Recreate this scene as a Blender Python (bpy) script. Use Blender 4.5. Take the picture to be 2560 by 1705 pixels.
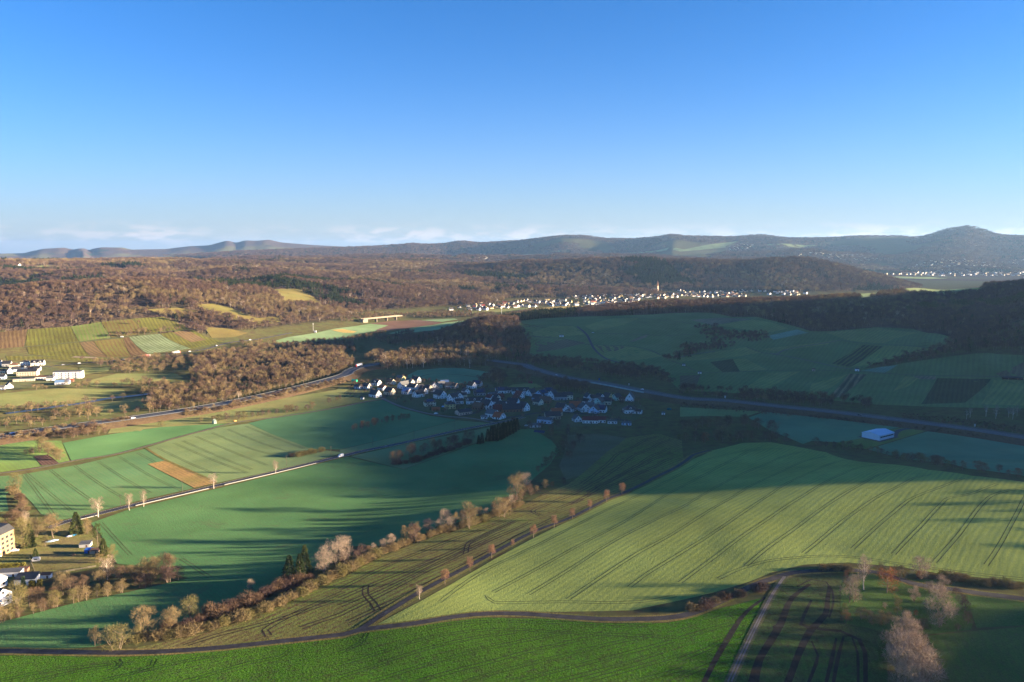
import bpy, math, random
import numpy as np
from mathutils import Vector, Matrix
from mathutils.geometry import delaunay_2d_cdt

for o in list(bpy.data.objects):
    bpy.data.objects.remove(o)
scene = bpy.context.scene
C = scene.collection
rad = math.radians
random.seed(7)
RNG = np.random.default_rng(11)

# ------------------------------------------------------------------ camera, sky, sun, exposure
CAMZ = 180.0                 # metres above the valley floor
FPX = 1971.0                 # focal length in pixels of the 2560 px wide photograph
PITCH = rad(6.71)
SUN_EL, SUN_AZ = rad(8.0), rad(93.5)      # azimuth clockwise from +Y (the view direction)
cam_d = bpy.data.cameras.new('camera')
cam_d.sensor_width = 36.0
cam_d.lens = FPX / 2560 * 36.0
cam_d.clip_start, cam_d.clip_end = 1.0, 90000.0
cam = bpy.data.objects.new('camera', cam_d)
cam.location = (0, 0, CAMZ)
cam.rotation_euler = (math.pi / 2 - PITCH, 0, 0)
C.objects.link(cam)
scene.camera = cam

world = bpy.data.worlds.new('World')
scene.world = world
world.use_nodes = True
wn, wl = world.node_tree.nodes, world.node_tree.links
wn.clear()
w_out = wn.new('ShaderNodeOutputWorld')
w_bg = wn.new('ShaderNodeBackground')
w_sky = wn.new('ShaderNodeTexSky')
w_sky.sky_type = 'NISHITA'
w_sky.sun_disc = False
w_sky.sun_elevation = SUN_EL
w_sky.sun_rotation = SUN_AZ
w_sky.altitude = 2500
w_sky.air_density = 1.0
w_sky.dust_density = 0.0
w_sky.ozone_density = 5.0
w_bg.inputs['Strength'].default_value = 0.05
# a low bank of small clouds far off, just above the horizon
tc = wn.new('ShaderNodeTexCoord')
sep = wn.new('ShaderNodeSeparateXYZ'); wl.new(tc.outputs['Generated'], sep.inputs[0])
mp = wn.new('ShaderNodeMapping'); mp.inputs['Scale'].default_value = (26, 26, 95)
wl.new(tc.outputs['Generated'], mp.inputs[0])
nz = wn.new('ShaderNodeTexNoise'); nz.inputs['Scale'].default_value = 1.0
nz.inputs['Detail'].default_value = 7; nz.inputs['Roughness'].default_value = 0.62
wl.new(mp.outputs[0], nz.inputs['Vector'])
mp2 = wn.new('ShaderNodeMapping'); mp2.inputs['Scale'].default_value = (5, 5, 1)
wl.new(tc.outputs['Generated'], mp2.inputs[0])
nz2 = wn.new('ShaderNodeTexNoise'); nz2.inputs['Scale'].default_value = 1.0; nz2.inputs['Detail'].default_value = 3
wl.new(mp2.outputs[0], nz2.inputs['Vector'])
lo = wn.new('ShaderNodeMapRange'); lo.interpolation_type = 'SMOOTHSTEP'
lo.inputs[1].default_value, lo.inputs[2].default_value = -0.004, 0.012
wl.new(sep.outputs['Z'], lo.inputs[0])
hi = wn.new('ShaderNodeMapRange'); hi.interpolation_type = 'SMOOTHSTEP'
hi.inputs[1].default_value, hi.inputs[2].default_value = 0.034, 0.014
wl.new(sep.outputs['Z'], hi.inputs[0])
th = wn.new('ShaderNodeMapRange'); th.interpolation_type = 'SMOOTHSTEP'
th.inputs[1].default_value, th.inputs[2].default_value = 0.45, 0.60
wl.new(nz.outputs['Fac'], th.inputs[0])
th2 = wn.new('ShaderNodeMapRange')
th2.inputs[1].default_value, th2.inputs[2].default_value = 0.30, 0.55
wl.new(nz2.outputs['Fac'], th2.inputs[0])
def wmul(a, b):
    m = wn.new('ShaderNodeMath'); m.operation = 'MULTIPLY'
    wl.new(a, m.inputs[0])
    if isinstance(b, float): m.inputs[1].default_value = b
    else: wl.new(b, m.inputs[1])
    return m.outputs[0]
cl = wmul(wmul(wmul(lo.outputs[0], hi.outputs[0]), wmul(th.outputs[0], th2.outputs[0])), 0.9)
cmix = wn.new('ShaderNodeMix'); cmix.data_type = 'RGBA'
wl.new(cl, cmix.inputs['Factor'])
# thicker, whiter air towards the horizon
def wmath(op, a, b=0.0):
    m = wn.new('ShaderNodeMath'); m.operation = op
    wl.new(a, m.inputs[0]); m.inputs[1].default_value = b
    return m.outputs[0]
vz = wmath('EXPONENT', wmath('MULTIPLY', wmath('POWER', wmath('MULTIPLY', wmath('MAXIMUM', sep.outputs['Z'], 0.0), 10.0), 1.3), -1.0))
tint = wn.new('ShaderNodeMix'); tint.data_type = 'RGBA'; tint.blend_type = 'MULTIPLY'; tint.inputs['Factor'].default_value = 1.0
wl.new(w_sky.outputs[0], tint.inputs['A']); tint.inputs['B'].default_value = (0.245, 0.390, 0.440, 1)
veil = wn.new('ShaderNodeMix'); veil.data_type = 'RGBA'
wl.new(vz, veil.inputs['Factor']); wl.new(tint.outputs['Result'], veil.inputs['A']); veil.inputs['B'].default_value = (0.87, 0.96, 1.03, 1)
wl.new(veil.outputs['Result'], cmix.inputs['A'])
cmix.inputs['B'].default_value = (1.4, 1.32, 1.35, 1)
wl.new(cmix.outputs['Result'], w_bg.inputs['Color'])
wl.new(w_bg.outputs[0], w_out.inputs['Surface'])

sun_d = bpy.data.lights.new('sun', 'SUN')
sun_d.energy = 2.1
sun_d.angle = rad(0.9)
sun_d.color = (1.0, 0.78, 0.52)
sun = bpy.data.objects.new('sun', sun_d)
sdir = Vector((math.sin(SUN_AZ) * math.cos(SUN_EL), math.cos(SUN_AZ) * math.cos(SUN_EL), math.sin(SUN_EL)))
sun.rotation_euler = sdir.to_track_quat('Z', 'Y').to_euler()
sun.location = (300, -200, 600)
C.objects.link(sun)

vs = scene.view_settings
vs.view_transform = 'Standard'
vs.look = 'None'
vs.exposure = 3.82
vs.gamma = 1.0
vs.use_curve_mapping = False
cy = scene.cycles
cy.max_bounces = 4
cy.diffuse_bounces = 2
cy.glossy_bounces = 1
cy.transmission_bounces = 1
cy.volume_bounces = 0
cy.transparent_max_bounces = 4
cy.use_denoising = True
cy.caustics_reflective = cy.caustics_refractive = False

# ------------------------------------------------------------------ tools
CP, SP = math.cos(PITCH), math.sin(PITCH)
def ray(u, v):
    """azimuth and downward slope of the sight line through a photograph pixel"""
    x = (u - 1280.0) / FPX
    y = (v - 852.5) / FPX
    dx, dy, dz = x, CP - y * SP, -SP - y * CP
    h = math.hypot(dx, dy)
    return math.atan2(dx, dy), -dz / h
def at_depth(u, v, Y):
    a, td = ray(u, v)
    r = Y / math.cos(a)
    return (r * math.sin(a), Y, CAMZ - r * td)
ZR = {1: (0, 540, 2.738), 2: (850, 540, 2.738), 3: (1700, 540, 2.738), 4: (0, 850, 2.738), 5: (850, 850, 2.738),
      6: (1700, 850, 2.738), 7: (0, 1245, 2.738), 8: (850, 1245, 2.738), 9: (1700, 1245, 2.738),
      'A': (860, 900, 5.8875), 'B': (1220, 940, 5.607), 'C': (0, 880, 9.0577), 'D': (0, 1270, 5.407),
      'E': (1100, 690, 4.205), 'F': (1640, 640, 4.205), 'G': (0, 1020, 5.477), 'H': (2000, 1380, 4.205),
      'I': (1640, 900, 5.607), 'J': (2200, 680, 4.9), 'K': (600, 780, 4.205), 'L': (1180, 760, 4.205), 's': (0, 0, 1.0)}
def zp(key, *pts):
    x0, y0, k = ZR[key]
    return [(x0 + p[0] / k, y0 + p[1] / k) for p in pts]

def hash2(ix, iy, seed):
    h = (ix * 374761393 + iy * 668265263 + seed * 1442695041) & 0xFFFFFFFF
    h = ((h ^ (h >> 13)) * 1274126177) & 0xFFFFFFFF
    return ((h ^ (h >> 16)) & 0xFFFF) / 65535.0
def vnoise(x, y, seed=0):
    x = np.asarray(x, float); y = np.asarray(y, float)
    ix, iy = np.floor(x).astype(np.int64), np.floor(y).astype(np.int64)
    fx, fy = x - ix, y - iy
    fx = fx * fx * fx * (fx * (fx * 6 - 15) + 10); fy = fy * fy * fy * (fy * (fy * 6 - 15) + 10)
    a, b = hash2(ix, iy, seed), hash2(ix + 1, iy, seed)
    c, d = hash2(ix, iy + 1, seed), hash2(ix + 1, iy + 1, seed)
    return (a + (b - a) * fx) * (1 - fy) + (c + (d - c) * fx) * fy
def fbm(x, y, seed=0, n=4):
    s, a, t = 0, 0.5, 0
    for i in range(n):
        s = s + a * vnoise(x * 2 ** i, y * 2 ** i, seed + i * 17); t += a; a *= 0.5
    return s / t

# ------------------------------------------------------------------ the lie of the land
# each ridge: crest points (u, v, depth) or world (x, y, z); widths in front and behind; plateau half-width; roughness
def crest(pts, drop=12.0):
    out = []
    for u, v, Y in pts:
        x, y, z = at_depth(u, v, Y)
        out.append((x, y, max(2.0, z - drop)))
    return out
RIDGES = [
  # foreground spur carrying the two big fields
  dict(p=[(-520, 235, 4), (-250, 275, 11), (0, 335, 20), (160, 415, 25), (330, 480, 30), (640, 470, 42)], wf=210, wb=190, c=25, rough=0.0),
  # bank under the long hedge; next, an unseen ridge shaped to shade the lower right
  dict(p=[(-200, 285, 5), (-130, 325, 10), (-55, 395, 12.5), (0, 450, 13), (50, 540, 10), (100, 630, 5)], wf=240, wb=70, c=14, rough=0.0),
  dict(p=[(300, 130, 38), (430, 220, 54), (470, 295, 55), (640, 285, 54)], wf=190, wb=75, c=20, rough=0.05),
  # hill off to the right that shades the village
  dict(p=[(990, 550, 140), (1005, 670, 154), (1055, 830, 160), (1080, 930, 150), (1100, 1040, 152), (1150, 1200, 166), (1180, 1300, 206), (1200, 1420, 205), (1230, 1520, 148), (1250, 1650, 120)], wf=120, wb=420, wx=350, c=40, rough=0.06),
  dict(p=[(1120, 1050, 178), (820, 1150, 84), (700, 1180, 52)], wf=240, wb=300, c=0, rough=0.15),
  # vineyard hill with the wooded knob at its end
  dict(p=crest([(1252, 800, 1440), (1290, 797, 1470), (1500, 774, 1600), (1700, 757, 1700), (1950, 748, 1700), (2200, 737, 1700), (2560, 706, 1850)], 11) + [(1500, 1950, 70)], wf=640, wb=520, c=20, rough=0.07, wv=[150, 230, 470, 620, 780, 860, 980, 700], wbv=[130, 220, 420, 520, 520, 520, 520, 500]),
  dict(p=crest([(1248, 804, 1425), (1235, 806, 1432)], 4), wf=170, wb=150, c=8, rough=0.05),
  # left vineyard and wood
  dict(p=crest([(55, 730, 1800), (120, 713, 1830), (200, 706, 1870), (330, 699, 1930), (480, 706, 2050), (620, 714, 2350)]), wf=640, wb=500, c=20, rough=0.12, wv=[330, 480, 600, 640, 640, 640], wbv=[300, 400, 500, 500, 500, 500]),
  dict(p=crest([(470, 706, 2300), (700, 690, 2450), (850, 697, 2550), (1000, 718, 2600), (1110, 745, 2550)]), wf=620, wb=600, c=20, rough=0.30),
  dict(p=crest([(700, 690, 2450), (720, 735, 2150), (740, 780, 1960)]), wf=200, wb=200, c=0, rough=0.2),
  dict(p=crest([(900, 700, 2550), (915, 735, 2330), (930, 770, 2120)]), wf=210, wb=210, c=0, rough=0.2),
  dict(p=crest([(-300, 672, 2900), (0, 668, 3000), (300, 672, 3000), (700, 668, 3200), (1000, 680, 3300)]), wf=700, wb=700, c=60, rough=0.28),
  dict(p=crest([(-300, 652, 3900), (0, 652, 3900), (400, 653, 4200), (800, 652, 4500), (1100, 661, 4500), (1250, 668, 4200)]), wf=900, wb=1200, c=500, rough=0.22),
  # the long wooded hill behind the far town and its spurs
  dict(p=crest([(1180, 668, 3900), (1330, 655, 3800), (1500, 650, 3700), (1750, 648, 3600), (1900, 648, 3520), (2020, 653, 3480), (2090, 672, 3440)]), wf=620, wb=520, c=30, rough=0.12, wv=[620, 620, 620, 620, 600, 480, 400]),
  dict(p=crest([(1610, 655, 3620), (1655, 685, 3300), (1700, 722, 3030)], 26), wf=260, wb=260, c=0, rough=0.2),
  dict(p=crest([(1340, 660, 3750), (1390, 690, 3350), (1440, 718, 3080)], 26), wf=230, wb=230, c=0, rough=0.2),
  dict(p=crest([(1185, 670, 3850), (1170, 690, 3450), (1180, 708, 3250)], 26), wf=230, wb=230, c=0, rough=0.2),
  dict(p=crest([(2000, 655, 3480), (2040, 690, 3220), (2080, 722, 3050)], 26), wf=240, wb=240, c=0, rough=0.15),
  dict(p=crest([(1100, 705, 2900), (1300, 714, 2900), (1520, 724, 2900)], 8), wf=420, wb=350, c=30, rough=0.2),
  # low far hills, then the high ones
  dict(p=crest([(700, 645, 6200), (900, 640, 6500), (1200, 642, 6500), (1600, 636, 6200), (1850, 640, 6200)], 8), wf=1500, wb=1600, c=200, rough=0.3),
  dict(p=crest([(1800, 632, 7000), (2000, 628, 6800), (2200, 640, 6300), (2330, 655, 6000)], 8), wf=900, wb=1400, c=100, rough=0.3),
  dict(p=crest([(600, 626, 9600), (900, 615, 10000), (1000, 609, 10300), (1033, 605, 10300), (1070, 608, 10300), (1120, 606, 10500), (1153, 600, 10500), (1200, 605, 10300), (1300, 600, 10000), (1405, 589, 9600), (1452, 588, 9600), (1507, 595, 9500), (1580, 595, 9400), (1640, 590, 9200), (1679, 583, 9000), (1708, 586, 9000), (1766, 587, 9000), (1820, 589, 9000), (1926, 595, 9000), (2080, 593, 8800), (2156, 587, 8600), (2248, 586, 8400), (2284, 590, 8300), (2360, 582, 8000), (2416, 575, 7900), (2467, 584, 7900), (2560, 588, 7800), (2800, 600, 7600)], 5), wf=2300, wb=2500, c=0, rough=0.06, far=1),
  dict(p=crest([(2416, 578, 7900), (2380, 610, 6800), (2340, 640, 6000)], 5), wf=700, wb=700, c=0, rough=0.2),
  dict(p=crest([(1900, 598, 9000), (1950, 618, 7800), (1980, 630, 7000)], 5), wf=800, wb=800, c=0, rough=0.2),
  dict(p=crest([(-300, 640, 15000), (0, 632, 15000), (60, 631, 15000), (110, 620, 15000), (160, 617, 15000), (185, 622, 15000), (208, 618, 14500), (225, 624, 15000), (256, 616, 15000), (310, 617, 15000), (329, 622, 15000), (420, 620, 15000), (475, 613, 15000), (520, 611, 15000), (545, 604, 15000), (566, 599, 15000), (588, 605, 15000), (613, 599, 15000), (645, 600, 15000), (672, 597, 15000), (701, 604, 15000), (780, 611, 15000), (860, 615, 15000), (1000, 620, 15000)], 0), wf=2600, wb=2600, c=0, rough=0.02, far=1),
]
def ridge_z(R, x, y):
    best = np.zeros_like(x)
    P = R['p']
    if R.get('far'):
        Q = np.array(P); q = np.clip(x / np.maximum(y, 1.0), -3, 3); cq = Q[:, 0] / Q[:, 1]
        qs = np.linspace(cq[0], cq[-1], 1500); zs = np.interp(qs, cq, Q[:, 2]); kk = np.hanning(25); kk /= kk.sum()
        zs = np.convolve(np.pad(zs, 12, mode='edge'), kk, 'valid')
        wob = (fbm(x / 900, y / 900, 44, 3) - 0.5) * 0.035 * np.clip(np.abs(y - np.interp(q, cq, Q[:, 1])) / 500, 0, 1)
        Yc, Zc = np.interp(q, cq, Q[:, 1]), np.interp(q + wob, qs, zs)
        end = np.clip(1 - np.maximum(cq[0] - q, q - cq[-1]) / 0.25, 0, 1)
        s = np.clip(np.abs(y - Yc) / R['wf'], 0, 1)
        return np.where(y > 2000, Zc * 0.5 * (1 + np.cos(np.pi * s)) * np.minimum(end, 1), 0)
    for i, ((ax, ay, az), (bx, by, bz)) in enumerate(zip(P[:-1], P[1:])):
        ex, ey = bx - ax, by - ay
        L2 = ex * ex + ey * ey
        t = np.clip(((x - ax) * ex + (y - ay) * ey) / L2, 0, 1)
        px, py = ax + t * ex, ay + t * ey
        d = np.hypot(x - px, y - py)
        side = 0.5 + 0.5 * np.clip((y - py) / (d + 1.0) * 1.6, -1, 1)
        wf = R['wf'] if 'wv' not in R else R['wv'][i] + (R['wv'][i + 1] - R['wv'][i]) * t
        wb = R['wb'] if 'wbv' not in R else R['wbv'][i] + (R['wbv'][i + 1] - R['wbv'][i]) * t
        w = wf + (wb - wf) * side
        if 'wx' in R:
            w = R['wx'] + (w - R['wx']) * np.clip((py - y) / (d + 1e-6), 0, 1) ** 2
        s = np.clip(np.maximum(d - R['c'], 0) / w, 0, 1)
        z = (az + (bz - az) * t) * 0.5 * (1 + np.cos(np.pi * s))
        best = np.maximum(best, z)
    return best
def height(x, y):
    x = np.asarray(x, float); y = np.asarray(y, float)
    acc = np.zeros_like(x)
    n1 = fbm(x / 420 + 3.1, y / 420 + 8.2, 5, 3) - 0.5
    n2 = fbm(x / 1700 + 1.7, y / 1700 + 2.3, 9, 4) - 0.5
    for R in RIDGES:
        z = ridge_z(R, x, y)
        if R['rough']:
            z = z * (1 + R['rough'] * (3.2 * n2 if R.get('far') else 2.4 * n1))
        acc += np.maximum(z, 0) ** 5
    z = acc ** 0.2
    r = np.hypot(x, y)
    z = z + 1.2 * (fbm(x / 90, y / 90, 21, 2) - 0.5) * np.clip(z / 12, 0.1, 1)
    return z - np.clip((r - 4200) / 4000, 0, 1) * 15.0

def steps(a, b, s):
    n = max(1, int(round((b - a) / s)))
    return [a + (b - a) * i / n for i in range(n)]
AZ = np.radians(np.array(steps(-180, -100, 4) + steps(-100, -37, 1.5) + steps(-37, 37, 0.14) + steps(37, 100, 0.5) + steps(100, 180, 4) + [180]))
NR = 585
RR = 30 * np.exp(np.linspace(0, math.log(31000 / 30), NR))
GA, GR = np.meshgrid(AZ, RR, indexing='ij')
GX, GY = GR * np.sin(GA), GR * np.cos(GA)
GZ = height(GX, GY)
LR0, LRD = math.log(30), math.log(31000 / 30) / (NR - 1)
def ground(x, y):
    """height of the terrain mesh"""
    x = np.asarray(x, float); y = np.asarray(y, float)
    a = np.arctan2(x, y); r = np.maximum(np.hypot(x, y), 30.001)
    i = np.clip(np.searchsorted(AZ, a) - 1, 0, len(AZ) - 2)
    fa = (a - AZ[i]) / (AZ[i + 1] - AZ[i])
    j = np.clip(((np.log(r) - LR0) / LRD).astype(int), 0, NR - 2)
    fr = np.clip((r - RR[j]) / (RR[j + 1] - RR[j]), 0, 1)
    return (GZ[i, j] * (1 - fa) + GZ[i + 1, j] * fa) * (1 - fr) + (GZ[i, j + 1] * (1 - fa) + GZ[i + 1, j + 1] * fa) * fr
def gz(x, y):
    return float(ground(np.array([x]), np.array([y]))[0])
def hit(u, v, lift=0.0):
    """where the sight line through a photograph pixel meets the land"""
    a, td = ray(u, v)
    i = int(np.clip(np.searchsorted(AZ, a) - 1, 0, len(AZ) - 2))
    f = (a - AZ[i]) / (AZ[i + 1] - AZ[i])
    prof = GZ[i] * (1 - f) + GZ[i + 1] * f + lift
    diff = prof - (CAMZ - RR * td)
    k = np.nonzero(diff > 0)[0]
    if len(k) == 0:
        r = RR[int(np.argmax(diff[RR < 14000]))]
    else:
        k = k[0]
        if k == 0: r = RR[0]
        else: r = RR[k - 1] + (RR[k] - RR[k - 1]) * (-diff[k - 1]) / (diff[k] - diff[k - 1])
    return r * math.sin(a), r * math.cos(a)
def hits(px): return [hit(u, v) for u, v in px]
def in_poly(x, y, poly):
    x = np.asarray(x, float); y = np.asarray(y, float)
    ins = np.zeros(x.shape, bool)
    n = len(poly)
    for i in range(n):
        (x1, y1), (x2, y2) = poly[i], poly[(i + 1) % n]
        c = ((y1 > y) != (y2 > y)) & (x < (x2 - x1) * (y - y1) / (y2 - y1 + 1e-12) + x1)
        ins ^= c
    return ins
def smooth_line(pts, step=6.0):
    P = [np.array(p, float) for p in pts]
    P = [2 * P[0] - P[1]] + P + [2 * P[-1] - P[-2]]
    out = []
    for i in range(1, len(P) - 2):
        n = max(1, int(np.linalg.norm(P[i + 1] - P[i]) / step))
        for k in range(n):
            t = k / n
            out.append(0.5 * (2 * P[i] + (P[i + 1] - P[i - 1]) * t + (2 * P[i - 1] - 5 * P[i] + 4 * P[i + 1] - P[i + 2]) * t * t + (3 * P[i] - P[i - 1] - 3 * P[i + 1] + P[i + 2]) * t ** 3))
    out.append(P[-2])
    return [(float(p[0]), float(p[1])) for p in out]

def mesh_from(name, verts, faces, mats=(), mat_idx=None, smooth=False):
    me = bpy.data.meshes.new(name)
    verts = np.asarray(verts, np.float32).reshape(-1, 3)
    if isinstance(faces, np.ndarray):
        n, k = faces.shape
        me.vertices.add(len(verts)); me.vertices.foreach_set('co', verts.ravel())
        me.loops.add(n * k); me.loops.foreach_set('vertex_index', faces.astype(np.int32).ravel())
        me.polygons.add(n); me.polygons.foreach_set('loop_start', np.arange(0, n * k, k, dtype=np.int32))
        if mat_idx is not None: me.polygons.foreach_set('material_index', np.asarray(mat_idx, np.int32))
        if smooth: me.polygons.foreach_set('use_smooth', np.ones(n, bool))
        me.update(calc_edges=True)
    else:
        me.from_pydata(verts.tolist(), [], [list(f) for f in faces])
        if mat_idx is not None: me.polygons.foreach_set('material_index', np.asarray(mat_idx, np.int32))
        if smooth: me.polygons.foreach_set('use_smooth', np.ones(len(me.polygons), bool))
        me.update()
    for m in mats: me.materials.append(m)
    return me
def link(name, data, parent=None, loc=None, rz=None, scale=None):
    o = bpy.data.objects.new(name, data)
    if parent: o.parent = parent
    if loc is not None: o.location = loc
    if rz is not None: o.rotation_euler = (0, 0, rz)
    if scale is not None: o.scale = (scale, scale, scale) if not hasattr(scale, '__len__') else scale
    C.objects.link(o)
    return o
def tag(o, label=None, cat=None, group=None, kind=None):
    if label: o['label'] = label
    if cat: o['category'] = cat
    if group: o['group'] = group
    if kind: o['kind'] = kind
    return o

# ------------------------------------------------------------------ materials
class NT:
    def __init__(s, name):
        s.m = bpy.data.materials.new(name); s.m.use_nodes = True
        s.t = s.m.node_tree; s.n = s.t.nodes; s.l = s.t.links; s.n.clear()
        s.out = s.n.new('ShaderNodeOutputMaterial')
    def new(s, typ, **kw):
        nd = s.n.new('ShaderNode' + typ)
        for k, v in kw.items(): setattr(nd, k, v)
        return nd
    def put(s, sock, v):
        if hasattr(v, 'is_linked') or hasattr(v, 'links'): s.l.new(v, sock)
        elif isinstance(v, (tuple, list)) and len(v) == 3 and sock.type == 'RGBA': sock.default_value = (*v, 1)
        else: sock.default_value = v
    def math(s, op, a, b=0.0, clamp=False):
        nd = s.new('Math', operation=op, use_clamp=clamp); s.put(nd.inputs[0], a); s.put(nd.inputs[1], b); return nd.outputs[0]
    def mix(s, f, a, b, blend='MIX'):
        nd = s.new('Mix', data_type='RGBA', blend_type=blend); s.put(nd.inputs['Factor'], f); s.put(nd.inputs['A'], a); s.put(nd.inputs['B'], b); return nd.outputs['Result']
    def noise(s, vec, scale, detail=3, rough=0.55, dist=0.0):
        nd = s.new('TexNoise'); s.l.new(vec, nd.inputs['Vector']); nd.inputs['Scale'].default_value = scale
        nd.inputs['Detail'].default_value = detail; nd.inputs['Roughness'].default_value = rough; nd.inputs['Distortion'].default_value = dist
        return nd.outputs['Fac']
    def range(s, v, a, b, c=0.0, d=1.0):
        nd = s.new('MapRange'); s.put(nd.inputs[0], v)
        for i, q in enumerate((a, b, c, d)): nd.inputs[i + 1].default_value = q
        return nd.outputs[0]
    def pos(s):
        return s.new('NewGeometry').outputs['Position']
    def rot(s, vec, ang):
        nd = s.new('VectorRotate', rotation_type='Z_AXIS'); s.l.new(vec, nd.inputs['Vector']); nd.inputs['Angle'].default_value = ang; return nd.outputs[0]
    def xyz(s, vec):
        nd = s.new('SeparateXYZ'); s.l.new(vec, nd.inputs[0]); return nd.outputs
    def bump(s, h, strength, dist):
        nd = s.new('Bump'); s.l.new(h, nd.inputs['Height']); nd.inputs['Strength'].default_value = strength; nd.inputs['Distance'].default_value = dist; return nd.outputs[0]
    def finish(s, col, rough=0.9, spec=0.1, normal=None, metal=0.0):
        b = s.new('BsdfPrincipled'); s.put(b.inputs['Base Color'], col); b.inputs['Roughness'].default_value = rough
        b.inputs['Specular IOR Level'].default_value = spec; b.inputs['Metallic'].default_value = metal
        if normal is not None: s.l.new(normal, b.inputs['Normal'])
        s.l.new(b.outputs[0], s.out.inputs['Surface']); return s.m
    def diffuse(s, col, normal=None):
        b = s.new('BsdfDiffuse'); s.put(b.inputs['Color'], col); b.inputs['Roughness'].default_value = 0.6
        if normal is not None: s.l.new(normal, b.inputs['Normal'])
        s.l.new(b.outputs[0], s.out.inputs['Surface']); return s.m
MATS = {}
def plain(name, col, rough=0.8, spec=0.2, var=0.0, scale=1.0, metal=0.0):
    if name in MATS: return MATS[name]
    t = NT(name)
    c = col
    if var:
        n = t.noise(t.pos(), scale, 3)
        c = t.mix(t.range(n, 0.3, 0.7), tuple(q * (1 - var) for q in col), tuple(min(1, q * (1 + var)) for q in col))
    MATS[name] = t.finish(c, rough, spec, None, metal)
    return MATS[name]
def crop(name, a, b, soil=(0.10, 0.075, 0.05), ang=0.0, row=1.2, rows=0.25, patch=0.3, pscale=0.02, bare=0.15, bump=0.6, wob=0.4):
    """growing crop or grass: two greens in patches, drill rows along one direction, soil showing between"""
    if name in MATS: return MATS[name]
    a, b = tuple(q * 1.5 for q in a), tuple(q * 1.5 for q in b); soil = tuple(q * 1.35 for q in soil)
    t = NT(name)
    p = t.pos()
    n1 = t.noise(p, pscale, 4, 0.6)
    n2 = t.noise(p, 0.45, 3, 0.65)
    col = t.mix(t.range(n1, 0.35, 0.65), a, b)
    q = t.rot(p, ang)
    X = t.xyz(q)[0]
    wx = t.math('ADD', X, t.math('MULTIPLY', t.noise(p, 0.02, 2), wob * row * 3))
    s = t.math('SINE', t.math('MULTIPLY', wx, 2 * math.pi / row))
    st = t.new('Mapping'); t.l.new(q, st.inputs[0]); st.inputs['Scale'].default_value = (0.55, 0.03, 0.1)
    streak = t.noise(st.outputs[0], 1.0, 3, 0.6)
    f = t.math('ADD', t.math('MULTIPLY', t.range(s, -1, 1), rows), t.math('MULTIPLY', t.range(n2, 0.45, 0.75), bare * 1.6))
    f = t.math('ADD', f, t.math('MULTIPLY', t.range(streak, 0.45, 0.7), rows * 0.9), True)
    col = t.mix(f, col, soil)
    blot = t.noise(p, 0.035, 4, 0.65, 0.6)
    col = t.mix(t.math('MULTIPLY', t.range(blot, 0.60, 0.74), 0.45), col, soil)
    col = t.mix(1.0, col, t.range(t.noise(p, 0.014, 3, 0.6), 0.3, 0.7, 0.80, 1.16), 'MULTIPLY')
    v = t.range(t.noise(p, 1.6, 2, 0.7), 0.2, 0.8, 1 - patch, 1 + patch)
    col = t.mix(1.0, col, v, 'MULTIPLY')
    hgt = t.math('ADD', t.noise(p, 1.1, 3, 0.7), t.math('MULTIPLY', s, 0.12 * rows))
    MATS[name] = t.diffuse(col, t.bump(hgt, bump, 0.5))
    return MATS[name]
# ------------------------------------------------------------------ draped sheets and strips
OPEN = []          # outlines of open land, in world metres
def sheet_mesh(name, poly, mat, layer):
    P = np.array(poly)
    dist = float(np.hypot(P[:, 0], P[:, 1]).mean())
    g = min(80.0, max(4.5, dist / 100))
    ring = []
    n = len(P)
    for i in range(n):
        a, b = P[i], P[(i + 1) % n]
        k = max(1, int(np.linalg.norm(b - a) / g))
        for j in range(k): ring.append(a + (b - a) * j / k)
    ring = np.array(ring)
    x0, y0 = ring.min(0); x1, y1 = ring.max(0)
    gx, gy = np.meshgrid(np.arange(x0 + g / 2, x1, g), np.arange(y0 + g / 2, y1, g))
    gx, gy = gx.ravel(), gy.ravel()
    m = in_poly(gx, gy, ring.tolist())
    pts = [Vector((float(a), float(b))) for a, b in ring] + [Vector((float(a), float(b))) for a, b in zip(gx[m], gy[m])]
    res = delaunay_2d_cdt(pts, [], [list(range(len(ring)))], 1, 1e-3)
    V = np.array([(v.x, v.y) for v in res[0]])
    z = ground(V[:, 0], V[:, 1]) + 0.06 + 0.04 * layer + np.hypot(V[:, 0], V[:, 1]) * 6e-5 * (1 + 0.5 * layer)
    tri = [f if (V[f[1]][0] - V[f[0]][0]) * (V[f[2]][1] - V[f[0]][1]) - (V[f[1]][1] - V[f[0]][1]) * (V[f[2]][0] - V[f[0]][0]) > 0 else f[::-1] for f in res[2] if len(f) == 3]
    return mesh_from(name, np.column_stack([V, z]), np.array(tri, np.int32), [mat], smooth=True)
def row_ang(a, b):
    (x1, y1), (x2, y2) = hit(*a), hit(*b)
    f = math.atan2(y2 - y1, x2 - x1)
    return math.atan2(-math.cos(f), -math.sin(f))
def land(name, px, mat, layer=0, label=None, open_=True, world_poly=None):
    poly = world_poly or hits(px)
    if open_: OPEN.append(poly)
    o = link(name, sheet_mesh(name, poly, mat, layer))
    tag(o, label, None, None, 'structure')
    return o
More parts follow.
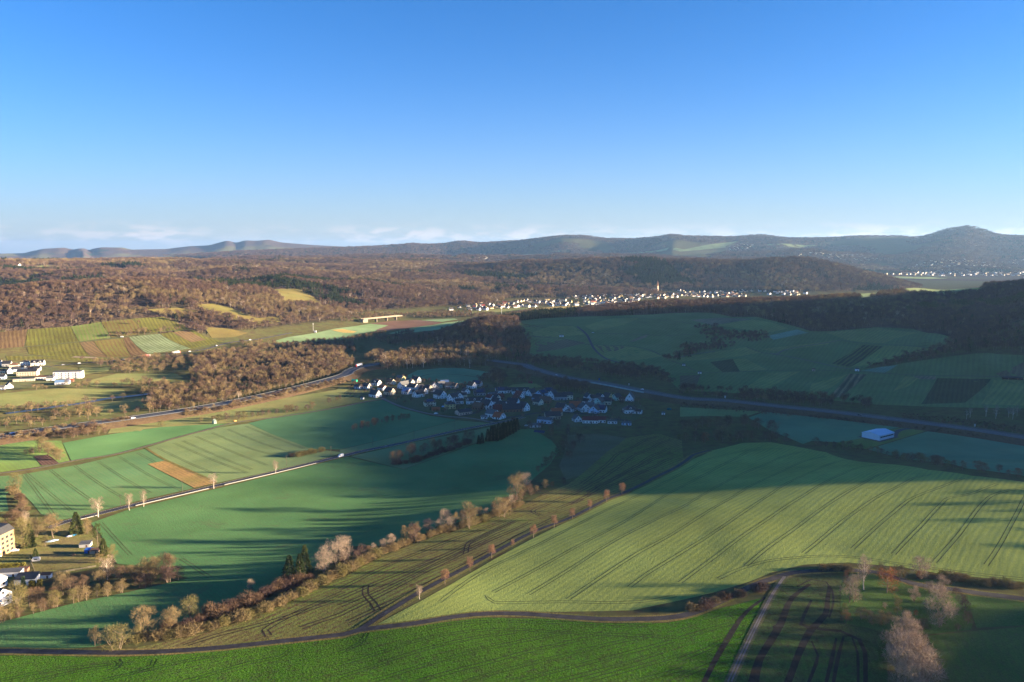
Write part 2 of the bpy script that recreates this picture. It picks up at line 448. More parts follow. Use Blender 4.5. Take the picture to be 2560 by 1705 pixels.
def strip_data(line, width, layer, step=6.0, lift=0.0, zfun=None, flush=False):
    L = smooth_line(line, step)
    A = np.array(L)
    T = np.gradient(A, axis=0); T /= np.linalg.norm(T, axis=1)[:, None] + 1e-9
    N = np.column_stack([-T[:, 1], T[:, 0]])
    if np.isscalar(width): width = np.full(len(A), width)
    else: width = np.interp(np.linspace(0, 1, len(A)), np.linspace(0, 1, len(width)), width)
    cols = [A + N * (width[:, None] * s) for s in (0.5, 0.0, -0.5)]
    V = []
    for c in cols:
        z = ground(c[:, 0], c[:, 1]) if zfun is None else zfun(c, A)
        if not flush: z = z + 0.06 + 0.04 * layer + np.hypot(c[:, 0], c[:, 1]) * 6e-5 * (1 + 0.5 * layer) + lift
        V.append(np.column_stack([c, z]))
    n = len(A)
    V = np.concatenate(V)
    F = []
    for k in range(2):
        a = np.arange(n - 1) + k * n
        F.append(np.column_stack([a + n, a + n + 1, a + 1, a]))
    return V, np.concatenate(F)
def strip(name, line, width, mat, layer, parent=None, lift=0.0, step=6.0, zf=None):
    V, F = strip_data(line, width, layer, step, lift, zf, zf is not None)
    o = link(name, mesh_from(name, V, F, [mat], smooth=True), parent)
    return o
from mathutils.bvhtree import BVHTree
def on_field(parent):
    me = parent.data
    vs_ = [v.co.copy() for v in me.vertices]; ps = [list(p.vertices) for p in me.polygons]
    T = BVHTree.FromPolygons(vs_, ps)
    down = Vector((0, 0, -1))
    def f(c, A):
        z0 = ground(c[:, 0], c[:, 1])
        out = np.empty(len(c))
        for i, (x, y) in enumerate(c):
            h = T.ray_cast(Vector((float(x), float(y), 500.0)), down)
            out[i] = (h[0].z + 0.035) if h[0] is not None else z0[i] + 0.1
        return out
    return f
def tracks(parent, lines, mat, width=0.55, gauge=1.9, layer=2):
    """tractor wheel marks: two narrow strips of pressed soil for each pass"""
    zf = on_field(parent)
    for px in lines:
        W = hits(px)
        d = math.hypot(*W[0])
        w = max(width * 0.75, d * 0.0006)
        V, F = [], []
        A = np.array(smooth_line(W, 5.0))
        T = np.gradient(A, axis=0); T /= np.linalg.norm(T, axis=1)[:, None] + 1e-9
        N = np.column_stack([-T[:, 1], T[:, 0]])
        g = max(gauge, w * 3.2)
        off = 0
        for s in (-0.5, 0.5):
            v, f = strip_data([tuple(q) for q in (A + N * g * s)[::3]] if len(A) > 9 else [tuple(q) for q in (A + N * g * s)], w, layer, 4.0, 0.0, zf, True)
            V.append(v); F.append(f + off); off += len(v)
        link('wheel_track', mesh_from('wheel_track', np.concatenate(V), np.concatenate(F), [mat]), parent)

soil = (0.085, 0.06, 0.042)
M_soil = plain('pressed soil', (0.075, 0.062, 0.040), 1.0, 0.05, 0.3, 0.6)
M_mud = plain('dark mud', (0.020, 0.017, 0.014), 0.9, 0.15, 0.4, 0.5)
def track_mat(name, a, b):
    t = NT(name); p = t.pos()
    MATS[name] = t.diffuse(t.mix(t.range(t.noise(p, 0.09, 4, 0.7), 0.36, 0.62), a, b)); return MATS[name]
M_grass_track = track_mat('worn green track', (0.058, 0.058, 0.030), (0.115, 0.145, 0.060))
M_asphalt = plain('asphalt', (0.060, 0.056, 0.060), 0.85, 0.2, 0.15, 0.4)
M_lane = plain('lane asphalt', (0.048, 0.043, 0.044), 0.9, 0.15, 0.35, 0.25)
M_highway = plain('highway asphalt', (0.070, 0.070, 0.078), 0.75, 0.3, 0.1, 0.2)
M_gravel = plain('gravel path', (0.17, 0.15, 0.13), 0.95, 0.1, 0.25, 0.4)
M_verge = crop('verge grass', (0.095, 0.105, 0.030), (0.150, 0.115, 0.042), (0.08, 0.06, 0.03), 0, 2, 0.0, 0.5, 0.06, 0.5)
M_paint = plain('road paint', (0.75, 0.75, 0.72), 0.7, 0.3)

# ---- the fields around the country road
G1, G2 = (0.056, 0.136, 0.050), (0.072, 0.150, 0.052)
a1 = row_ang(zp(7, (690, 170))[0], zp(7, (920, 415))[0])
wheat = land('wheat_field', zp(7, (620, 172), (690, 250), (745, 350), (800, 450), (1000, 470), (1290, 550), (900, 640), (500, 722), (80, 832), (-60, 860), (-80, 1050), (300, 1045), (640, 1020), (930, 950), (1240, 870), (1400, 780), (1700, 680), (1990, 520), (2250, 460)) +
    zp(8, (0, 330), (250, 330), (520, 270), (700, 200), (900, 130), (1130, 70)) + zp(5, (1190, 1080), (1340, 935), (1440, 850), (1500, 755), (1450, 690), (1320, 612), (1235, 612), (1000, 690), (930, 710), (435, 887), (55, 800)) + zp(4, (2355, 805), (1900, 918), (1470, 1022), (870, 1165)),
    crop('winter wheat', G1, G2, soil, a1, 2.4, 0.10, 0.22, 0.012, 0.14), 0, 'large winter wheat field sloping from the country road down to the long hedge')
tracks(wheat, [zp(7, (690, 170), (800, 290), (920, 418)), zp(7, (1240, 415), (1340, 480), (1440, 545))], M_grass_track)
a2 = row_ang(zp(4, (510, 860))[0], zp(4, (870, 1095))[0])
f2 = land('wheat_field', zp(4, (-30, 935), (140, 922), (560, 850), (1000, 745), (1135, 826), (1008, 852), (1325, 1015), (930, 1105), (560, 1205), (400, 1235), (280, 1190), (215, 1110), (100, 1000), (40, 1060), (60, 1170), (-30, 1180)),
    crop('young wheat', (0.060, 0.135, 0.058), (0.080, 0.150, 0.055), (0.12, 0.15, 0.07), a2, 3.0, 0.28, 0.2, 0.015, 0.12), 0, 'blue green wheat field with paired tractor tracks above the country road')
tracks(f2, [zp(4, (160, 920), (260, 1050), (380, 1215)), zp(4, (185, 915), (330, 1040), (520, 1195)), zp(4, (345, 890), (500, 1010), (650, 1115)), zp(4, (510, 860), (690, 990), (870, 1095)),
    zp(4, (670, 830), (870, 960), (1070, 1070)), zp(4, (810, 795), (1030, 930), (1240, 1030)), zp(4, (940, 772), (1060, 838))], M_grass_track)
land('stubble_field', zp(4, (1010, 850), (1140, 824), (1430, 950), (1478, 978), (1330, 1012)), crop('stubble', (0.19, 0.15, 0.05), (0.27, 0.165, 0.06), soil, a2, 3, 0.2, 0.3, 0.03, 0.3), 1, 'small ochre stubble plot between the wheat fields')
f4 = land('barley_field', zp(4, (1000, 740), (1230, 665), (1500, 600), (1700, 572), (1850, 640), (2130, 745), (2355, 770), (2230, 808), (1900, 890), (1490, 978), (1430, 947), (1140, 822)),
    crop('barley', (0.118, 0.165, 0.065), (0.10, 0.155, 0.07), (0.17, 0.18, 0.08), a2, 3.0, 0.25, 0.2, 0.015, 0.15), 0, 'pale yellow green barley field with tractor tracks beside the gravel path')
tracks(f4, [zp(4, (1080, 740), (1300, 845), (1540, 945)), zp(4, (1190, 705), (1440, 815), (1690, 910)), zp(4, (1250, 690), (1500, 800), (1745, 895)), zp(4, (1340, 660), (1600, 770), (1850, 865)),
    zp(4, (1450, 635), (1720, 745), (1990, 815)), zp(4, (1560, 612), (1800, 710), (1990, 770)), zp(4, (1680, 590), (1880, 670), (2080, 745))], M_grass_track)
strip('grass_balk', hits(zp(4, (1000, 740), (1060, 780), (1140, 825), (1300, 895), (1450, 960))), 2.6, M_verge, 2)['kind'] = 'structure'
land('wheat_field', zp(4, (1700, 570), (1960, 512), (2330, 455)) + zp(5, (290, 410), (420, 470), (620, 520), (800, 548), (640, 590), (300, 680), (0, 750)) + zp(4, (2130, 745), (1850, 640)),
    crop('dark wheat', (0.060, 0.135, 0.062), (0.072, 0.145, 0.06), (0.08, 0.12, 0.06), a2, 3, 0.12, 0.15, 0.012, 0.1), 0, 'blue green wheat field below the village with a narrow hedge in it')
land('barley_field', zp(5, (0, 752), (300, 682), (640, 592), (800, 550), (1050, 572), (800, 622), (400, 702), (0, 788)), crop('strip barley', (0.115, 0.155, 0.065), (0.10, 0.145, 0.065), (0.1, 0.13, 0.06), a2, 3, 0.12, 0.2, 0.02, 0.1), 0, 'long pale barley strip beside the country road below the village')
land('barley_field', zp(5, (70, 797), (500, 702), (1000, 602), (1130, 572), (1225, 592), (1235, 612), (1000, 690), (930, 705), (435, 885)), crop('strip barley', (0, 0, 0), (0, 0, 0)), 1, 'pale barley strip between the country road and the dark copse')
land('wheat_field', zp(4, (430, 705), (740, 648), (1100, 597), (1440, 577), (1620, 570), (1400, 625), (1230, 663), (1050, 713), (780, 782), (490, 832)), crop('north wheat', (0.068, 0.150, 0.055), (0.082, 0.165, 0.06), (0.1, 0.13, 0.06), a2, 3, 0.12, 0.15, 0.02, 0.08), 0, 'green wheat field between the gravel path and the highway bank')
land('meadow', zp(4, (-30, 725), (200, 690), (420, 690), (480, 835), (285, 865), (-30, 910)), crop('bright meadow', (0.125, 0.185, 0.045), (0.085, 0.155, 0.05), soil, a2, 4, 0.15, 0.3, 0.02, 0.1), 0, 'bright green meadow with a small ploughed plot at its edge')
land('ploughed_plot', zp(4, (230, 797), (330, 785), (410, 848), (285, 862)), crop('ploughed', (0.095, 0.06, 0.045), (0.115, 0.07, 0.055), (0.05, 0.03, 0.025), a2, 2.4, 0.6, 0.3, 0.05, 0.2), 2, 'small brown ploughed plot beside the rounded thicket')
M_rough = crop('rough meadow', (0.165, 0.16, 0.06), (0.115, 0.145, 0.05), (0.14, 0.10, 0.05), a2, 5, 0.1, 0.35, 0.02, 0.25)
land('meadow', zp(4, (735, 642), (760, 605), (1000, 575), (1400, 505), (1900, 405), (2300, 342)) + zp(5, (0, 320), (110, 335), (290, 402), (0, 450)) + zp(4, (2150, 488), (1700, 560), (1440, 577), (1100, 597)), M_rough, 0, 'yellowish rough meadow along the highway bank')
M_teal = crop('dewy pasture', (0.066, 0.148, 0.082), (0.082, 0.158, 0.076), (0.09, 0.12, 0.07), 0.3, 4, 0.08, 0.15, 0.01, 0.1)
ov = land('pasture', zp(5, (420, 262), (530, 207), (700, 192), (850, 195), (1040, 222), (1030, 250), (950, 272), (850, 306), (690, 292), (560, 262)), M_teal, 0, 'oval pasture behind the village ringed by woods')
strip('field_path', hits(zp(5, (500, 270), (620, 235), (800, 238), (960, 258))), 2.0, M_soil, 2, ov)
land('meadow', zp(5, (1130, 332), (1180, 306), (1260, 298), (1340, 300), (1385, 320), (1250, 338)), M_rough, 0, 'small meadow hemmed in by trees behind the village roofs')

# ---- the muddy strip, the big barley field and the bottom field
a3 = row_ang(zp(8, (0, 690))[0], zp(8, (700, 400))[0])
f13 = land('maize_stubble_field', zp(7, (870, 1038), (1180, 975), (1400, 925), (1750, 815), (2000, 705), (2200, 600), (2355, 545)) + zp(8, (250, 420), (480, 320), (690, 250), (950, 180), (1100, 110), (1250, 50)) +
    zp(5, (1400, 1050), (1560, 990), (1640, 930), (1700, 880), (1850, 750), (1960, 670), (2180, 640), (2340, 690), (2355, 825), (2100, 958), (1930, 1042), (1600, 1185), (1500, 1238)) +
    zp(8, (1590, 127), (1330, 228), (1060, 367), (730, 542), (530, 658), (300, 798), (130, 903), (0, 928)) + zp(7, (2000, 985), (1400, 1030)),
    crop('maize stubble', (0.110, 0.150, 0.034), (0.140, 0.130, 0.042), (0.085, 0.055, 0.032), a3, 3.2, 0.42, 0.4, 0.012, 0.4), 0, 'long muddy strip of green regrowth between the hedge and the young lane trees')
tracks(f13, [zp(8, (0, 690), (300, 560), (700, 400), (1200, 160)), zp(8, (0, 800), (400, 600), (900, 350), (1300, 170)), zp(8, (180, 600), (175, 660), (230, 720), (260, 775)),
    zp(8, (0, 625), (500, 390), (1000, 205), (1190, 140)), zp(8, (50, 850), (500, 640), (1000, 380), (1500, 120)), zp(7, (1840, 945), (1815, 905), (1900, 850), (2130, 740), (2355, 640)),
    zp(7, (1270, 1010), (1310, 980), (1700, 890), (2100, 770), (2355, 680)), zp(5, (1380, 1205), (1320, 1180), (1370, 1145), (1700, 1000), (2000, 800), (2200, 700), (2290, 680)), zp(5, (1650, 990), (1830, 850), (1850, 830), (1920, 770), (2100, 680), (2200, 658)),
    zp(5, (1500, 1150), (1900, 980), (2300, 800)), zp(8, (860, 380), (820, 350), (860, 320), (1190, 155)), zp(5, (1700, 1040), (1960, 900), (2250, 740)), zp(5, (1600, 1120), (1900, 940), (2300, 760)), zp(7, (2060, 890), (2355, 790)), zp(8, (0, 740), (350, 590), (760, 390), (1150, 200))], plain('turned soil', (0.055, 0.038, 0.026), 1, 0.05, 0.3, 0.5), 0.9, 2.6)
a4 = row_ang(zp(8, (1500, 400))[0], zp(8, (1000, 670))[0])
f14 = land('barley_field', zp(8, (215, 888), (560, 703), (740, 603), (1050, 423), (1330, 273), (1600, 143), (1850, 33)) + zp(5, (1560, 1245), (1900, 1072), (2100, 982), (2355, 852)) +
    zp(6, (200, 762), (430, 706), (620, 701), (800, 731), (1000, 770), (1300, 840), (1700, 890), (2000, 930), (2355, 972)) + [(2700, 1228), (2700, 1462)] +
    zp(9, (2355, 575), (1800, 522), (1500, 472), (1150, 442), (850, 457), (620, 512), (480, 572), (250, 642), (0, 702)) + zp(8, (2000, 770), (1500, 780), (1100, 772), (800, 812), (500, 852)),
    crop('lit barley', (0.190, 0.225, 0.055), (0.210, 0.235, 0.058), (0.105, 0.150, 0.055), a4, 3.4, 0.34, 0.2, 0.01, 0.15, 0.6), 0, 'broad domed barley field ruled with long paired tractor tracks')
TR = [zp(6, (860, 765), (700, 800), (400, 930), (130, 1075)) + zp(9, (0, 70)) + zp(8, (1900, 280), (1600, 470), (1240, 690)),
    zp(6, (1000, 795), (800, 850), (500, 990), (350, 1081)) + zp(9, (0, 215)) + zp(8, (2000, 400), (1700, 600), (1560, 695)),
    zp(6, (1170, 815), (1000, 860), (700, 1000), (580, 1081)) + zp(9, (300, 190), (0, 380)) + zp(8, (2100, 520), (1980, 610)),
    zp(6, (1340, 855), (1200, 880), (900, 1030), (820, 1081)) + zp(9, (400, 280), (0, 580)) + zp(8, (2230, 660)),
    zp(6, (1520, 895), (1400, 910), (1200, 1010), (1080, 1081)) + zp(9, (700, 270), (420, 490)),
    zp(6, (1725, 920), (1640, 930), (1500, 1000), (1340, 1081)) + zp(9, (1100, 170), (820, 400)),
    zp(6, (1940, 945), (1900, 960), (1700, 1040)) + zp(9, (1590, 0), (1400, 150), (1130, 395)),
    zp(6, (2170, 985), (2000, 1050)) + zp(9, (1840, 0), (1620, 220), (1420, 430)),
    zp(6, (2355, 1010)) + zp(9, (2110, 0), (1900, 260), (1720, 465)), zp(9, (2380, -30), (2200, 300), (2060, 510)),
    zp(6, (690, 745), (480, 760), (300, 850), (0, 1010)) + zp(8, (2000, 130), (1500, 400), (1000, 670)),
    zp(6, (550, 735), (250, 800), (0, 920)) + zp(8, (1560, 215), (1250, 370), (950, 520), (640, 745)),
    zp(8, (1000, 670), (945, 690), (1000, 712), (1560, 712), (2000, 715), (2300, 670)), zp(9, (260, 555), (500, 455), (850, 405), (1150, 402), (1500, 452), (1720, 482), (2060, 525), (2355, 556))]
tracks(f14, TR, M_grass_track, 0.6, 2.0)
a5 = row_ang(zp(8, (240, 1250))[0], zp(8, (1200, 990))[0])
f15 = land('clover_field', zp(7, (-80, 1085), (300, 1072), (900, 1080), (1500, 1040), (2355, 962)) + zp(8, (150, 925), (600, 868), (1000, 818), (1400, 828), (1900, 848), (2200, 858)) + zp(9, (0, 840), (300, 748), (600, 676), (560, 760), (420, 1000), (300, 1260)) + [(1790, 1760), (1700, 1900), (-150, 1900)],
    crop('clover', (0.034, 0.105, 0.008), (0.050, 0.122, 0.011), (0.04, 0.055, 0.018), a5, 2.2, 0.30, 0.45, 0.02, 0.5, 1.2), 0, 'bright green clover field below the dark lane')
tracks(f15, [zp(8, (0, 1140), (300, 1050), (600, 960), (1000, 902), (1200, 900), (1600, 925), (2300, 955)), zp(8, (0, 1225), (500, 1060), (900, 960), (1300, 910)), zp(8, (240, 1250), (800, 1080), (1200, 990), (1580, 915)),
    zp(8, (540, 1250), (1000, 1130), (1500, 1000), (1850, 940)), zp(8, (880, 1250), (1400, 1110), (1800, 1010), (2150, 940)), zp(8, (1230, 1250), (1700, 1130), (2355, 960)), zp(8, (1700, 1250), (2000, 1170), (2355, 1070)),
    zp(8, (2050, 1250), (2355, 1170)), zp(8, (600, 890), (1000, 845), (1500, 855), (2300, 885)), zp(7, (700, 1250), (1000, 1180), (1300, 1110), (1500, 1085)), zp(7, (760, 1180), (800, 1160), (825, 1130), (800, 1110)),
    zp(7, (900, 1200), (1040, 1150), (1060, 1105)), zp(7, (1300, 1250), (1700, 1130), (1920, 1090), (1970, 1055), (2000, 1035)), zp(8, (0, 1060), (130, 1000), (170, 960), (185, 925)), zp(9, (0, 1110), (150, 1050), (330, 960)), zp(9, (0, 1230), (230, 1130)),
    zp(9, (0, 960), (200, 900), (380, 850)), zp(8, (1500, 1250), (1900, 1150), (2355, 1010)), zp(7, (0, 1250), (400, 1175), (760, 1140)), zp(7, (250, 1250), (560, 1180), (900, 1130))], plain('wet track', (0.03, 0.05, 0.016), 1, 0.05, 0.3, 0.5), 0.5, 1.9)
f16 = land('muddy_field', zp(9, (620, 668), (700, 560), (800, 545), (1000, 530), (1120, 540), (1100, 640), (1095, 780), (1130, 865), (1400, 905), (1425, 1260)) + [(2230, 1900), (1700, 1900), (1790, 1760)] + zp(9, (300, 1260), (420, 1000), (560, 760)),
    crop('mud and grass', (0.038, 0.075, 0.020), (0.060, 0.072, 0.028), (0.04, 0.032, 0.02), 0.2, 3, 0.15, 0.4, 0.03, 0.5), 0, 'rutted field of thin green and mud beside the farm track')
zf16 = on_field(f16)
for w, ln in ((3.2, zp(9, (890, 590), (770, 680), (720, 780), (690, 860), (620, 980), (540, 1110), (490, 1265))), (3.0, zp(9, (1025, 600), (1010, 700), (995, 800), (900, 900), (820, 1050), (740, 1265))),
    (2.0, zp(9, (900, 700), (850, 800), (825, 870), (960, 900), (1100, 912), (1225, 970), (1265, 1050), (1270, 1265))), (1.6, zp(9, (1070, 960), (1040, 1100), (1000, 1265))), (1.6, zp(9, (1120, 950), (1080, 1100), (1050, 1265))),
    (1.4, zp(9, (900, 980), (945, 1080), (880, 1265))), (2.4, zp(9, (585, 680), (500, 740), (420, 820), (330, 960), (230, 1130), (165, 1265))), (1.0, zp(9, (800, 610), (900, 560), (1000, 575), (1040, 630), (1050, 720), (1020, 820))),
    (1.3, zp(9, (690, 860), (640, 880), (650, 930), (560, 1110), (530, 1265))), (1.2, zp(9, (860, 960), (790, 1100), (720, 1265))), (1.2, zp(9, (1180, 960), (1215, 1060), (1220, 1265))), (1.5, zp(9, (830, 860), (880, 895), (930, 900)))):
    strip('wheel_rut', hits(ln), [w * 0.5, w, w * 0.8], M_mud, 2, f16, zf=zf16)
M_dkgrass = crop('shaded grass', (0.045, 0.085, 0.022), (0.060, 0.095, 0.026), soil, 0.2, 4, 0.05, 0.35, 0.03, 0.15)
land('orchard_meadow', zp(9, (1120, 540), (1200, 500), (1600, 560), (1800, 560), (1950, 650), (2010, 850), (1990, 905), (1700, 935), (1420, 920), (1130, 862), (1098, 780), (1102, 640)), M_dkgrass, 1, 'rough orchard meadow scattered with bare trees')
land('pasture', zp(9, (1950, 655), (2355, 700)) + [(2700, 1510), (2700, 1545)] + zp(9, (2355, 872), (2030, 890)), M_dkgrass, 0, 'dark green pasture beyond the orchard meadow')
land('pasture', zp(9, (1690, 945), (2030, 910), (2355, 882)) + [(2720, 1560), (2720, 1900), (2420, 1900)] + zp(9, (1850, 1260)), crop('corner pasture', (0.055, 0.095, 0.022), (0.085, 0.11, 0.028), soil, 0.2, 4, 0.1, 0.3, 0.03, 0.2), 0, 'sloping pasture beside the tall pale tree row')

# ---- valley fields on the right
land('meadow', zp(6, (0, 460), (560, 490), (440, 527), (200, 520), (0, 525)), crop('pale meadow', (0.125, 0.17, 0.06), (0.11, 0.155, 0.06), soil, 0.3, 4, 0.08, 0.2, 0.02, 0.1), 0, 'pale meadow below the highway beside the village wood')
land('wheat_field', zp(6, (470, 532), (580, 492), (1000, 537), (1450, 582), (1500, 600), (1280, 640), (1280, 672), (1080, 700), (900, 692), (840, 712), (600, 610)), M_teal, 0, 'blue green wheat field between the highway and the white barn')
land('meadow', zp(6, (1080, 702), (1260, 670), (1300, 640), (1540, 598), (1690, 622), (1275, 747), (1120, 732)), crop('barn grass', (0.11, 0.15, 0.035), (0.10, 0.13, 0.04), soil, 0, 4, 0.05, 0.3, 0.05, 0.2), 1, 'grass plot around the white barn')
land('wheat_field', zp(6, (1290, 748), (1700, 624), (2355, 722)) + [(2700, 1145), (2700, 1215)] + zp(6, (2355, 930), (1960, 880), (1500, 800)), M_teal, 0, 'blue green wheat field behind the hedge right of the barn')
strip('farm_drive', hits(zp(6, (1470, 660), (1480, 635), (1530, 612), (1660, 606))), 5, M_asphalt, 3)['kind'] = 'structure'
land('fallow_field', zp(5, (1530, 700), (1560, 650), (1770, 640), (1960, 672), (1850, 750), (1700, 880), (1640, 930), (1540, 960), (1500, 860), (1540, 760)), crop('fallow', (0.085, 0.085, 0.040), (0.10, 0.095, 0.055), soil, a3, 3, 0.1, 0.35, 0.03, 0.3), 0, 'weedy fallow slope below the village gardens')

# ---- far valley fields
pale = crop('frosty field', (0.135, 0.20, 0.09), (0.16, 0.22, 0.11), soil, 0.9, 8, 0.05, 0.15, 0.008, 0.05)
land('frosty_field', zp('K', (360, 305), (500, 265), (800, 220), (1000, 175), (1200, 150), (1370, 125), (1560, 140), (1420, 200), (1250, 230), (1050, 290), (830, 310), (650, 335), (390, 358)), pale, 0, 'pale frosty valley field below the white pole')
land('ploughed_field', zp('K', (1370, 122), (1600, 95), (1850, 85), (2120, 108), (2090, 128), (1800, 165), (1550, 200), (1420, 190), (1560, 140)), crop('far ploughed', (0.115, 0.065, 0.045), (0.13, 0.08, 0.06), soil, 0.9, 6, 0.2, 0.2, 0.01, 0.1), 0, 'brown ploughed field below the concrete bridge')
land('frosty_field', zp('K', (1560, 225), (1850, 160), (2180, 110), (2355, 90), (2420, 130), (2200, 175), (1900, 205), (1650, 235)), pale, 0, 'pale frosty valley field beside the wooded knob')
land('frosty_field', zp('K', (1900, 85), (2250, 68), (2290, 78), (2120, 105)), pale, 0, 'thin pale field strip behind the ploughed field')
land('stubble_field', zp('K', (960, 190), (1080, 180), (1230, 207), (1190, 222), (1080, 218)), crop('golden', (0.30, 0.22, 0.07), (0.34, 0.25, 0.09), soil, 0, 6, 0.05, 0.2, 0.02, 0.1), 2, 'golden patch within the frosty valley field')
land('stubble_field', zp('L', (740, 40), (900, 28), (1120, 20), (1330, 25), (1200, 45), (980, 65), (780, 58)), crop('golden', (0, 0, 0), (0, 0, 0)), 0, 'golden stubble field in front of the far town')
land('frosty_field', zp('L', (0, 80), (500, 40), (740, 40), (780, 58), (500, 68), (0, 110)), M_rough, 0, 'yellowish meadow before the far town')
land('frosty_field', zp('E', (370, 66), (650, 84), (1000, 92), (1500, 112), (1790, 122), (1780, 130), (1300, 122), (800, 114), (500, 106)), pale, 0, 'narrow pale field terrace on the hill above the far town')
land('frosty_field', zp(3, (1420, 530), (1600, 492), (1950, 497), (2110, 507), (2000, 540), (1750, 552), (1550, 540)), crop('sunlit plain', (0.21, 0.25, 0.09), (0.24, 0.27, 0.10), soil, 0, 8, 0.05, 0.15, 0.006, 0.05), 0, 'sunlit pale field on the plain beyond the pine wood')
land('frosty_field', zp(3, (1060, 545), (1400, 520), (1450, 530), (1350, 560), (1250, 590), (1000, 575)), crop('sunlit plain', (0, 0, 0), (0, 0, 0)), 0, 'hazy pale field at the foot of the long wooded hill')
land('frosty_field', zp('J', (150, 55), (600, 62), (830, 80), (600, 85), (180, 75)), crop('sunlit plain', (0, 0, 0), (0, 0, 0)), 0, 'far pale field before the distant riverside town')
farf = crop('far hill field', (0.13, 0.17, 0.07), (0.16, 0.19, 0.08), soil, 0, 30, 0.05, 0.1, 0.002, 0.05)
for k, pz in enumerate([zp(2, (1950, 247), (2355, 229)) + zp(3, (200, 195), (400, 172), (380, 195), (330, 215), (0, 243)) + zp(2, (2050, 252)), zp(3, (530, 195), (640, 190), (980, 197), (900, 212), (800, 225), (640, 207)), zp(2, (1100, 266), (1290, 263), (1250, 283), (1130, 285)), zp(2, (700, 280), (860, 275), (800, 288)), zp(2, (1430, 242), (1560, 240), (1540, 250))]):
    land('hill_field', pz, farf, 1, ['long pale field high on the far right hills', 'pale field right of the hillside hamlet', 'pale field beside the far hamlet', 'small far field left of the far hamlet', 'tiny far field below the rounded hill'][k])
land('hill_field', zp(1, (80, 355), (250, 342), (450, 345), (680, 352), (500, 360), (150, 366)), crop('upland field', (0.12, 0.17, 0.06), (0.15, 0.18, 0.07), soil, 0, 10, 0.05, 0.15, 0.005, 0.1), 1, 'narrow upland field below the distant farmhouses')

# ---- meadows on the wooded hills
M_gold = crop('golden slope', (0.135, 0.105, 0.035), (0.105, 0.102, 0.033), (0.10, 0.07, 0.035), 0, 6, 0.05, 0.3, 0.012, 0.3)
for k, pz in enumerate([zp(1, (1350, 605), (1450, 600), (1560, 622), (1650, 660), (1760, 700), (1860, 690), (1950, 705), (1880, 735), (1700, 735), (1560, 695), (1380, 650)), zp(1, (1810, 505), (1930, 498), (2060, 505), (2150, 560), (2235, 620), (2130, 605), (2000, 610), (1940, 585), (1900, 540)), zp(1, (1000, 640), (1230, 628), (1340, 650), (1400, 690), (1250, 690), (1100, 660)), zp(1, (1400, 760), (1560, 770), (1700, 800), (1600, 830), (1450, 835))]):
    land('hill_meadow', pz, M_gold, 0, ['golden hill meadow with a conifer strip on its edge', 'golden hilltop meadow among the brown woods', 'narrow golden clearing above the sunlit vineyard', 'golden slope beside the sunlit vineyard'][k])

# ---- sunlit vineyard on the left
va = row_ang(zp(1, (560, 760))[0], zp(1, (640, 950))[0])
vb = row_ang(zp(1, (1000, 820))[0], zp(1, (1180, 920))[0])
def vine(key, a, b, so, ang, rows=0.55, row=6.5):
    return crop('vines ' + key, a, b, so, ang, row, rows, 0.25, 0.02, 0.25, 0.8, 0.15)
VY = [('brown', (0.17, 0.115, 0.055), (0.19, 0.13, 0.06), (0.10, 0.06, 0.035), va), ('olive', (0.155, 0.165, 0.035), (0.17, 0.155, 0.04), (0.10, 0.09, 0.03), va), ('green', (0.115, 0.185, 0.04), (0.13, 0.18, 0.04), (0.18, 0.17, 0.07), va),
      ('frost', (0.20, 0.27, 0.14), (0.23, 0.28, 0.16), (0.12, 0.14, 0.06), vb), ('red', (0.21, 0.135, 0.065), (0.19, 0.13, 0.06), (0.12, 0.09, 0.05), vb), ('mixed', (0.17, 0.15, 0.04), (0.14, 0.16, 0.04), (0.15, 0.09, 0.045), va)]
VM = {k: vine(k, *[tuple(q * 0.68 for q in c) for c in (a, b, s)], g) for k, a, b, s, g in VY}
for k, pts in (('brown', ((-40, 800), (185, 777), (165, 895), (-40, 912))), ('olive', ((190, 776), (480, 756), (540, 860), (172, 893))), ('green', ((484, 756), (690, 727), (758, 830), (544, 860))), ('mixed', ((694, 726), (900, 705), (1018, 803), (762, 830))), ('olive', ((904, 704), (1120, 691), (1298, 773), (1022, 803))),
    ('olive', ((180, 900), (540, 866), (618, 960), (430, 968), (200, 943))), ('red', ((544, 866), (640, 858), (738, 968), (622, 960))), ('mixed', ((644, 857), (838, 836), (898, 963), (742, 968))), ('brown', ((842, 836), (880, 829), (1008, 943), (902, 960))),
    ('frost', ((884, 828), (1090, 806), (1308, 908), (1012, 943))), ('olive', ((1094, 806), (1320, 779), (1440, 840), (1540, 858), (1312, 908))), ('olive', ((40, 957), (480, 967), (730, 977), (730, 1000), (300, 978), (50, 990)))):
    land('vineyard_plot', zp(1, *pts), VM[k], 0)
land('vineyard_plot', zp(1, (1180, 796), (1290, 782), (1410, 850), (1310, 864)), VM['red'], 2, 'rust brown vineyard plot inside the green one')
land('quarry_bank', zp('C', (1600, 125), (1700, 98), (2180, 118), (2230, 150), (1900, 140)), plain('pale earth', (0.42, 0.31, 0.18), 0.95, 0.1, 0.2, 0.3), 2, 'pale sandy earth bank below the sunlit vineyard')

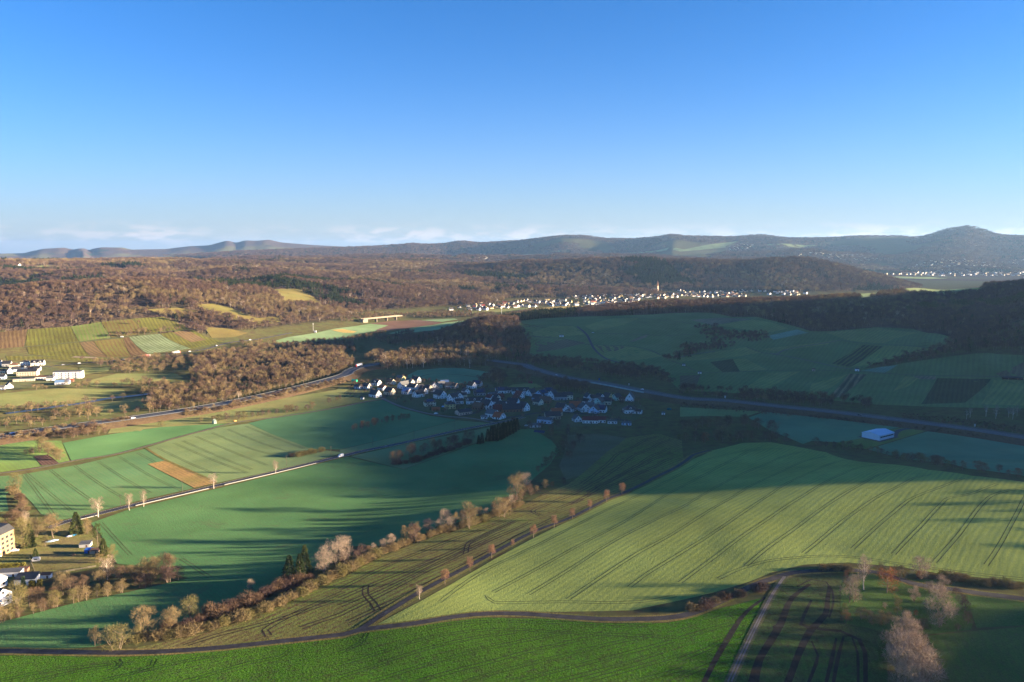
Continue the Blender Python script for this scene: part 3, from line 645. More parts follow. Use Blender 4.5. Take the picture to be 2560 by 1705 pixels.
# ---- shaded vineyard hill on the right
rv1 = row_ang(zp(6, (1160, 230))[0], zp(6, (1040, 380))[0])
rv2 = row_ang(zp(3, (1250, 890))[0], zp(3, (1080, 1010))[0])
rv3 = row_ang(zp(6, (2150, 270))[0], zp(6, (2060, 440))[0])
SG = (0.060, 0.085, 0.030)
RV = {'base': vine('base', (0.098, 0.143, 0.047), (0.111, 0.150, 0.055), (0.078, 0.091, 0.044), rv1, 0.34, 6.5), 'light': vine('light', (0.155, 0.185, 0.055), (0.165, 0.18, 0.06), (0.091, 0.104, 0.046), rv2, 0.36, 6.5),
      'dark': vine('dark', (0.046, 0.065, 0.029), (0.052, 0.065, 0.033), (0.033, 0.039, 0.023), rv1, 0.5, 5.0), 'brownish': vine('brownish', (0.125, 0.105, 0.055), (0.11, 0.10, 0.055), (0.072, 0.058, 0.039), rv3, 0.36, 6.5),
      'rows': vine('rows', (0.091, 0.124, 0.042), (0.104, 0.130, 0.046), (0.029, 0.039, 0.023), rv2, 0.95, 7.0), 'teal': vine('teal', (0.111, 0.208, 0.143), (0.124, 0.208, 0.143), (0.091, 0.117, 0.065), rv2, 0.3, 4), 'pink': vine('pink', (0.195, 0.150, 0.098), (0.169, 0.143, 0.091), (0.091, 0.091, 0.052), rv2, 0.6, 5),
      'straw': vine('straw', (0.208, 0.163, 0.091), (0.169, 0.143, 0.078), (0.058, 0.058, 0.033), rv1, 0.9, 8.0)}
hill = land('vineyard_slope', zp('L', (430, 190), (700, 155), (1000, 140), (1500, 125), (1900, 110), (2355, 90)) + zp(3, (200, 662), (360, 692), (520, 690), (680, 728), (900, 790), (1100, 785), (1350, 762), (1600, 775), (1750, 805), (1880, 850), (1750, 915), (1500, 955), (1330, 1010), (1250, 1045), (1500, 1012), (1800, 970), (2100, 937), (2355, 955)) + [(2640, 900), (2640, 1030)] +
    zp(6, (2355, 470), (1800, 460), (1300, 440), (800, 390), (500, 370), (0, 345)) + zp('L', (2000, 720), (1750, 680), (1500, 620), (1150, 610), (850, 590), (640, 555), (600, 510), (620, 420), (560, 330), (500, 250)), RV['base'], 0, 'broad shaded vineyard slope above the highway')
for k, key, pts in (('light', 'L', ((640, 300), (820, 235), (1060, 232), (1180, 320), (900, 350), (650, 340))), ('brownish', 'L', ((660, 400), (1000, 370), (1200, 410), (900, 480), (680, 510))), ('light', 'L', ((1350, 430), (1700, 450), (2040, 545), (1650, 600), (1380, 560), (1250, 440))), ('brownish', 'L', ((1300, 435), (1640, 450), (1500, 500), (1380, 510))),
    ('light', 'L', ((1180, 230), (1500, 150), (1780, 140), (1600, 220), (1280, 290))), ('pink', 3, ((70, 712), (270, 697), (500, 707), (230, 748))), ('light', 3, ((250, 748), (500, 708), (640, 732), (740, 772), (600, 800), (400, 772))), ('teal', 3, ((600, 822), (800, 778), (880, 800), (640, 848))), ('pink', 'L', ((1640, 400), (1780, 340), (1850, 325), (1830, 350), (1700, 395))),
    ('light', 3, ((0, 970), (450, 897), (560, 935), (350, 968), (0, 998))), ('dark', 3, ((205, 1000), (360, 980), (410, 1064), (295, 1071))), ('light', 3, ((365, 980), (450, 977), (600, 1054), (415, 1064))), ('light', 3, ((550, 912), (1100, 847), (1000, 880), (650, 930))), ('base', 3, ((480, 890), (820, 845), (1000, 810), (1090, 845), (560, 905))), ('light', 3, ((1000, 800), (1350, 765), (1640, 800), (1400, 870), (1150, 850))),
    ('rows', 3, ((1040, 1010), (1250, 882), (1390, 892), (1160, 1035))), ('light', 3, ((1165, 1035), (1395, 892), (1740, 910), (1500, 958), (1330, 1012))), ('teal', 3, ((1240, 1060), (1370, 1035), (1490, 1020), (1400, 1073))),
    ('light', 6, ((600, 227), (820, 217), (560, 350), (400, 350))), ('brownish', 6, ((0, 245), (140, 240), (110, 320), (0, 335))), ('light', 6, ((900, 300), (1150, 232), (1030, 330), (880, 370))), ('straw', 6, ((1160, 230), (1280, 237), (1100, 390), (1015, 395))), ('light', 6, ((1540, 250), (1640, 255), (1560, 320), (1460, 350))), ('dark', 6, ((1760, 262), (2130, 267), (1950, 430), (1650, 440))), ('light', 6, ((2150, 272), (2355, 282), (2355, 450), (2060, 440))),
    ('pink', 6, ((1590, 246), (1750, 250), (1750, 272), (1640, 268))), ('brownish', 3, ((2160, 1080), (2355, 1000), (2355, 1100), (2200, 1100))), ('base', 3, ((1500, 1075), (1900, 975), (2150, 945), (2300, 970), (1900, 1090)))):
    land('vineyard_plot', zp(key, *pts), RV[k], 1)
M_vpath = plain('vineyard path', (0.13, 0.12, 0.10), 0.95, 0.1, 0.2, 0.3)
M_gpath = plain('grassy vineyard path', (0.105, 0.115, 0.055), 0.95, 0.1, 0.2, 0.3)
for m, w, ln in ((M_gpath, 3.5, zp(3, (0, 1082), (450, 1066), (900, 1056), (1200, 1065), (1600, 1090), (2355, 1112))), (M_vpath, 3.2, zp(3, (620, 940), (850, 985), (1050, 1030), (1240, 1060))), (M_vpath, 3.2, zp(3, (0, 968), (100, 945), (240, 928))), (M_vpath, 2.8, zp(3, (660, 945), (760, 908), (1100, 850))), (M_gpath, 3, zp(3, (1100, 850), (1350, 880), (1740, 912))),
    (M_gpath, 3, zp(3, (450, 895), (560, 935), (760, 965))), (M_asphalt, 4.0, zp('L', (1105, 238), (1160, 280), (1210, 330), (1240, 390), (1270, 450), (1320, 510), (1390, 565), (1480, 600), (1600, 632))), (M_gpath, 4, zp('L', (480, 340), (700, 345), (900, 360), (1100, 400), (1250, 430), (1700, 450), (1850, 480), (1980, 535))),
    (M_gpath, 3.5, zp('L', (1240, 305), (1500, 315), (1850, 325), (2355, 320))), (M_gpath, 3, zp('L', (560, 240), (800, 225), (1050, 225))), (M_gpath, 4, zp('L', (610, 520), (700, 555), (850, 575), (1000, 575))), (M_gpath, 3, zp('L', (2100, 600), (2230, 650), (2355, 710))), (M_gpath, 3, zp('L', (1700, 140), (1950, 170), (2200, 190), (2355, 220)))):
    strip('vineyard_path', hits(ln), w, m, 3)['kind'] = 'structure'

# ---- meadows by the river on the left
for k, pz in enumerate([zp(4, (-20, 370), (400, 330), (850, 342), (870, 395), (400, 440), (-20, 480)), zp(4, (540, 190), (760, 185), (740, 215), (560, 240)), zp(4, (560, 290), (800, 230), (1200, 230), (1260, 260), (900, 300), (640, 320)), zp('K', (160, 430), (400, 400), (620, 390), (640, 405), (380, 450), (200, 465)), zp(4, (600, 450), (900, 400), (1050, 380), (1000, 460), (700, 520)), zp(4, (740, 640), (900, 598), (1000, 600), (960, 625))]):
    land('meadow', pz, M_rough, 0, ['riverside meadow beside the gabled town', 'bright meadow under the valley road', 'garden meadow right of the white apartment block', 'misty clearing in the river woods', 'meadow along the narrow river', 'bright grass at the foot of the highway bank'][k])
M_water = NT('river water'); MATS['water'] = M_water = M_water.finish((0.05, 0.07, 0.09), 0.35, 0.4)
rv = strip('river', hits(zp(4, (40, 505), (250, 478), (400, 455), (560, 435), (750, 400), (900, 385), (1060, 365))), 9, M_water, 4)
tag(rv, 'narrow pale blue river between the riverside trees', None, None, 'structure')
# ---- gardens of the village and the hamlet at the left
M_garden = crop('garden ground', (0.065, 0.080, 0.030), (0.085, 0.085, 0.045), (0.07, 0.055, 0.04), 0.4, 5, 0.05, 0.5, 0.06, 0.4)
vil = land('village_ground', zp('A', (0, 480), (150, 380), (400, 300), (650, 230), (900, 220), (1100, 290), (1400, 310), (1700, 340), (2100, 330), (2355, 420)) + zp('B', (150, 180), (500, 170), (900, 200), (1300, 240), (1700, 260), (2050, 320), (2200, 450), (2100, 600), (1900, 700), (1300, 700), (900, 760), (600, 760), (300, 640), (150, 620)) + zp('A', (2355, 900), (1900, 830), (1300, 780), (900, 700), (620, 590), (300, 560), (0, 560)), M_garden, 0, 'gardens and yards of the valley village')
town_l = land('town_ground', zp('C', (-100, 850), (-100, 250), (400, 220), (1000, 220), (1150, 330), (1750, 440), (1750, 650), (1600, 740), (1200, 760), (400, 850)), M_garden, 0, 'yards of the sunlit town')
gard = land('allotment_ground', zp('D', (-100, 120), (500, 170), (950, 230), (1150, 250), (1420, 560), (1500, 740), (1250, 830), (900, 900), (560, 1000), (350, 1200), (-100, 1500)), crop('allotment grass', (0.115, 0.125, 0.035), (0.14, 0.115, 0.05), (0.10, 0.07, 0.04), 0.2, 6, 0.15, 0.45, 0.05, 0.4), 1, 'allotment gardens beside the country road')

# ------------------------------------------------------------------ roads and paths
def road(name, px, width, mat, layer=3, label=None, verge=0.0, line=False, world_line=None):
    W = world_line or hits(px)
    if verge:
        strip('grass_verge', W, width + verge * 2, M_verge, layer - 1)['kind'] = 'structure'
    o = strip(name, W, width, mat, layer)
    tag(o, label, None, None, 'structure')
    if line:
        V, F = strip_data(W, 0.14, layer + 1, 4.0)
        keep = (np.arange(len(F)) // 2) % 3 == 0
        link('lane_marking', mesh_from('lane_marking', V, F[keep], [M_paint]), o)
        L = np.array(smooth_line(W, 6.0)); T = np.gradient(L, axis=0); T /= np.linalg.norm(T, axis=1)[:, None]
        for s in (-1, 1):
            off = L + np.column_stack([-T[:, 1], T[:, 0]]) * (width / 2 - 0.3) * s
            V, F = strip_data([tuple(q) for q in off[::2]], 0.2, layer + 1, 6.0)
            link('edge_line', mesh_from('edge_line', V, F, [M_paint]), o)
    return o
CROAD = zp(4, (330, 1290), (430, 1250), (580, 1215), (870, 1142), (1170, 1072), (1490, 997), (1900, 902), (2355, 792)) + zp(5, (200, 752), (400, 712), (800, 622), (1110, 562), (1260, 530))
road('country_road', CROAD, 6.0, M_asphalt, 3, 'dark country road with a white guard rail running up to the village', 1.8, True)
LANE = zp(7, (-100, 1048), (300, 1055), (900, 1060), (1400, 1035), (1900, 985), (2355, 935)) + zp(8, (130, 907), (500, 862), (800, 813), (1000, 795), (1250, 795), (1600, 820), (1900, 832)) + zp(9, (0, 812), (300, 700), (500, 602), (640, 552), (780, 512), (1000, 497), (1200, 497), (1400, 520), (1600, 590), (1900, 632), (2100, 662), (2355, 692)) + [(2700, 1520)]
road('farm_lane', LANE, 3.6, M_lane, 3, 'narrow dark farm lane crossing below the fields', 1.3)
SIDE = zp(8, (130, 907), (300, 797), (530, 656), (730, 546), (1060, 371), (1330, 231), (1590, 131), (1830, 8)) + zp(5, (1950, 1045), (2150, 946), (2355, 837)) + zp(6, (100, 785), (200, 757))
road('tree_lane', SIDE, 3.2, M_lane, 3, 'straight lane lined with young trees', 2.2)
road('gravel_path', zp(4, (-40, 920), (250, 880), (520, 825), (780, 785), (1050, 715), (1230, 664), (1400, 620), (1620, 566), (2000, 515), (2355, 455)) + zp(5, (150, 428), (290, 405)), 2.6, M_gravel, 3, 'pale gravel path between the wheat fields', 1.2)
road('village_street', zp(5, (285, 398), (400, 450), (560, 495), (720, 522), (900, 538), (1070, 570)), 4.5, M_gravel, 3, 'pale street along the edge of the village gardens', 0)
road('farm_track', zp(9, (720, 535), (640, 650), (560, 800), (470, 980), (340, 1260)) + [(1780, 1790)], 3.6, crop('track grass', (0.06, 0.07, 0.03), (0.08, 0.075, 0.045), soil, 0, 3, 0, 0.4, 0.1, 0.3), 3, 'grassy farm track with two bare wheel ruts')
for s in (-6, 6):
    strip('bare_rut', hits(zp(9, (715 + s, 540), (640 + s, 650), (560 + s * 1.3, 800), (470 + s * 1.6, 980), (340 + s * 2, 1260))), 0.6, plain('pale rut', (0.14, 0.125, 0.12), 0.95, 0.1, 0.2, 0.5), 4)['kind'] = 'structure'
road('valley_road', zp(1, (200, 1045), (350, 1030), (560, 1010), (800, 990), (950, 972), (1180, 945), (1380, 918), (1560, 870), (1740, 848), (1870, 825), (2000, 800)), 7, M_highway, 3, 'valley road running under the sunlit vineyard', 2.5)
road('vineyard_track', zp(1, (160, 897), (540, 862), (840, 833), (1020, 804), (1300, 776)), 3, M_gpath, 3, 'grassy track through the middle of the sunlit vineyard', 0)
VST = [zp('B', (0, 640), (200, 600), (450, 560), (700, 520), (900, 500), (1300, 530), (1700, 590), (2000, 640)), zp('A', (1070, 560), (1300, 480), (1600, 460), (1900, 440), (2300, 420)), zp('A', (560, 560), (760, 470), (900, 440), (1100, 470)), zp('B', (1000, 400), (1300, 330), (1400, 300)), zp('A', (1700, 830), (1900, 790), (2200, 650), (2355, 560))]
for ln in VST: tag(road('village_street', ln, 4.5, M_lane, 3, None, 0), 'dark street between the village houses', None, None, 'structure')
# ------------------------------------------------------------------ the highway on its low bank
HWY = [hit(u, v, 4.5) for u, v in zp(4, (-250, 705), (0, 660), (400, 600), (800, 548), (1200, 490), (1500, 440), (1800, 380), (2100, 310), (2355, 240)) + zp(5, (70, 210), (200, 172))]
HWY += [(-120, 1262)]
HWY += [hit(u, v, 4.5) for u, v in zp('L', (470, 625), (620, 670), (850, 735), (1100, 790), (1400, 835)) + zp(6, (0, 392), (300, 412), (700, 455), (1000, 485), (1500, 545), (2000, 610), (2355, 665))]
_a, _b = np.array(HWY[-2]), np.array(HWY[-1]); _d = (_b - _a) / np.linalg.norm(_b - _a)
HWY += [tuple(_b + _d * q) for q in (60, 140, 260)]
HL = np.array(smooth_line(HWY, 12.0))
HT = np.gradient(HL, axis=0); HT /= np.linalg.norm(HT, axis=1)[:, None]
HN = np.column_stack([-HT[:, 1], HT[:, 0]])
HZ = ground(HL[:, 0], HL[:, 1])
k = np.ones(9) / 9
HZ = np.convolve(np.pad(HZ, 4, mode='edge'), k, 'valid') + 4.2
def cross(name, offs, mat, parent=None, closed=False):
    """a strip along the highway: offs = [(sideways, up relative to the road)]"""
    rows = [np.column_stack([HL + HN * s, (HZ + h) if h is not None else (ground(*(HL + HN * s).T) - 0.6)]) for s, h in offs]
    n = len(HL); V = np.concatenate(rows); F = []
    for i in range(len(offs) - 1):
        a = np.arange(n - 1) + i * n
        F.append(np.column_stack([a, a + 1, a + n + 1, a + n]))
    return link(name, mesh_from(name, V, np.concatenate(F), [mat], smooth=True), parent)
M_bank = crop('highway bank', (0.085, 0.056, 0.034), (0.105, 0.075, 0.04), (0.06, 0.04, 0.028), 0, 3, 0.1, 0.4, 0.03, 0.5)
bank = cross('highway_bank', [(-20, None), (-8.6, -0.05), (8.6, -0.05), (20, None)], M_bank)
tag(bank, 'brown scrubby bank carrying the highway', None, None, 'structure')
hw = cross('highway', [(-7.6, 0.05), (0, 0.15), (7.6, 0.05)], M_highway)
tag(hw, 'blue grey dual highway curving past the village', None, None, 'structure')
for s in (-7.0, -0.6, 0.6, 7.0):
    cross('edge_line', [(s - 0.1, 0.20), (s + 0.1, 0.20)], plain('worn paint', (0.30, 0.30, 0.30), 0.8, 0.2), hw)
M_rail = plain('galvanised rail', (0.13, 0.135, 0.14), 0.7, 0.2)
for s in (-8.1, 8.1):
    cross('guard_rail', [(s - 0.06, 0.55), (s - 0.06, 0.95), (s + 0.06, 0.95), (s + 0.06, 0.55), (s - 0.06, 0.55)], M_rail, hw)
# ---- the terrain sheet itself
def scatter_cover(x, y, z):
    """0 open grass .. 1 wooded ground"""
    r = np.hypot(x, y)
    f = np.clip((z - 13) / 4, 0, 1) * ((y > 1180) | (x > 0.66 * y + 60))
    far = (r > 5200)
    n = fbm(x / 900, y / 900, 33, 4)
    f = np.where(far, np.clip((0.63 - n) / 0.05, 0, 1) * np.clip((z + 18) / 15, 0.35, 1), f)
    return f
cov = scatter_cover(GX, GY, GZ)
for poly in OPEN:
    P = np.array(poly)
    m = (GX > P[:, 0].min()) & (GX < P[:, 0].max()) & (GY > P[:, 1].min()) & (GY < P[:, 1].max())
    if m.any():
        idx = np.nonzero(m)
        ins = in_poly(GX[idx], GY[idx], poly)
        cov[idx[0][ins], idx[1][ins]] = 0
na = len(AZ)
t = NT('terrain')
p = t.pos()
at = t.new('Attribute'); at.attribute_name = 'cover'
wood = t.mix(t.range(t.noise(p, 0.0035, 4, 0.6), 0.35, 0.65), (0.090, 0.060, 0.044), (0.120, 0.082, 0.055))
wood = t.mix(t.range(t.noise(p, 0.045, 3, 0.7), 0.4, 0.7), wood, (0.050, 0.034, 0.028))
gr = t.mix(t.range(t.noise(p, 0.012, 4, 0.6), 0.35, 0.65), (0.125, 0.115, 0.045), (0.095, 0.11, 0.042))
gr = t.mix(t.range(t.noise(p, 0.09, 3, 0.7), 0.42, 0.7), gr, (0.085, 0.06, 0.035))
con = t.range(t.noise(p, 0.0017, 3, 0.6), 0.60, 0.66)
wood = t.mix(con, wood, (0.030, 0.045, 0.022))
terr_m = t.diffuse(t.mix(at.outputs['Fac'], gr, wood), t.bump(t.math('MULTIPLY', t.noise(p, 0.05, 3, 0.7), t.range(at.outputs['Fac'], 0, 1, 0.06, 1.0)), 1.0, 9.0))
idx = np.arange(na * NR).reshape(na, NR)
quads = np.stack([idx[:-1, :-1], idx[:-1, 1:], idx[1:, 1:], idx[1:, :-1]], -1).reshape(-1, 4)
verts = np.stack([GX, GY, GZ], -1).reshape(-1, 3)
me = mesh_from('terrain', verts, quads, [terr_m], smooth=True)
attr = me.attributes.new('cover', 'FLOAT', 'POINT')
attr.data.foreach_set('value', cov.ravel().astype(np.float32))
terr = link('terrain', me)
tag(terr, 'valley floor and rolling wooded hills', None, None, 'structure')
# ------------------------------------------------------------------ trees
def tw_mat(name, a, b, c=None):
    """bark and twigs: tone differs from tree to tree and from clump to clump"""
    if name in MATS: return MATS[name]
    t = NT(name)
    if 'bark' not in name: a, b = (a[0] * 0.96, a[1] * 1.0, a[2] * 1.1), (b[0] * 0.96, b[1] * 1.0, b[2] * 1.1)
    oi = t.new('ObjectInfo')
    col = t.mix(oi.outputs['Random'], a, b)
    tcn = t.new('TexCoord')
    n = t.noise(tcn.outputs['Object'], 0.55, 2, 0.6)
    col = t.mix(1.0, col, t.range(n, 0.3, 0.7, 0.75, 1.25), 'MULTIPLY')
    if c: col = t.mix(t.range(t.noise(tcn.outputs['Object'], 0.25, 2), 0.5, 0.6), col, c)
    MATS[name] = t.diffuse(col)
    return MATS[name]
TW = dict(
    tan=tw_mat('tan twigs', (0.27, 0.19, 0.085), (0.20, 0.145, 0.07)),
    brown=tw_mat('brown twigs', (0.18, 0.112, 0.062), (0.13, 0.082, 0.052)),
    purple=tw_mat('purple brown twigs', (0.14, 0.085, 0.062), (0.105, 0.066, 0.054)),
    pale=tw_mat('pale twigs', (0.37, 0.275, 0.185), (0.31, 0.225, 0.15)),
    rust=tw_mat('rust leaves', (0.34, 0.135, 0.055), (0.27, 0.12, 0.06)),
    olive=tw_mat('olive twigs', (0.205, 0.165, 0.060), (0.165, 0.14, 0.055)),
    yellow=tw_mat('yellow evergreen', (0.235, 0.205, 0.035), (0.21, 0.18, 0.04)),
    needle=tw_mat('dark needles', (0.030, 0.045, 0.020), (0.042, 0.055, 0.022)),
    pine=tw_mat('pine needles', (0.085, 0.095, 0.028), (0.060, 0.075, 0.026)),
    fir=tw_mat('green fir needles', (0.080, 0.12, 0.045), (0.065, 0.105, 0.04)))
M_bark = tw_mat('brown bark', (0.23, 0.18, 0.13), (0.17, 0.13, 0.095))
M_birch = tw_mat('white birch bark', (0.60, 0.52, 0.44), (0.52, 0.44, 0.36))

def tube(path, radii, sides):
    path = np.array(path, float)
    V, F = [], []
    T = np.gradient(path, axis=0); T /= np.linalg.norm(T, axis=1)[:, None] + 1e-9
    for i, (p, t_, r) in enumerate(zip(path, T, radii)):
        a = np.cross(t_, (0.3, 0.9, 0.2)); a /= np.linalg.norm(a) + 1e-9
        b = np.cross(t_, a)
        for k in range(sides):
            f = 2 * math.pi * k / sides
            V.append(p + r * (math.cos(f) * a + math.sin(f) * b))
    for i in range(len(path) - 1):
        for k in range(sides):
            k2 = (k + 1) % sides
            F += [(i * sides + k, i * sides + k2, (i + 1) * sides + k2), (i * sides + k, (i + 1) * sides + k2, (i + 1) * sides + k)]
    return np.array(V), np.array(F)
def joinm(parts):
    V, F, o = [], [], 0
    for v, f in parts:
        V.append(v); F.append(f + o); o += len(v)
    return np.concatenate(V), np.concatenate(F)
def slivers(base, dirs, L, w, rng):
    n = len(base)
    d = dirs / (np.linalg.norm(dirs, axis=1)[:, None] + 1e-9)
    s = np.cross(d, rng.normal(size=(n, 3))); s /= np.linalg.norm(s, axis=1)[:, None] + 1e-9
    w = np.broadcast_to(w, (n,))[:, None]; L = np.broadcast_to(L, (n,))[:, None]
    V = np.stack([base - s * w / 2, base + s * w / 2, base + d * L], 1).reshape(-1, 3)
    return V, np.arange(n * 3).reshape(-1, 3)
def blob_twigs(blobs, n, L, w, rng, up=0.5, shell=0.45):
    B = np.array([b[0] for b in blobs]); R = np.array([b[1] for b in blobs])
    k = rng.choice(len(B), n, p=R ** 2 / (R ** 2).sum())
    d = rng.normal(size=(n, 3)); d /= np.linalg.norm(d, axis=1)[:, None]
    rr = shell + (1 - shell) * rng.random(n) ** 0.6
    p = B[k] + d * (R[k] * rr)[:, None] * np.array([1, 1, 0.95])
    p[:, 2] = np.maximum(p[:, 2], 0.05)
    dd = d * 0.9 + np.array([0, 0, up]) + rng.normal(size=(n, 3)) * 0.45
    return slivers(p, dd, L * (0.6 + 0.8 * rng.random(n)), w * (0.7 + 0.6 * rng.random(n)), rng)
def deciduous(seed, h=10.0, cr=3.4, base=0.25, n=2200, tl=0.9, tw=0.075, nb=9, vase=0.0, stems=1, up=0.5, tr=0.22):
    """leafless tree: trunk with limbs, and a crown of twig clumps; unit metres"""
    rng = np.random.default_rng(seed)
    tparts, cparts, blobs = [], [], []
    for s in range(stems):
        ox, oy = (rng.normal(size=2) * (0.12 * cr if stems > 1 else 0))
        lean = rng.normal(size=2) * 0.05 * h + np.array([ox, oy]) * (1.5 if stems > 1 else 0)
        top = np.array([ox + lean[0], oy + lean[1], h * (0.80 - 0.1 * rng.random())])
        path = [np.array([ox, oy, -0.4]), np.array([ox, oy, 0]) + (top - [ox, oy, 0]) * 0.3 + rng.normal(size=3) * 0.02 * h, np.array([ox, oy, 0]) + (top - [ox, oy, 0]) * 0.65 + rng.normal(size=3) * 0.03 * h, top]
        r0 = tr * h / 10 / (1 if stems == 1 else 1.5)
        tparts.append(tube(path, [r0 * 1.25, r0 * 0.85, r0 * 0.5, r0 * 0.12], 6))
        blobs.append((top + np.array([0, 0, 0.06 * h]), cr * 0.42))
        for i in range(nb):
            f = 2 * math.pi * (i * 0.382 + rng.random() * 0.12)
            zt = base + (1 - base) * (i + 0.5) / nb
            z0 = h * (base * 0.75 + (0.62 - base * 0.4) * i / nb)
            rad_ = cr * (0.95 * math.sqrt(max(0.05, 1 - (2 * zt - 0.95 - base * 0.5) ** 2)) if vase == 0 else (0.35 + 0.6 * zt)) * (0.75 + 0.4 * rng.random()) * 0.72
            p0 = np.array([ox, oy, z0]) + lean_at(lean, z0 / h)
            p2 = np.array([ox + rad_ * math.cos(f), oy + rad_ * math.sin(f), min(h * 0.93, h * zt * 0.95 + 0.05 * h)])
            p1 = (p0 + p2) / 2 + np.array([0, 0, 0.02 * h * (1 if vase else -0.3)]) + rng.normal(size=3) * 0.02 * h
            tparts.append(tube([p0, p1, p2], [r0 * 0.42, r0 * 0.26, r0 * 0.08], 4))
            blobs.append((p2, cr * (0.34 + 0.16 * rng.random())))
            for j in range(3):
                q = p1 + (p2 - p1) * rng.random()
                e = q + rng.normal(size=3) * cr * 0.28 + np.array([0, 0, 0.06 * h])
                cparts.append(tube([q, (q + e) / 2 + rng.normal(size=3) * 0.05, e], [r0 * 0.14, r0 * 0.1, r0 * 0.04], 3))
    cparts.append(blob_twigs(blobs, n, tl, tw, rng, up, 0.25))
    return joinm(tparts), joinm(cparts)
def lean_at(lean, f): return np.array([lean[0] * f, lean[1] * f, 0])
def shrubby(seed, h=3.2, r=2.2, n=1400, tl=0.8, tw=0.08):
    rng = np.random.default_rng(seed)
    tparts, blobs = [], []
    for i in range(9):
        f = 2 * math.pi * (i * 0.382) + rng.random()
        q = r * math.sqrt((i + 0.4) / 9) * 0.72
        e = np.array([q * math.cos(f), q * math.sin(f), h * (0.45 + 0.35 * rng.random()) * (1 - 0.25 * q / r)])
        b = np.array([e[0] * 0.25, e[1] * 0.25, -0.3])
        tparts.append(tube([b, (b + e) / 2 + rng.normal(size=3) * 0.1, e], [0.09, 0.06, 0.02], 4))
        blobs.append((e, r * (0.32 + 0.16 * rng.random())))
        blobs.append((np.array([e[0] * 0.9, e[1] * 0.9, e[2] * 0.45]), r * 0.33))
    return joinm(tparts), blob_twigs(blobs, n, tl, tw, rng, 0.55, 0.3)
def conifer(seed, h=11.0, r=2.4, n=2600, droop=0.25, base=0.06, ragged=0.25):
    rng = np.random.default_rng(seed)
    trunk = tube([(0, 0, -0.4), (0, 0, h * 0.5), (0, 0, h)], [0.2 * h / 10, 0.12 * h / 10, 0.02], 6)
    zt = base + (1 - base) * rng.random(n) ** 1.35
    tier = np.round(zt * 16) / 16
    zt = zt * 0.5 + tier * 0.5
    f = rng.random(n) * 2 * math.pi
    prof = r * (1 - zt) ** 0.85 * (1 - ragged + ragged * 2 * vnoise(f * 1.3, zt * 9, seed)) + 0.08
    q = prof * (0.35 + 0.65 * rng.random(n) ** 0.5)
    p = np.column_stack([q * np.cos(f), q * np.sin(f), h * zt - droop * q])
    d = np.column_stack([np.cos(f), np.sin(f), np.full(n, -droop * 1.4)]) + rng.normal(size=(n, 3)) * 0.3
    V, F = slivers(p, d, 0.75 * (0.6 + 0.8 * rng.random(n)) * h / 10, 0.26 * h / 10, rng)
    return trunk, (V, F)
def pinetree(seed, h=12.0, r=2.6, n=1500):
    rng = np.random.default_rng(seed)
    parts = [tube([(0, 0, -0.4), (0.1, 0, h * 0.5), (0, 0.1, h * 0.92)], [0.22, 0.16, 0.05], 6)]
    blobs = [(np.array([0, 0, h * 0.92]), r * 0.45)]
    for i in range(11):
        f = 2.4 * i + rng.random(); z = h * (0.42 + 0.5 * i / 11)
        q = r * (1.0 - 0.55 * i / 11) * (0.7 + 0.4 * rng.random())
        e = np.array([q * math.cos(f), q * math.sin(f), z + 0.2])
        parts.append(tube([(0, 0, z - 0.3), e * 0.6 + np.array([0, 0, z * 0.4]), e], [0.07, 0.05, 0.02], 4))
        blobs.append((e, r * 0.36))
    return joinm(parts), blob_twigs(blobs, n, 0.45, 0.2, rng, 0.3, 0.1)

# ---- mesh library: every kind has a few shapes; each carries trunk and crown, measured in metres
LIB = {}
def lib(kind, shape_list, h, bark, twig):
    LIB[kind] = []
    for (tv, tf), (cv, cf) in shape_list:
        LIB[kind].append((mesh_from(kind + ' trunk', tv, tf, [bark], smooth=True), mesh_from(kind + ' crown', cv, cf, [twig]), h))
dec = [deciduous(100 + i, 10, 3.3 + 0.4 * (i % 3), 0.22 + 0.05 * (i % 2), 1900, 0.95, 0.065) for i in range(5)]
ste = [deciduous(140 + i, 10, 4.0, 0.12, 2300, 1.0, 0.068, 6, 0.0, 3) for i in range(4)]
shr = [shrubby(200 + i, 3.4, 2.2 + 0.2 * i, 1500) for i in range(5)]
vas = [deciduous(240 + i, 10, 2.9, 0.34, 1500, 0.85, 0.05, 10, 1.0, 1, 0.9, 0.20) for i in range(3)]
lin = [deciduous(260 + i, 8, 2.3, 0.36, 2000, 0.65, 0.06, 11, 0.0, 1, 0.5, 0.20) for i in range(3)]
con = [conifer(300 + i, 11, 2.4) for i in range(3)]
thu = [conifer(320 + i, 9, 2.9, 3000, 0.1, 0.03, 0.35) for i in range(2)]
pin = [pinetree(340 + i) for i in range(3)]
slim = [conifer(360, 9, 1.3, 2200, -0.1, 0.02, 0.1)]
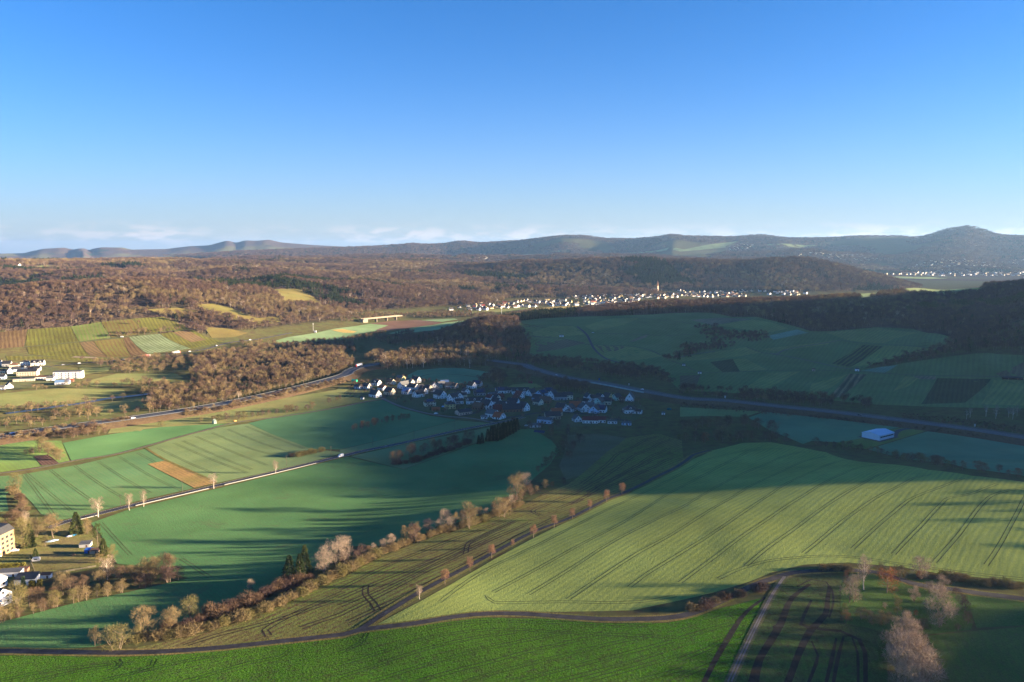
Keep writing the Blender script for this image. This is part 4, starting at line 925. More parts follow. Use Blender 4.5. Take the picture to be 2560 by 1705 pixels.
for kind, sl, h, bk, twg in (('brown', dec, 10, M_bark, TW['brown']), ('tan', dec, 10, M_bark, TW['tan']), ('purple', dec, 10, M_bark, TW['purple']), ('olive', ste, 10, M_bark, TW['olive']), ('pale', ste, 10, M_bark, TW['pale']), ('bushy', ste, 10, M_bark, TW['tan']), ('bushy_brown', ste, 10, M_bark, TW['brown']), ('rust', dec[:3], 10, M_bark, TW['rust']),
    ('shrub_tan', shr, 3.4, M_bark, TW['tan']), ('shrub_brown', shr, 3.4, M_bark, TW['brown']), ('shrub_olive', shr, 3.4, M_bark, TW['olive']), ('shrub_purple', shr, 3.4, M_bark, TW['purple']), ('birch', vas, 10, M_birch, TW['pale']), ('linden', lin, 8, M_bark, TW['rust'] if False else tw_mat('reddish twigs', (0.30, 0.16, 0.09), (0.25, 0.145, 0.085))),
    ('spruce', con, 11, M_bark, TW['needle']), ('cypress', thu, 9, M_bark, TW['needle']), ('olive_fir', thu, 9, M_bark, TW['pine']), ('pine', pin, 12, M_bark, TW['pine']), ('slim_fir', slim, 9, M_bark, TW['fir'])):
    lib(kind, sl, h, bk, twg)
NTREE = [0]
def tree(name, kind, xy, h, label, group=None, cat='tree', wide=1.0, var=None):
    V = LIB[kind]; tm, cm, h0 = V[(NTREE[0] if var is None else var) % len(V)]
    NTREE[0] += 1
    s = h / h0
    root = link(name, None, None, (xy[0], xy[1], gz(*xy) - 0.05), random.uniform(0, 6.28), (s * wide, s * wide, s))
    root.empty_display_size = 0.5
    tag(root, label, cat, group)
    link('trunk' if cat == 'tree' else 'stems', tm, root)
    link('crown', cm, root)
    return root
def px_tree(name, kind, key, x, y, hpx, label, group=None, cat='tree', wide=1.0):
    """x, y: foot of the tree in the zoomed view; hpx: its height there"""
    u, v = zp(key, (x, y))[0]
    xy = hit(u, v)
    d = math.sqrt(xy[0] ** 2 + xy[1] ** 2 + (CAMZ - gz(*xy)) ** 2)
    return tree(name, kind, xy, hpx / ZR[key][2] * d / FPX * 1.03, label, group, cat, wide)

# ---- young trees along the lane
for x, y, h in ((545, 692, 92), (720, 592, 98), (888, 500, 90), (1038, 412, 90), (1182, 335, 50), (1325, 272, 84), (1465, 205, 84), (1590, 143, 70), (1710, 82, 68), (1825, 28, 78), (1930, -20, 80)):
    if h == 50: px_tree('young_tree', 'linden', 8, x, y, h, 'smallest sapling in the row of lane trees', 'young trees along the lane')
    elif x == 545: px_tree('young_tree', 'birch', 8, x, y, h, 'pale twiggy young tree at the lower end of the lane row', 'young trees along the lane')
    else: px_tree('young_tree', 'linden', 8, x, y, h, 'reddish brown young tree in the row along the straight lane', 'young trees along the lane')
# ---- pale trees along the country road
for x, y, h, lb in ((672, 1212, 112, 'pale bare roadside tree nearest the allotment gardens'), (886, 1166, 102, 'pale bare roadside tree, one of a close pair'), (983, 1142, 98, 'pale bare roadside tree, one of a close pair'), (1463, 1017, 90, 'pale round roadside tree beside the ochre stubble plot'), (1889, 915, 84, 'slender pale roadside tree between the stubble plot and the small hedge')):
    px_tree('roadside_tree', 'birch', 4, x, y, h, lb, 'pale trees along the country road', wide=1.25 if x in (672, 1463) else 0.85)
# ---- the long hedge between wheat field and muddy strip
GH = 'shrubs and trees of the long hedge'
for x, y, h, w, kd, lb in ((800, 1035, 135, 1.35, 'olive', 'big round olive brown bush at the lower end of the long hedge'), (650, 1012, 105, 0.8, 'tan', 'small twiggy tree beside the big round bush at the lane'), (1010, 935, 150, 1.15, 'bushy', 'broad tan bush beside the yellowish sapling in the long hedge'), (952, 962, 80, 0.8, 'olive', 'small yellowish sapling in front of the broad tan bush'), (1175, 905, 130, 1.0, 'bushy', 'tan bush between two others at the lower hedge end'), (1310, 832, 138, 1.05, 'olive', 'rounded olive tree standing above the lower hedge'),
    (1010 + 710, 635, 72, 0.8, 'pale', 'lone pale spindly tree at the wheat field edge of the hedge'), (2230, 505, 150, 1.1, 'pale', 'broad pale tree beside the dark conifers in the hedge'), (2320, 470, 180, 0.9, 'pale', 'tall pale tree in the hedge above the dark conifers')):
    px_tree('bare_tree', kd, 7, x, y, h, lb, GH, wide=w)
px_tree('cypress', 'cypress', 7, 1985, 575, 170, 'broad dark conifer standing in the long hedge', 'dark conifers in the long hedge', wide=1.0)
px_tree('cypress', 'cypress', 7, 2055, 560, 165, 'dark conifer behind its broad neighbour in the long hedge', 'dark conifers in the long hedge', wide=0.8)
px_tree('cypress', 'olive_fir', 7, 2090, 520, 185, 'taller greenish conifer behind the broad dark one in the long hedge', 'dark conifers in the long hedge', wide=0.75)
for x, y, h, w, kd, lb in ((40, 425, 140, 0.8, 'pale', 'pale upright tree above the dark part of the hedge'), (510, 305, 120, 1.1, 'purple', 'brown rounded tree halfway along the long hedge'), (740, 225, 132, 1.0, 'pale', 'pale forked tree in the upper long hedge'), (890, 205, 155, 1.15, 'bushy', 'big tan crown in the upper long hedge'), (1110, 130, 122, 1.2, 'bushy', 'wide tan crown near the upper end of the long hedge')):
    px_tree('bare_tree', kd, 8, x, y, h, lb, GH, wide=w)
px_tree('bare_tree', 'bushy', 5, 1215, 1095, 168, 'tall sunlit tree dominating the upper end of the long hedge', GH, wide=0.95)
px_tree('bare_tree', 'pale', 5, 1255, 1010, 92, 'pale twiggy crown behind the tall sunlit hedge tree', GH, wide=1.2)
LOOK = {'shrub_tan': 'tan', 'shrub_olive': 'olive', 'shrub_brown': 'brown', 'shrub_purple': 'purplish', 'bushy': 'tan spreading', 'bushy_brown': 'brown spreading', 'purple': 'purplish single stemmed', 'pale': 'pale', 'brown': 'brown single stemmed', 'tan': 'tan single stemmed', 'olive': 'olive'}
def hedge(line_px, n, hts, kinds, label, group, name='hedge_shrub', cat='shrub', jit=1.5, wide=(1.0, 1.4)):
    W = np.array(smooth_line(hits(line_px), 3.0))
    seg = np.r_[0, np.cumsum(np.linalg.norm(np.diff(W, axis=0), axis=1))]
    for i in range(n):
        s = seg[-1] * (i + 0.5 + random.uniform(-0.3, 0.3)) / n
        xy = (np.interp(s, seg, W[:, 0]) + random.uniform(-jit, jit), np.interp(s, seg, W[:, 1]) + random.uniform(-jit, jit))
        kd, hh = random.choice(kinds), random.uniform(*hts)
        f = (hh - hts[0]) / (hts[1] - hts[0])
        lb = '%s %s %s' % ('low' if f < 0.34 else ('middling' if f < 0.67 else 'tall'), LOOK[kd], label)
        tree(name, kd, xy, hh, lb, group, cat, random.uniform(*wide))
hedge(zp(7, (930, 985), (1180, 960), (1400, 905), (1750, 800), (2000, 690), (2200, 590), (2355, 530)) , 36, (2.5, 4.8), ['shrub_tan', 'shrub_olive'], 'shrub on the muddy strip side of the lower long hedge', 'low shrubs of the lower long hedge')
hedge(zp(7, (1080, 930), (1300, 880), (1500, 800), (1750, 710), (1900, 640), (2150, 560)), 22, (3.2, 6.0), ['shrub_brown', 'shrub_purple'], 'shrub in the heart of the lower long hedge', 'dark shrubs of the lower long hedge')
hedge(zp(8, (0, 530), (250, 405), (480, 310), (690, 240), (950, 170), (1100, 100), (1250, 40)), 34, (2.8, 5.0), ['shrub_tan', 'shrub_tan', 'shrub_olive'], 'shrub on the muddy strip side of the upper long hedge', 'low shrubs of the upper long hedge')
hedge(zp(8, (20, 460), (200, 390), (420, 295), (640, 215), (820, 170), (1000, 120), (1200, 50)), 24, (4.5, 7.5), ['bushy', 'bushy_brown', 'purple', 'pale'], 'tree in the back row of the upper long hedge', 'back row trees of the upper long hedge', 'bare_tree', 'tree', 2.0, (0.9, 1.2))
hedge(zp(5, (1180, 1130), (1300, 1060), (1420, 1010), (1540, 985)), 9, (3.5, 6.5), ['bushy_brown', 'purple', 'bushy'], 'bush at the top end of the long hedge', 'bushes at the top of the long hedge', 'bare_tree', 'tree', 2.0, (1.0, 1.3))
# ---- thicket at the lower left
hedge(zp(7, (-20, 860), (80, 825), (300, 770), (500, 715), (700, 675), (880, 635)), 14, (4.5, 7.5), ['bushy', 'olive', 'bushy_brown', 'tan'], 'bush in the front row of the allotment thicket', 'front row of the allotment thicket', 'bare_tree', 'tree', 1.5, (1.0, 1.3))
hedge(zp(7, (120, 760), (400, 680), (620, 620), (860, 580), (1000, 560)), 9, (5.5, 9), ['brown', 'tan', 'bushy_brown'], 'tree in the back row of the allotment thicket', 'back row of the allotment thicket', 'bare_tree', 'tree', 2, (1.0, 1.25))
hedge(zp(7, (920, 625), (1050, 600), (1180, 570), (1265, 548)), 7, (5.5, 8.5), ['bushy_brown', 'purple', 'bushy'], 'bush in the rounded end of the thicket', 'rounded end of the thicket', 'bare_tree', 'tree', 2.0, (1.15, 1.4))
hedge(zp(7, (900, 560), (1020, 530), (1130, 515), (1200, 500)), 6, (7, 10), ['bushy', 'bushy_brown'], 'tree crowning the rounded end of the thicket', 'rounded end of the thicket', 'bare_tree', 'tree', 2.0, (1.1, 1.3))
px_tree('birch_tree', 'birch', 7, 735, 560, 130, 'white stemmed birch standing in the allotment thicket', wide=1.3)
px_tree('bare_tree', 'tan', 7, 432, 665, 125, 'upright tan tree standing above the allotment thicket', wide=1.0)
# ---- allotments
for nm, kd, x, y, h, w, lb in (('conifer_tree', 'olive_fir', 525, 245, 128, 1.0, 'broad olive conifer beside the country road'), ('bare_tree', 'bushy', 602, 245, 85, 0.8, 'tan bush right of the broad olive conifer'), ('pine_tree', 'pine', 670, 335, 140, 0.75, 'tall pine with bare trunk at the allotment corner'), ('conifer_tree', 'olive_fir', 712, 392, 100, 1.0, 'dark conifer below the tall pine'), ('bare_tree', 'olive', 755, 430, 85, 1.0, 'olive bush at the allotment corner below the conifer'),
    ('bare_tree', 'tan', 365, 275, 130, 1.2, 'spreading bare fruit tree over the blue tarpaulin'), ('bare_tree', 'brown', 340, 180, 60, 1.2, 'low brown tree by the road end'), ('bare_tree', 'olive', 160, 345, 165, 0.8, 'tall olive tree of the close pair by the tower block'), ('conifer_tree', 'olive_fir', 205, 335, 130, 0.75, 'olive conifer of the close pair by the tower block'), ('birch_tree', 'birch', 175, 205, 90, 1.0, 'white stemmed birch in the tan grove'),
    ('bare_tree', 'bushy', 240, 270, 110, 0.8, 'pale tan tree beside the olive conifer'), ('conifer_tree', 'olive_fir', 245, 410, 55, 1.1, 'small round olive conifer on the allotment lawn'), ('fir_tree', 'slim_fir', 165, 665, 105, 1.0, 'slim bright green fir in front of the dark roofed garage'), ('bare_tree', 'olive', 135, 800, 170, 0.9, 'tall olive tree in front of the white house'), ('bare_tree', 'bushy', 10, 850, 90, 1.2, 'tan bush at the field corner by the white house'), ('bare_tree', 'bushy', 680, 440, 50, 1.4, 'low tan shrub inside the allotment fence'), ('bare_tree', 'yellow' if 'yellow' in LIB else 'olive', 300, 330, 55, 1.3, 'low olive bush on the allotment lawn edge')):
    px_tree(nm, kd, 7, x, y, h, lb, wide=w)
hedge(zp(7, (20, 160), (70, 200), (110, 240), (160, 190), (110, 130)), 8, (7, 11), ['bushy', 'tan', 'bushy_brown'], 'tree in the grove behind the tower block', 'grove behind the tower block', 'bare_tree', 'tree', 3.0, (1.0, 1.3))
hedge(zp(4, (85, 1030), (130, 1080), (160, 1130), (200, 1180)), 6, (3, 5), ['shrub_tan', 'shrub_brown'], 'shrub on the short field bank', 'shrubs on the short field bank')
px_tree('bare_tree', 'olive', 4, 108, 1025, 92, 'round yellow olive tree at the end of the short field bank', wide=1.1)
# ---- clumps among the fields above the road
hedge(zp(4, (170, 785), (230, 780), (290, 775)), 4, (4, 6), ['bushy_brown', 'purple'], 'bush beside the rounded meadow thicket', 'bushes of the meadow thicket', 'bare_tree', 'tree', 1.5, (1.2, 1.4))
hedge(zp(4, (285, 730), (330, 770), (380, 810), (430, 832)), 8, (7.5, 10.5), ['bushy', 'bushy', 'olive'], 'bush of the rounded meadow thicket', 'bushes of the meadow thicket', 'bare_tree', 'tree', 2.5, (1.1, 1.35))
hedge(zp(4, (430, 680), (520, 665), (620, 650), (720, 640)), 9, (4.5, 8), ['bushy_brown', 'brown', 'olive'], 'bush at the foot of the highway bank', 'bushes below the highway bank', 'bare_tree', 'tree', 2, (1.1, 1.3))
px_tree('bare_tree', 'olive', 4, 1105, 592, 36, 'single round bush in the meadow below the highway', wide=1.8)
hedge(zp(4, (1375, 560), (1480, 558), (1600, 545), (1750, 530), (1900, 505), (2050, 490), (2150, 475)), 16, (5, 9.5), ['bushy_brown', 'purple', 'brown', 'olive'], 'bush in the hedge beside the gravel path', 'hedge beside the gravel path', 'bare_tree', 'tree', 3, (1.1, 1.3))
hedge(zp(4, (1975, 805), (2040, 795), (2120, 780), (2210, 765)), 7, (3.5, 5), ['shrub_brown', 'shrub_olive'], 'shrub of the short hedge near the white van', 'short hedge near the van')
hedge(zp(4, (2250, 432), (2300, 415), (2350, 400)), 3, (4, 6), ['bushy_brown'], 'bush in the meadow before the gabled village houses', 'bushes west of the village', 'bare_tree', 'tree', 2, (1.1, 1.3))
# ---- shaded hedges and copse below the village
hedge(zp(5, (75, 625), (180, 600), (280, 575), (380, 555), (470, 535)), 16, (4, 8), ['bushy_brown', 'purple', 'brown'], 'bush in the narrow hedge within the wheat field', 'narrow hedge in the wheat', 'bare_tree', 'tree', 2, (1.0, 1.3))
hedge(zp(5, (350, 855), (450, 850), (560, 820), (680, 780), (800, 740), (900, 705)), 20, (3, 5.5), ['shrub_brown', 'shrub_purple'], 'shrub on the field side of the dark copse', 'undergrowth of the dark copse')
hedge(zp(5, (370, 840), (480, 800), (600, 770), (720, 735), (820, 700), (900, 685)), 19, (7, 12), ['purple', 'brown'], 'tree of the dark copse beside the barley strip', 'trees of the dark copse', 'bare_tree', 'tree', 3, (0.9, 1.2))
for x, y, h in ((950, 712, 62), (972, 706, 70), (1012, 692, 84), (1036, 688, 98), (1060, 690, 105), (1085, 682, 112), (1108, 672, 100), (1130, 660, 92), (1150, 650, 96), (1172, 640, 90), (1192, 628, 86), (1212, 615, 80), (1048, 676, 90), (1120, 650, 90)):
    px_tree('spruce', 'spruce', 5, x, y, h, 'dark spruce in the close row below the village', 'row of dark spruces below the village')
hedge(zp(5, (1280, 600), (1380, 620), (1450, 650), (1520, 690), (1540, 740), (1500, 790), (1420, 860), (1350, 920)), 15, (4, 8), ['bushy_brown', 'purple', 'brown'], 'bush along the curved edge of the village fallow', 'bushes around the fallow', 'bare_tree', 'tree', 3, (1.0, 1.3))
hedge(zp(5, (1420, 570), (1480, 600), (1560, 640), (1640, 690), (1620, 760), (1580, 830)), 10, (5, 10), ['purple', 'brown'], 'tree on the weedy fallow below the gardens', 'trees on the fallow', 'bare_tree', 'tree', 6, (1.0, 1.2))
# ---- wood beside the pale meadow
hedge(zp(6, (0, 690), (100, 700), (250, 690), (380, 690), (500, 680), (620, 690), (760, 700)), 15, (7, 11), ['purple', 'bushy_brown', 'brown'], 'tree in the front of the wood beside the domed field', 'wood beside the domed field', 'bare_tree', 'tree', 3, (1.0, 1.25))
hedge(zp(6, (20, 620), (150, 600), (280, 590), (420, 590), (540, 610), (640, 640)), 14, (9, 13), ['purple', 'bushy_brown', 'brown'], 'tree in the back of the wood beside the domed field', 'wood beside the domed field', 'bare_tree', 'tree', 5, (1.0, 1.25))
px_tree('rust_tree', 'rust', 6, 172, 710, 72, 'rust red tree at the front of the wood beside the domed field', wide=1.0)
px_tree('bare_tree', 'tan', 6, 290, 695, 105, 'orange tan crowned tree rising in the wood beside the domed field', wide=1.1)
for x in (487, 618): px_tree('bare_tree', 'brown', 6, x, 708, 60, 'thin bare tree standing on the crest of the domed field', 'thin trees on the crest', wide=0.7)
px_tree('bare_tree', 'olive', 'I', 325, 1120, 80, 'small round yellowish tree beside the wood and the muddy strip', wide=1.2)
hedge(zp(6, (900, 712), (1000, 735), (1150, 750), (1300, 775), (1450, 800), (1600, 830), (1800, 865), (2000, 895), (2200, 915), (2355, 940)), 40, (3.8, 7.5), ['bushy_brown', 'purple', 'brown', 'olive'], 'bush in the hedge behind the domed barley field', 'hedge behind the domed field', 'bare_tree', 'tree', 2.5, (1.1, 1.4))
# ---- the orchard meadow and the tall row at the lower right
for nm, kd, x, y, h, w, lb in (('bare_tree', 'pale', 530, 520, 250, 0.85, 'tall ivy clad pale tree at the corner of the orchard meadow'), ('rust_tree', 'rust', 480, 400, 180, 0.5, 'narrow rust topped tree behind the ivy clad tree'), ('birch_tree', 'birch', 670, 400, 310, 0.75, 'tall thin tree with one bare leaning stem in the orchard meadow'), ('rust_tree', 'rust', 915, 430, 220, 1.1, 'beech with rust coloured leaves in the orchard meadow'), ('bare_tree', 'tan', 850, 250, 120, 1.0, 'tan tree in the hedge behind the rust leaved beech'), ('bare_tree', 'tan', 1040, 290, 130, 1.3, 'tan bush right of the rust leaved beech'), ('bare_tree', 'pale', 1260, 270, 185, 1.2, 'wide pale crowned tree beside the domed field'), ('rust_tree', 'rust', 1250, 285, 70, 1.2, 'low rust bush under the wide pale crown'),
    ('bare_tree', 'pale', 1185, 520, 130, 0.9, 'small pale round tree in the middle of the orchard meadow'), ('bare_tree', 'olive', 1020, 645, 150, 0.7, 'small vase shaped tree in the orchard meadow'), ('bare_tree', 'pale', 885, 600, 60, 0.9, 'tiny pale bush in the orchard meadow'), ('bare_tree', 'pale', 1365, 440, 110, 1.1, 'pale bush near the lane in the orchard meadow'), ('bare_tree', 'pale', 1500, 420, 150, 0.9, 'pale ragged tree near the lane beside the pasture'), ('rust_tree', 'rust', 1215, 680, 60, 1.0, 'small rust bush left of the big pale tree'),
    ('bare_tree', 'olive', 470, 640, 90, 1.0, 'olive topped bush at the edge of the rutted field'), ('bare_tree', 'rust', 480, 750, 110, 1.2, 'dark rust bush at the edge of the rutted field'), ('bare_tree', 'pale', 1510, 790, 330, 0.95, 'big pale tree with white stems beside the pasture'), ('bare_tree', 'tan', 1120, 720, 90, 1.2, 'tan bush above the tall pale row'), ('bare_tree', 'bushy_brown', 1280, 840, 110, 1.5, 'brown bush right of the top of the tall pale row')):
    px_tree(nm, kd, 'H', x, y, h, lb, 'trees of the orchard meadow', wide=w)
for x, y, h, w in ((650, 710, 105, 1.4), (760, 750, 110, 1.4), (860, 770, 120, 1.3), (930, 760, 100, 1.2)):
    px_tree('bare_tree', 'bushy', 'H', x, y, h, 'tan bush in the low row crossing the orchard meadow', 'low row across the orchard meadow', wide=w)
for x, y, h in ((1730, 640, 120), (1760, 760, 110), (1700, 560, 100), (1660, 830, 60), (1640, 480, 90)):
    px_tree('bare_tree', 'purple', 'H', x, y, h, 'dark bush in the shaded clump behind the big pale tree', 'shaded clump by the pasture', wide=1.3)
for x, y, h, w in ((1060, 930, 240, 0.95), (1160, 1010, 250, 0.95), (1010, 1130, 280, 0.95), (1180, 1180, 290, 1.0), (1060, 1300, 320, 1.0), (1250, 1330, 320, 1.0), (1130, 1480, 360, 1.0), (1330, 1500, 360, 1.0)):
    px_tree('pale_tree', 'pale', 'H', x, y, h, 'sunlit pale tree in the dense row beside the sloping pasture', 'dense pale tree row', wide=w)
hedge(zp('H', (200, 200), (330, 190), (450, 195), (560, 200)), 6, (2.2, 3.4), ['shrub_tan'], 'shrub of the hedge strip above the rutted field', 'hedge strip above the rutted field')
hedge(zp('H', (1530, 290), (1650, 290), (1800, 320), (1950, 345), (2100, 360), (2250, 375), (2350, 385)), 14, (2.6, 4.2), ['shrub_tan', 'shrub_olive'], 'shrub of the low hedge between domed field and lane', 'low hedge by the lane')
hedge(zp(9, (60, 780), (140, 770), (270, 715), (430, 660), (570, 625)), 9, (2.6, 4.5), ['shrub_purple', 'shrub_brown', 'shrub_tan'], 'shrub on the lane bank below the domed field', 'shrubs on the lane bank')
print('individual trees', NTREE[0])

# ------------------------------------------------------------------ woods: masses of trees, each one object
def far_tree(seed, conif=False, tall=1.0, n=170):
    rng = np.random.default_rng(seed)
    if conif:
        (tv, tf), (cv, cf) = conifer(seed, 14, 2.6, 230, 0.25, 0.08, 0.3)
        cv = cv.reshape(-1, 3, 3); c = cv.mean(1, keepdims=True); cv = (c + (cv - c) * 1.9).reshape(-1, 3)
    else:
        h = 13.0 * tall
        parts = [tube([(0, 0, -1), (0.1, 0, h * 0.45), (0, 0.1, h * 0.8)], [0.26, 0.2, 0.06], 4)]
        blobs = [(np.array([0, 0, h * 0.82]), 2.1)]
        for i in range(6):
            f = 2.4 * i + rng.random()
            e = np.array([2.4 * math.cos(f), 2.4 * math.sin(f), h * (0.48 + 0.34 * rng.random())])
            parts.append(tube([(0, 0, h * 0.35), e], [0.12, 0.04], 3))
            blobs.append((e, 1.7 + 0.5 * rng.random()))
        tv, tf = joinm(parts)
        cv, cf = blob_twigs(blobs, n, 1.7, 0.42, rng, 0.6, 0.3)
    return (tv, tf), (cv, cf)
TCOL = {}
def wood_lib(key, bark, twig, conif=False, tall=1.0, count=3, seed=0, n=170):
    out = []
    for i in range(count):
        (tv, tf), (cv, cf) = far_tree(500 + seed + i, conif, tall, n)
        V, F = joinm([(tv, tf), (cv, cf)])
        me = mesh_from('wood ' + key, V, F, [bark, twig], np.r_[np.zeros(len(tf), int), np.ones(len(cf), int)])
        out.append(me)
    TCOL[key] = out
wood_lib('brown', M_bark, TW['brown'], count=3, seed=0)
wood_lib('purple', M_bark, TW['purple'], count=3, seed=10)
wood_lib('tan', M_bark, TW['tan'], count=2, seed=20)
wood_lib('pale', M_birch, TW['pale'], count=2, seed=30, n=90)
wood_lib('spruce', M_bark, TW['needle'], True, count=2, seed=40)
wood_lib('pine', M_bark, TW['pine'], count=2, seed=50, tall=1.25)
ORDER = ['brown', 'purple', 'tan', 'pale', 'spruce', 'pine']
lib_coll = bpy.data.collections.new('wood shapes')
SHAPES = []
for kx in ORDER:
    for me in TCOL[kx]:
        ob = bpy.data.objects.new('wood_%03d' % len(SHAPES), me)
        lib_coll.objects.link(ob); SHAPES.append(kx)
KIDX = {kx: [i for i, s in enumerate(SHAPES) if s == kx] for kx in ORDER}
def gn_group():
    g = bpy.data.node_groups.new('plant the wood', 'GeometryNodeTree')
    g.interface.new_socket('Geometry', in_out='INPUT', socket_type='NodeSocketGeometry')
    g.interface.new_socket('Geometry', in_out='OUTPUT', socket_type='NodeSocketGeometry')
    n, l = g.nodes, g.links
    gi, go = n.new('NodeGroupInput'), n.new('NodeGroupOutput')
    ci = n.new('GeometryNodeCollectionInfo'); ci.inputs['Collection'].default_value = lib_coll
    ci.inputs['Separate Children'].default_value = True; ci.inputs['Reset Children'].default_value = True
    ip = n.new('GeometryNodeInstanceOnPoints'); ip.inputs['Pick Instance'].default_value = True
    def att(nm, typ):
        a = n.new('GeometryNodeInputNamedAttribute'); a.data_type = typ; a.inputs['Name'].default_value = nm; return a.outputs[0]
    l.new(gi.outputs[0], ip.inputs['Points']); l.new(ci.outputs[0], ip.inputs['Instance'])
    l.new(att('shape', 'INT'), ip.inputs['Instance Index'])
    l.new(att('turn', 'FLOAT_VECTOR'), ip.inputs['Rotation'])
    l.new(att('size', 'FLOAT_VECTOR'), ip.inputs['Scale'])
    l.new(ip.outputs[0], go.inputs[0])
    return g
GNG = gn_group()
def wood(name, pts, size, shape, label):
    n = len(pts)
    P = np.column_stack([pts, ground(pts[:, 0], pts[:, 1]) - 0.2]).astype(np.float32)
    me = bpy.data.meshes.new(name)
    me.vertices.add(n); me.vertices.foreach_set('co', P.ravel())
    a = me.attributes.new('shape', 'INT', 'POINT'); a.data.foreach_set('value', shape.astype(np.int32))
    a = me.attributes.new('turn', 'FLOAT_VECTOR', 'POINT'); a.data.foreach_set('vector', np.column_stack([np.zeros(n), np.zeros(n), RNG.random(n) * 6.28]).astype(np.float32).ravel())
    a = me.attributes.new('size', 'FLOAT_VECTOR', 'POINT'); a.data.foreach_set('vector', size.astype(np.float32).ravel())
    o = link(name, me)
    md = o.modifiers.new('trees', 'NODES'); md.node_group = GNG
    tag(o, label, None, None, 'stuff')
    print(name, n)
    return o
def kinds_pick(n, mix):
    ks = list(mix); w = np.array([mix[q] for q in ks], float); w /= w.sum()
    c = RNG.choice(len(ks), n, p=w)
    out = np.zeros(n, int)
    for i, q in enumerate(ks):
        m = c == i
        out[m] = RNG.choice(KIDX[q], m.sum())
    return out
def jgrid(x0, x1, y0, y1, s):
    gx, gy = np.meshgrid(np.arange(x0, x1, s), np.arange(y0, y1, s))
    gx = gx.ravel() + RNG.uniform(-0.45, 0.45, gx.size) * s; gy = gy.ravel() + RNG.uniform(-0.45, 0.45, gy.size) * s
    return gx, gy
BB = [(np.array(q)[:, 0].min(), np.array(q)[:, 0].max(), np.array(q)[:, 1].min(), np.array(q)[:, 1].max()) for q in OPEN]
def is_open(x, y):
    m = np.zeros(x.shape, bool)
    for q, b in zip(OPEN, BB):
        s = (x > b[0]) & (x < b[1]) & (y > b[2]) & (y < b[3]) & ~m
        if s.any():
            i = np.nonzero(s)[0]; m[i] = in_poly(x[i], y[i], q)
    return m
def near_line(x, y, L, d):
    L = np.asarray(L); m = np.zeros(x.shape, bool)
    b = (x > L[:, 0].min() - d) & (x < L[:, 0].max() + d) & (y > L[:, 1].min() - d) & (y < L[:, 1].max() + d)
    i = np.nonzero(b)[0]
    if len(i):
        for k in range(0, len(i), 4000):
            j = i[k:k + 4000]
            dd = np.min((x[j][:, None] - L[None, :, 0]) ** 2 + (y[j][:, None] - L[None, :, 1]) ** 2, axis=1)
            m[j] = dd < d * d
    return m
def free(x, y, hw=16.0):
    return ~is_open(x, y) & ~near_line(x, y, HL, hw)
def sz(n, lo, hi, wide=1.0):
    s = RNG.uniform(lo, hi, n); w = s * RNG.uniform(0.85, 1.2, n) * wide
    return np.column_stack([w, w, s])
# the wooded hills, nearer part tree by tree
TANF = math.tan(rad(35.5))
def hill_wood(y0, y1, s, lo, hi, wide, name, label, mix, zmin=14.0, seed=1):
    X = y1 * TANF
    x, y = jgrid(-X, X, y0, y1, s)
    m = np.abs(x) < y * TANF + 30
    x, y = x[m], y[m]
    z = ground(x, y)
    m = (z > zmin) & ~((x > 60) & (y < 1320))
    x, y, z = x[m], y[m], z[m]
    m = free(x, y); x, y, z = x[m], y[m], z[m]
    # thin out on the golden slopes
    thin = (fbm(x / 160, y / 160, 61, 3) > 0.60) & (x < -150) & (y < 2500) & (RNG.random(len(x)) < 0.75)
    thin |= (fbm(x / 55, y / 55, 63, 3) > 0.64) & (RNG.random(len(x)) < 0.8)
    x, y = x[~thin], y[~thin]
    n = len(x)
    sh = kinds_pick(n, mix)
    st = fbm(x / 260, y / 260, 71, 3)
    tanm = (st < 0.42); sh[tanm] = kinds_pick(tanm.sum(), {'brown': 2, 'tan': 3, 'pale': .3})
    cm = (fbm(x / 300, y / 170, 81, 3) > 0.675) & (y > 1500)
    sh[cm] = kinds_pick(cm.sum(), {'spruce': 1})
    wood(name, np.column_stack([x, y]), sz(n, lo, hi, wide), sh, label)
hill_wood(1180, 2700, 7.0, 0.55, 1.25, 1.08, 'hill_wood', 'brown leafless woods on the nearer hillsides', {'brown': 3.5, 'purple': 7, 'tan': 0.5, 'pale': 0.15, 'spruce': 0.12})
hill_wood(2700, 5600, 13.0, 0.8, 1.6, 1.5, 'hill_wood', 'purplish leafless woods on the hills beyond the far town', {'brown': 3, 'purple': 6, 'tan': 0.5})
# crown masses on the far ranges
x, y = jgrid(-9000, 9000, 5600, 11500, 46.0)
m = (np.abs(x) < y * TANF) & (scatter_cover(x, y, ground(x, y)) > 0.5) & (ground(x, y) > 5)
x, y = x[m], y[m]; m = ~is_open(x, y); x, y = x[m], y[m]
wood('far_wood', np.column_stack([x, y]), sz(len(x), 1.4, 2.3, 3.0), kinds_pick(len(x), {'brown': 2, 'purple': 7, 'spruce': 0.5}), 'hazy woods on the far ranges')
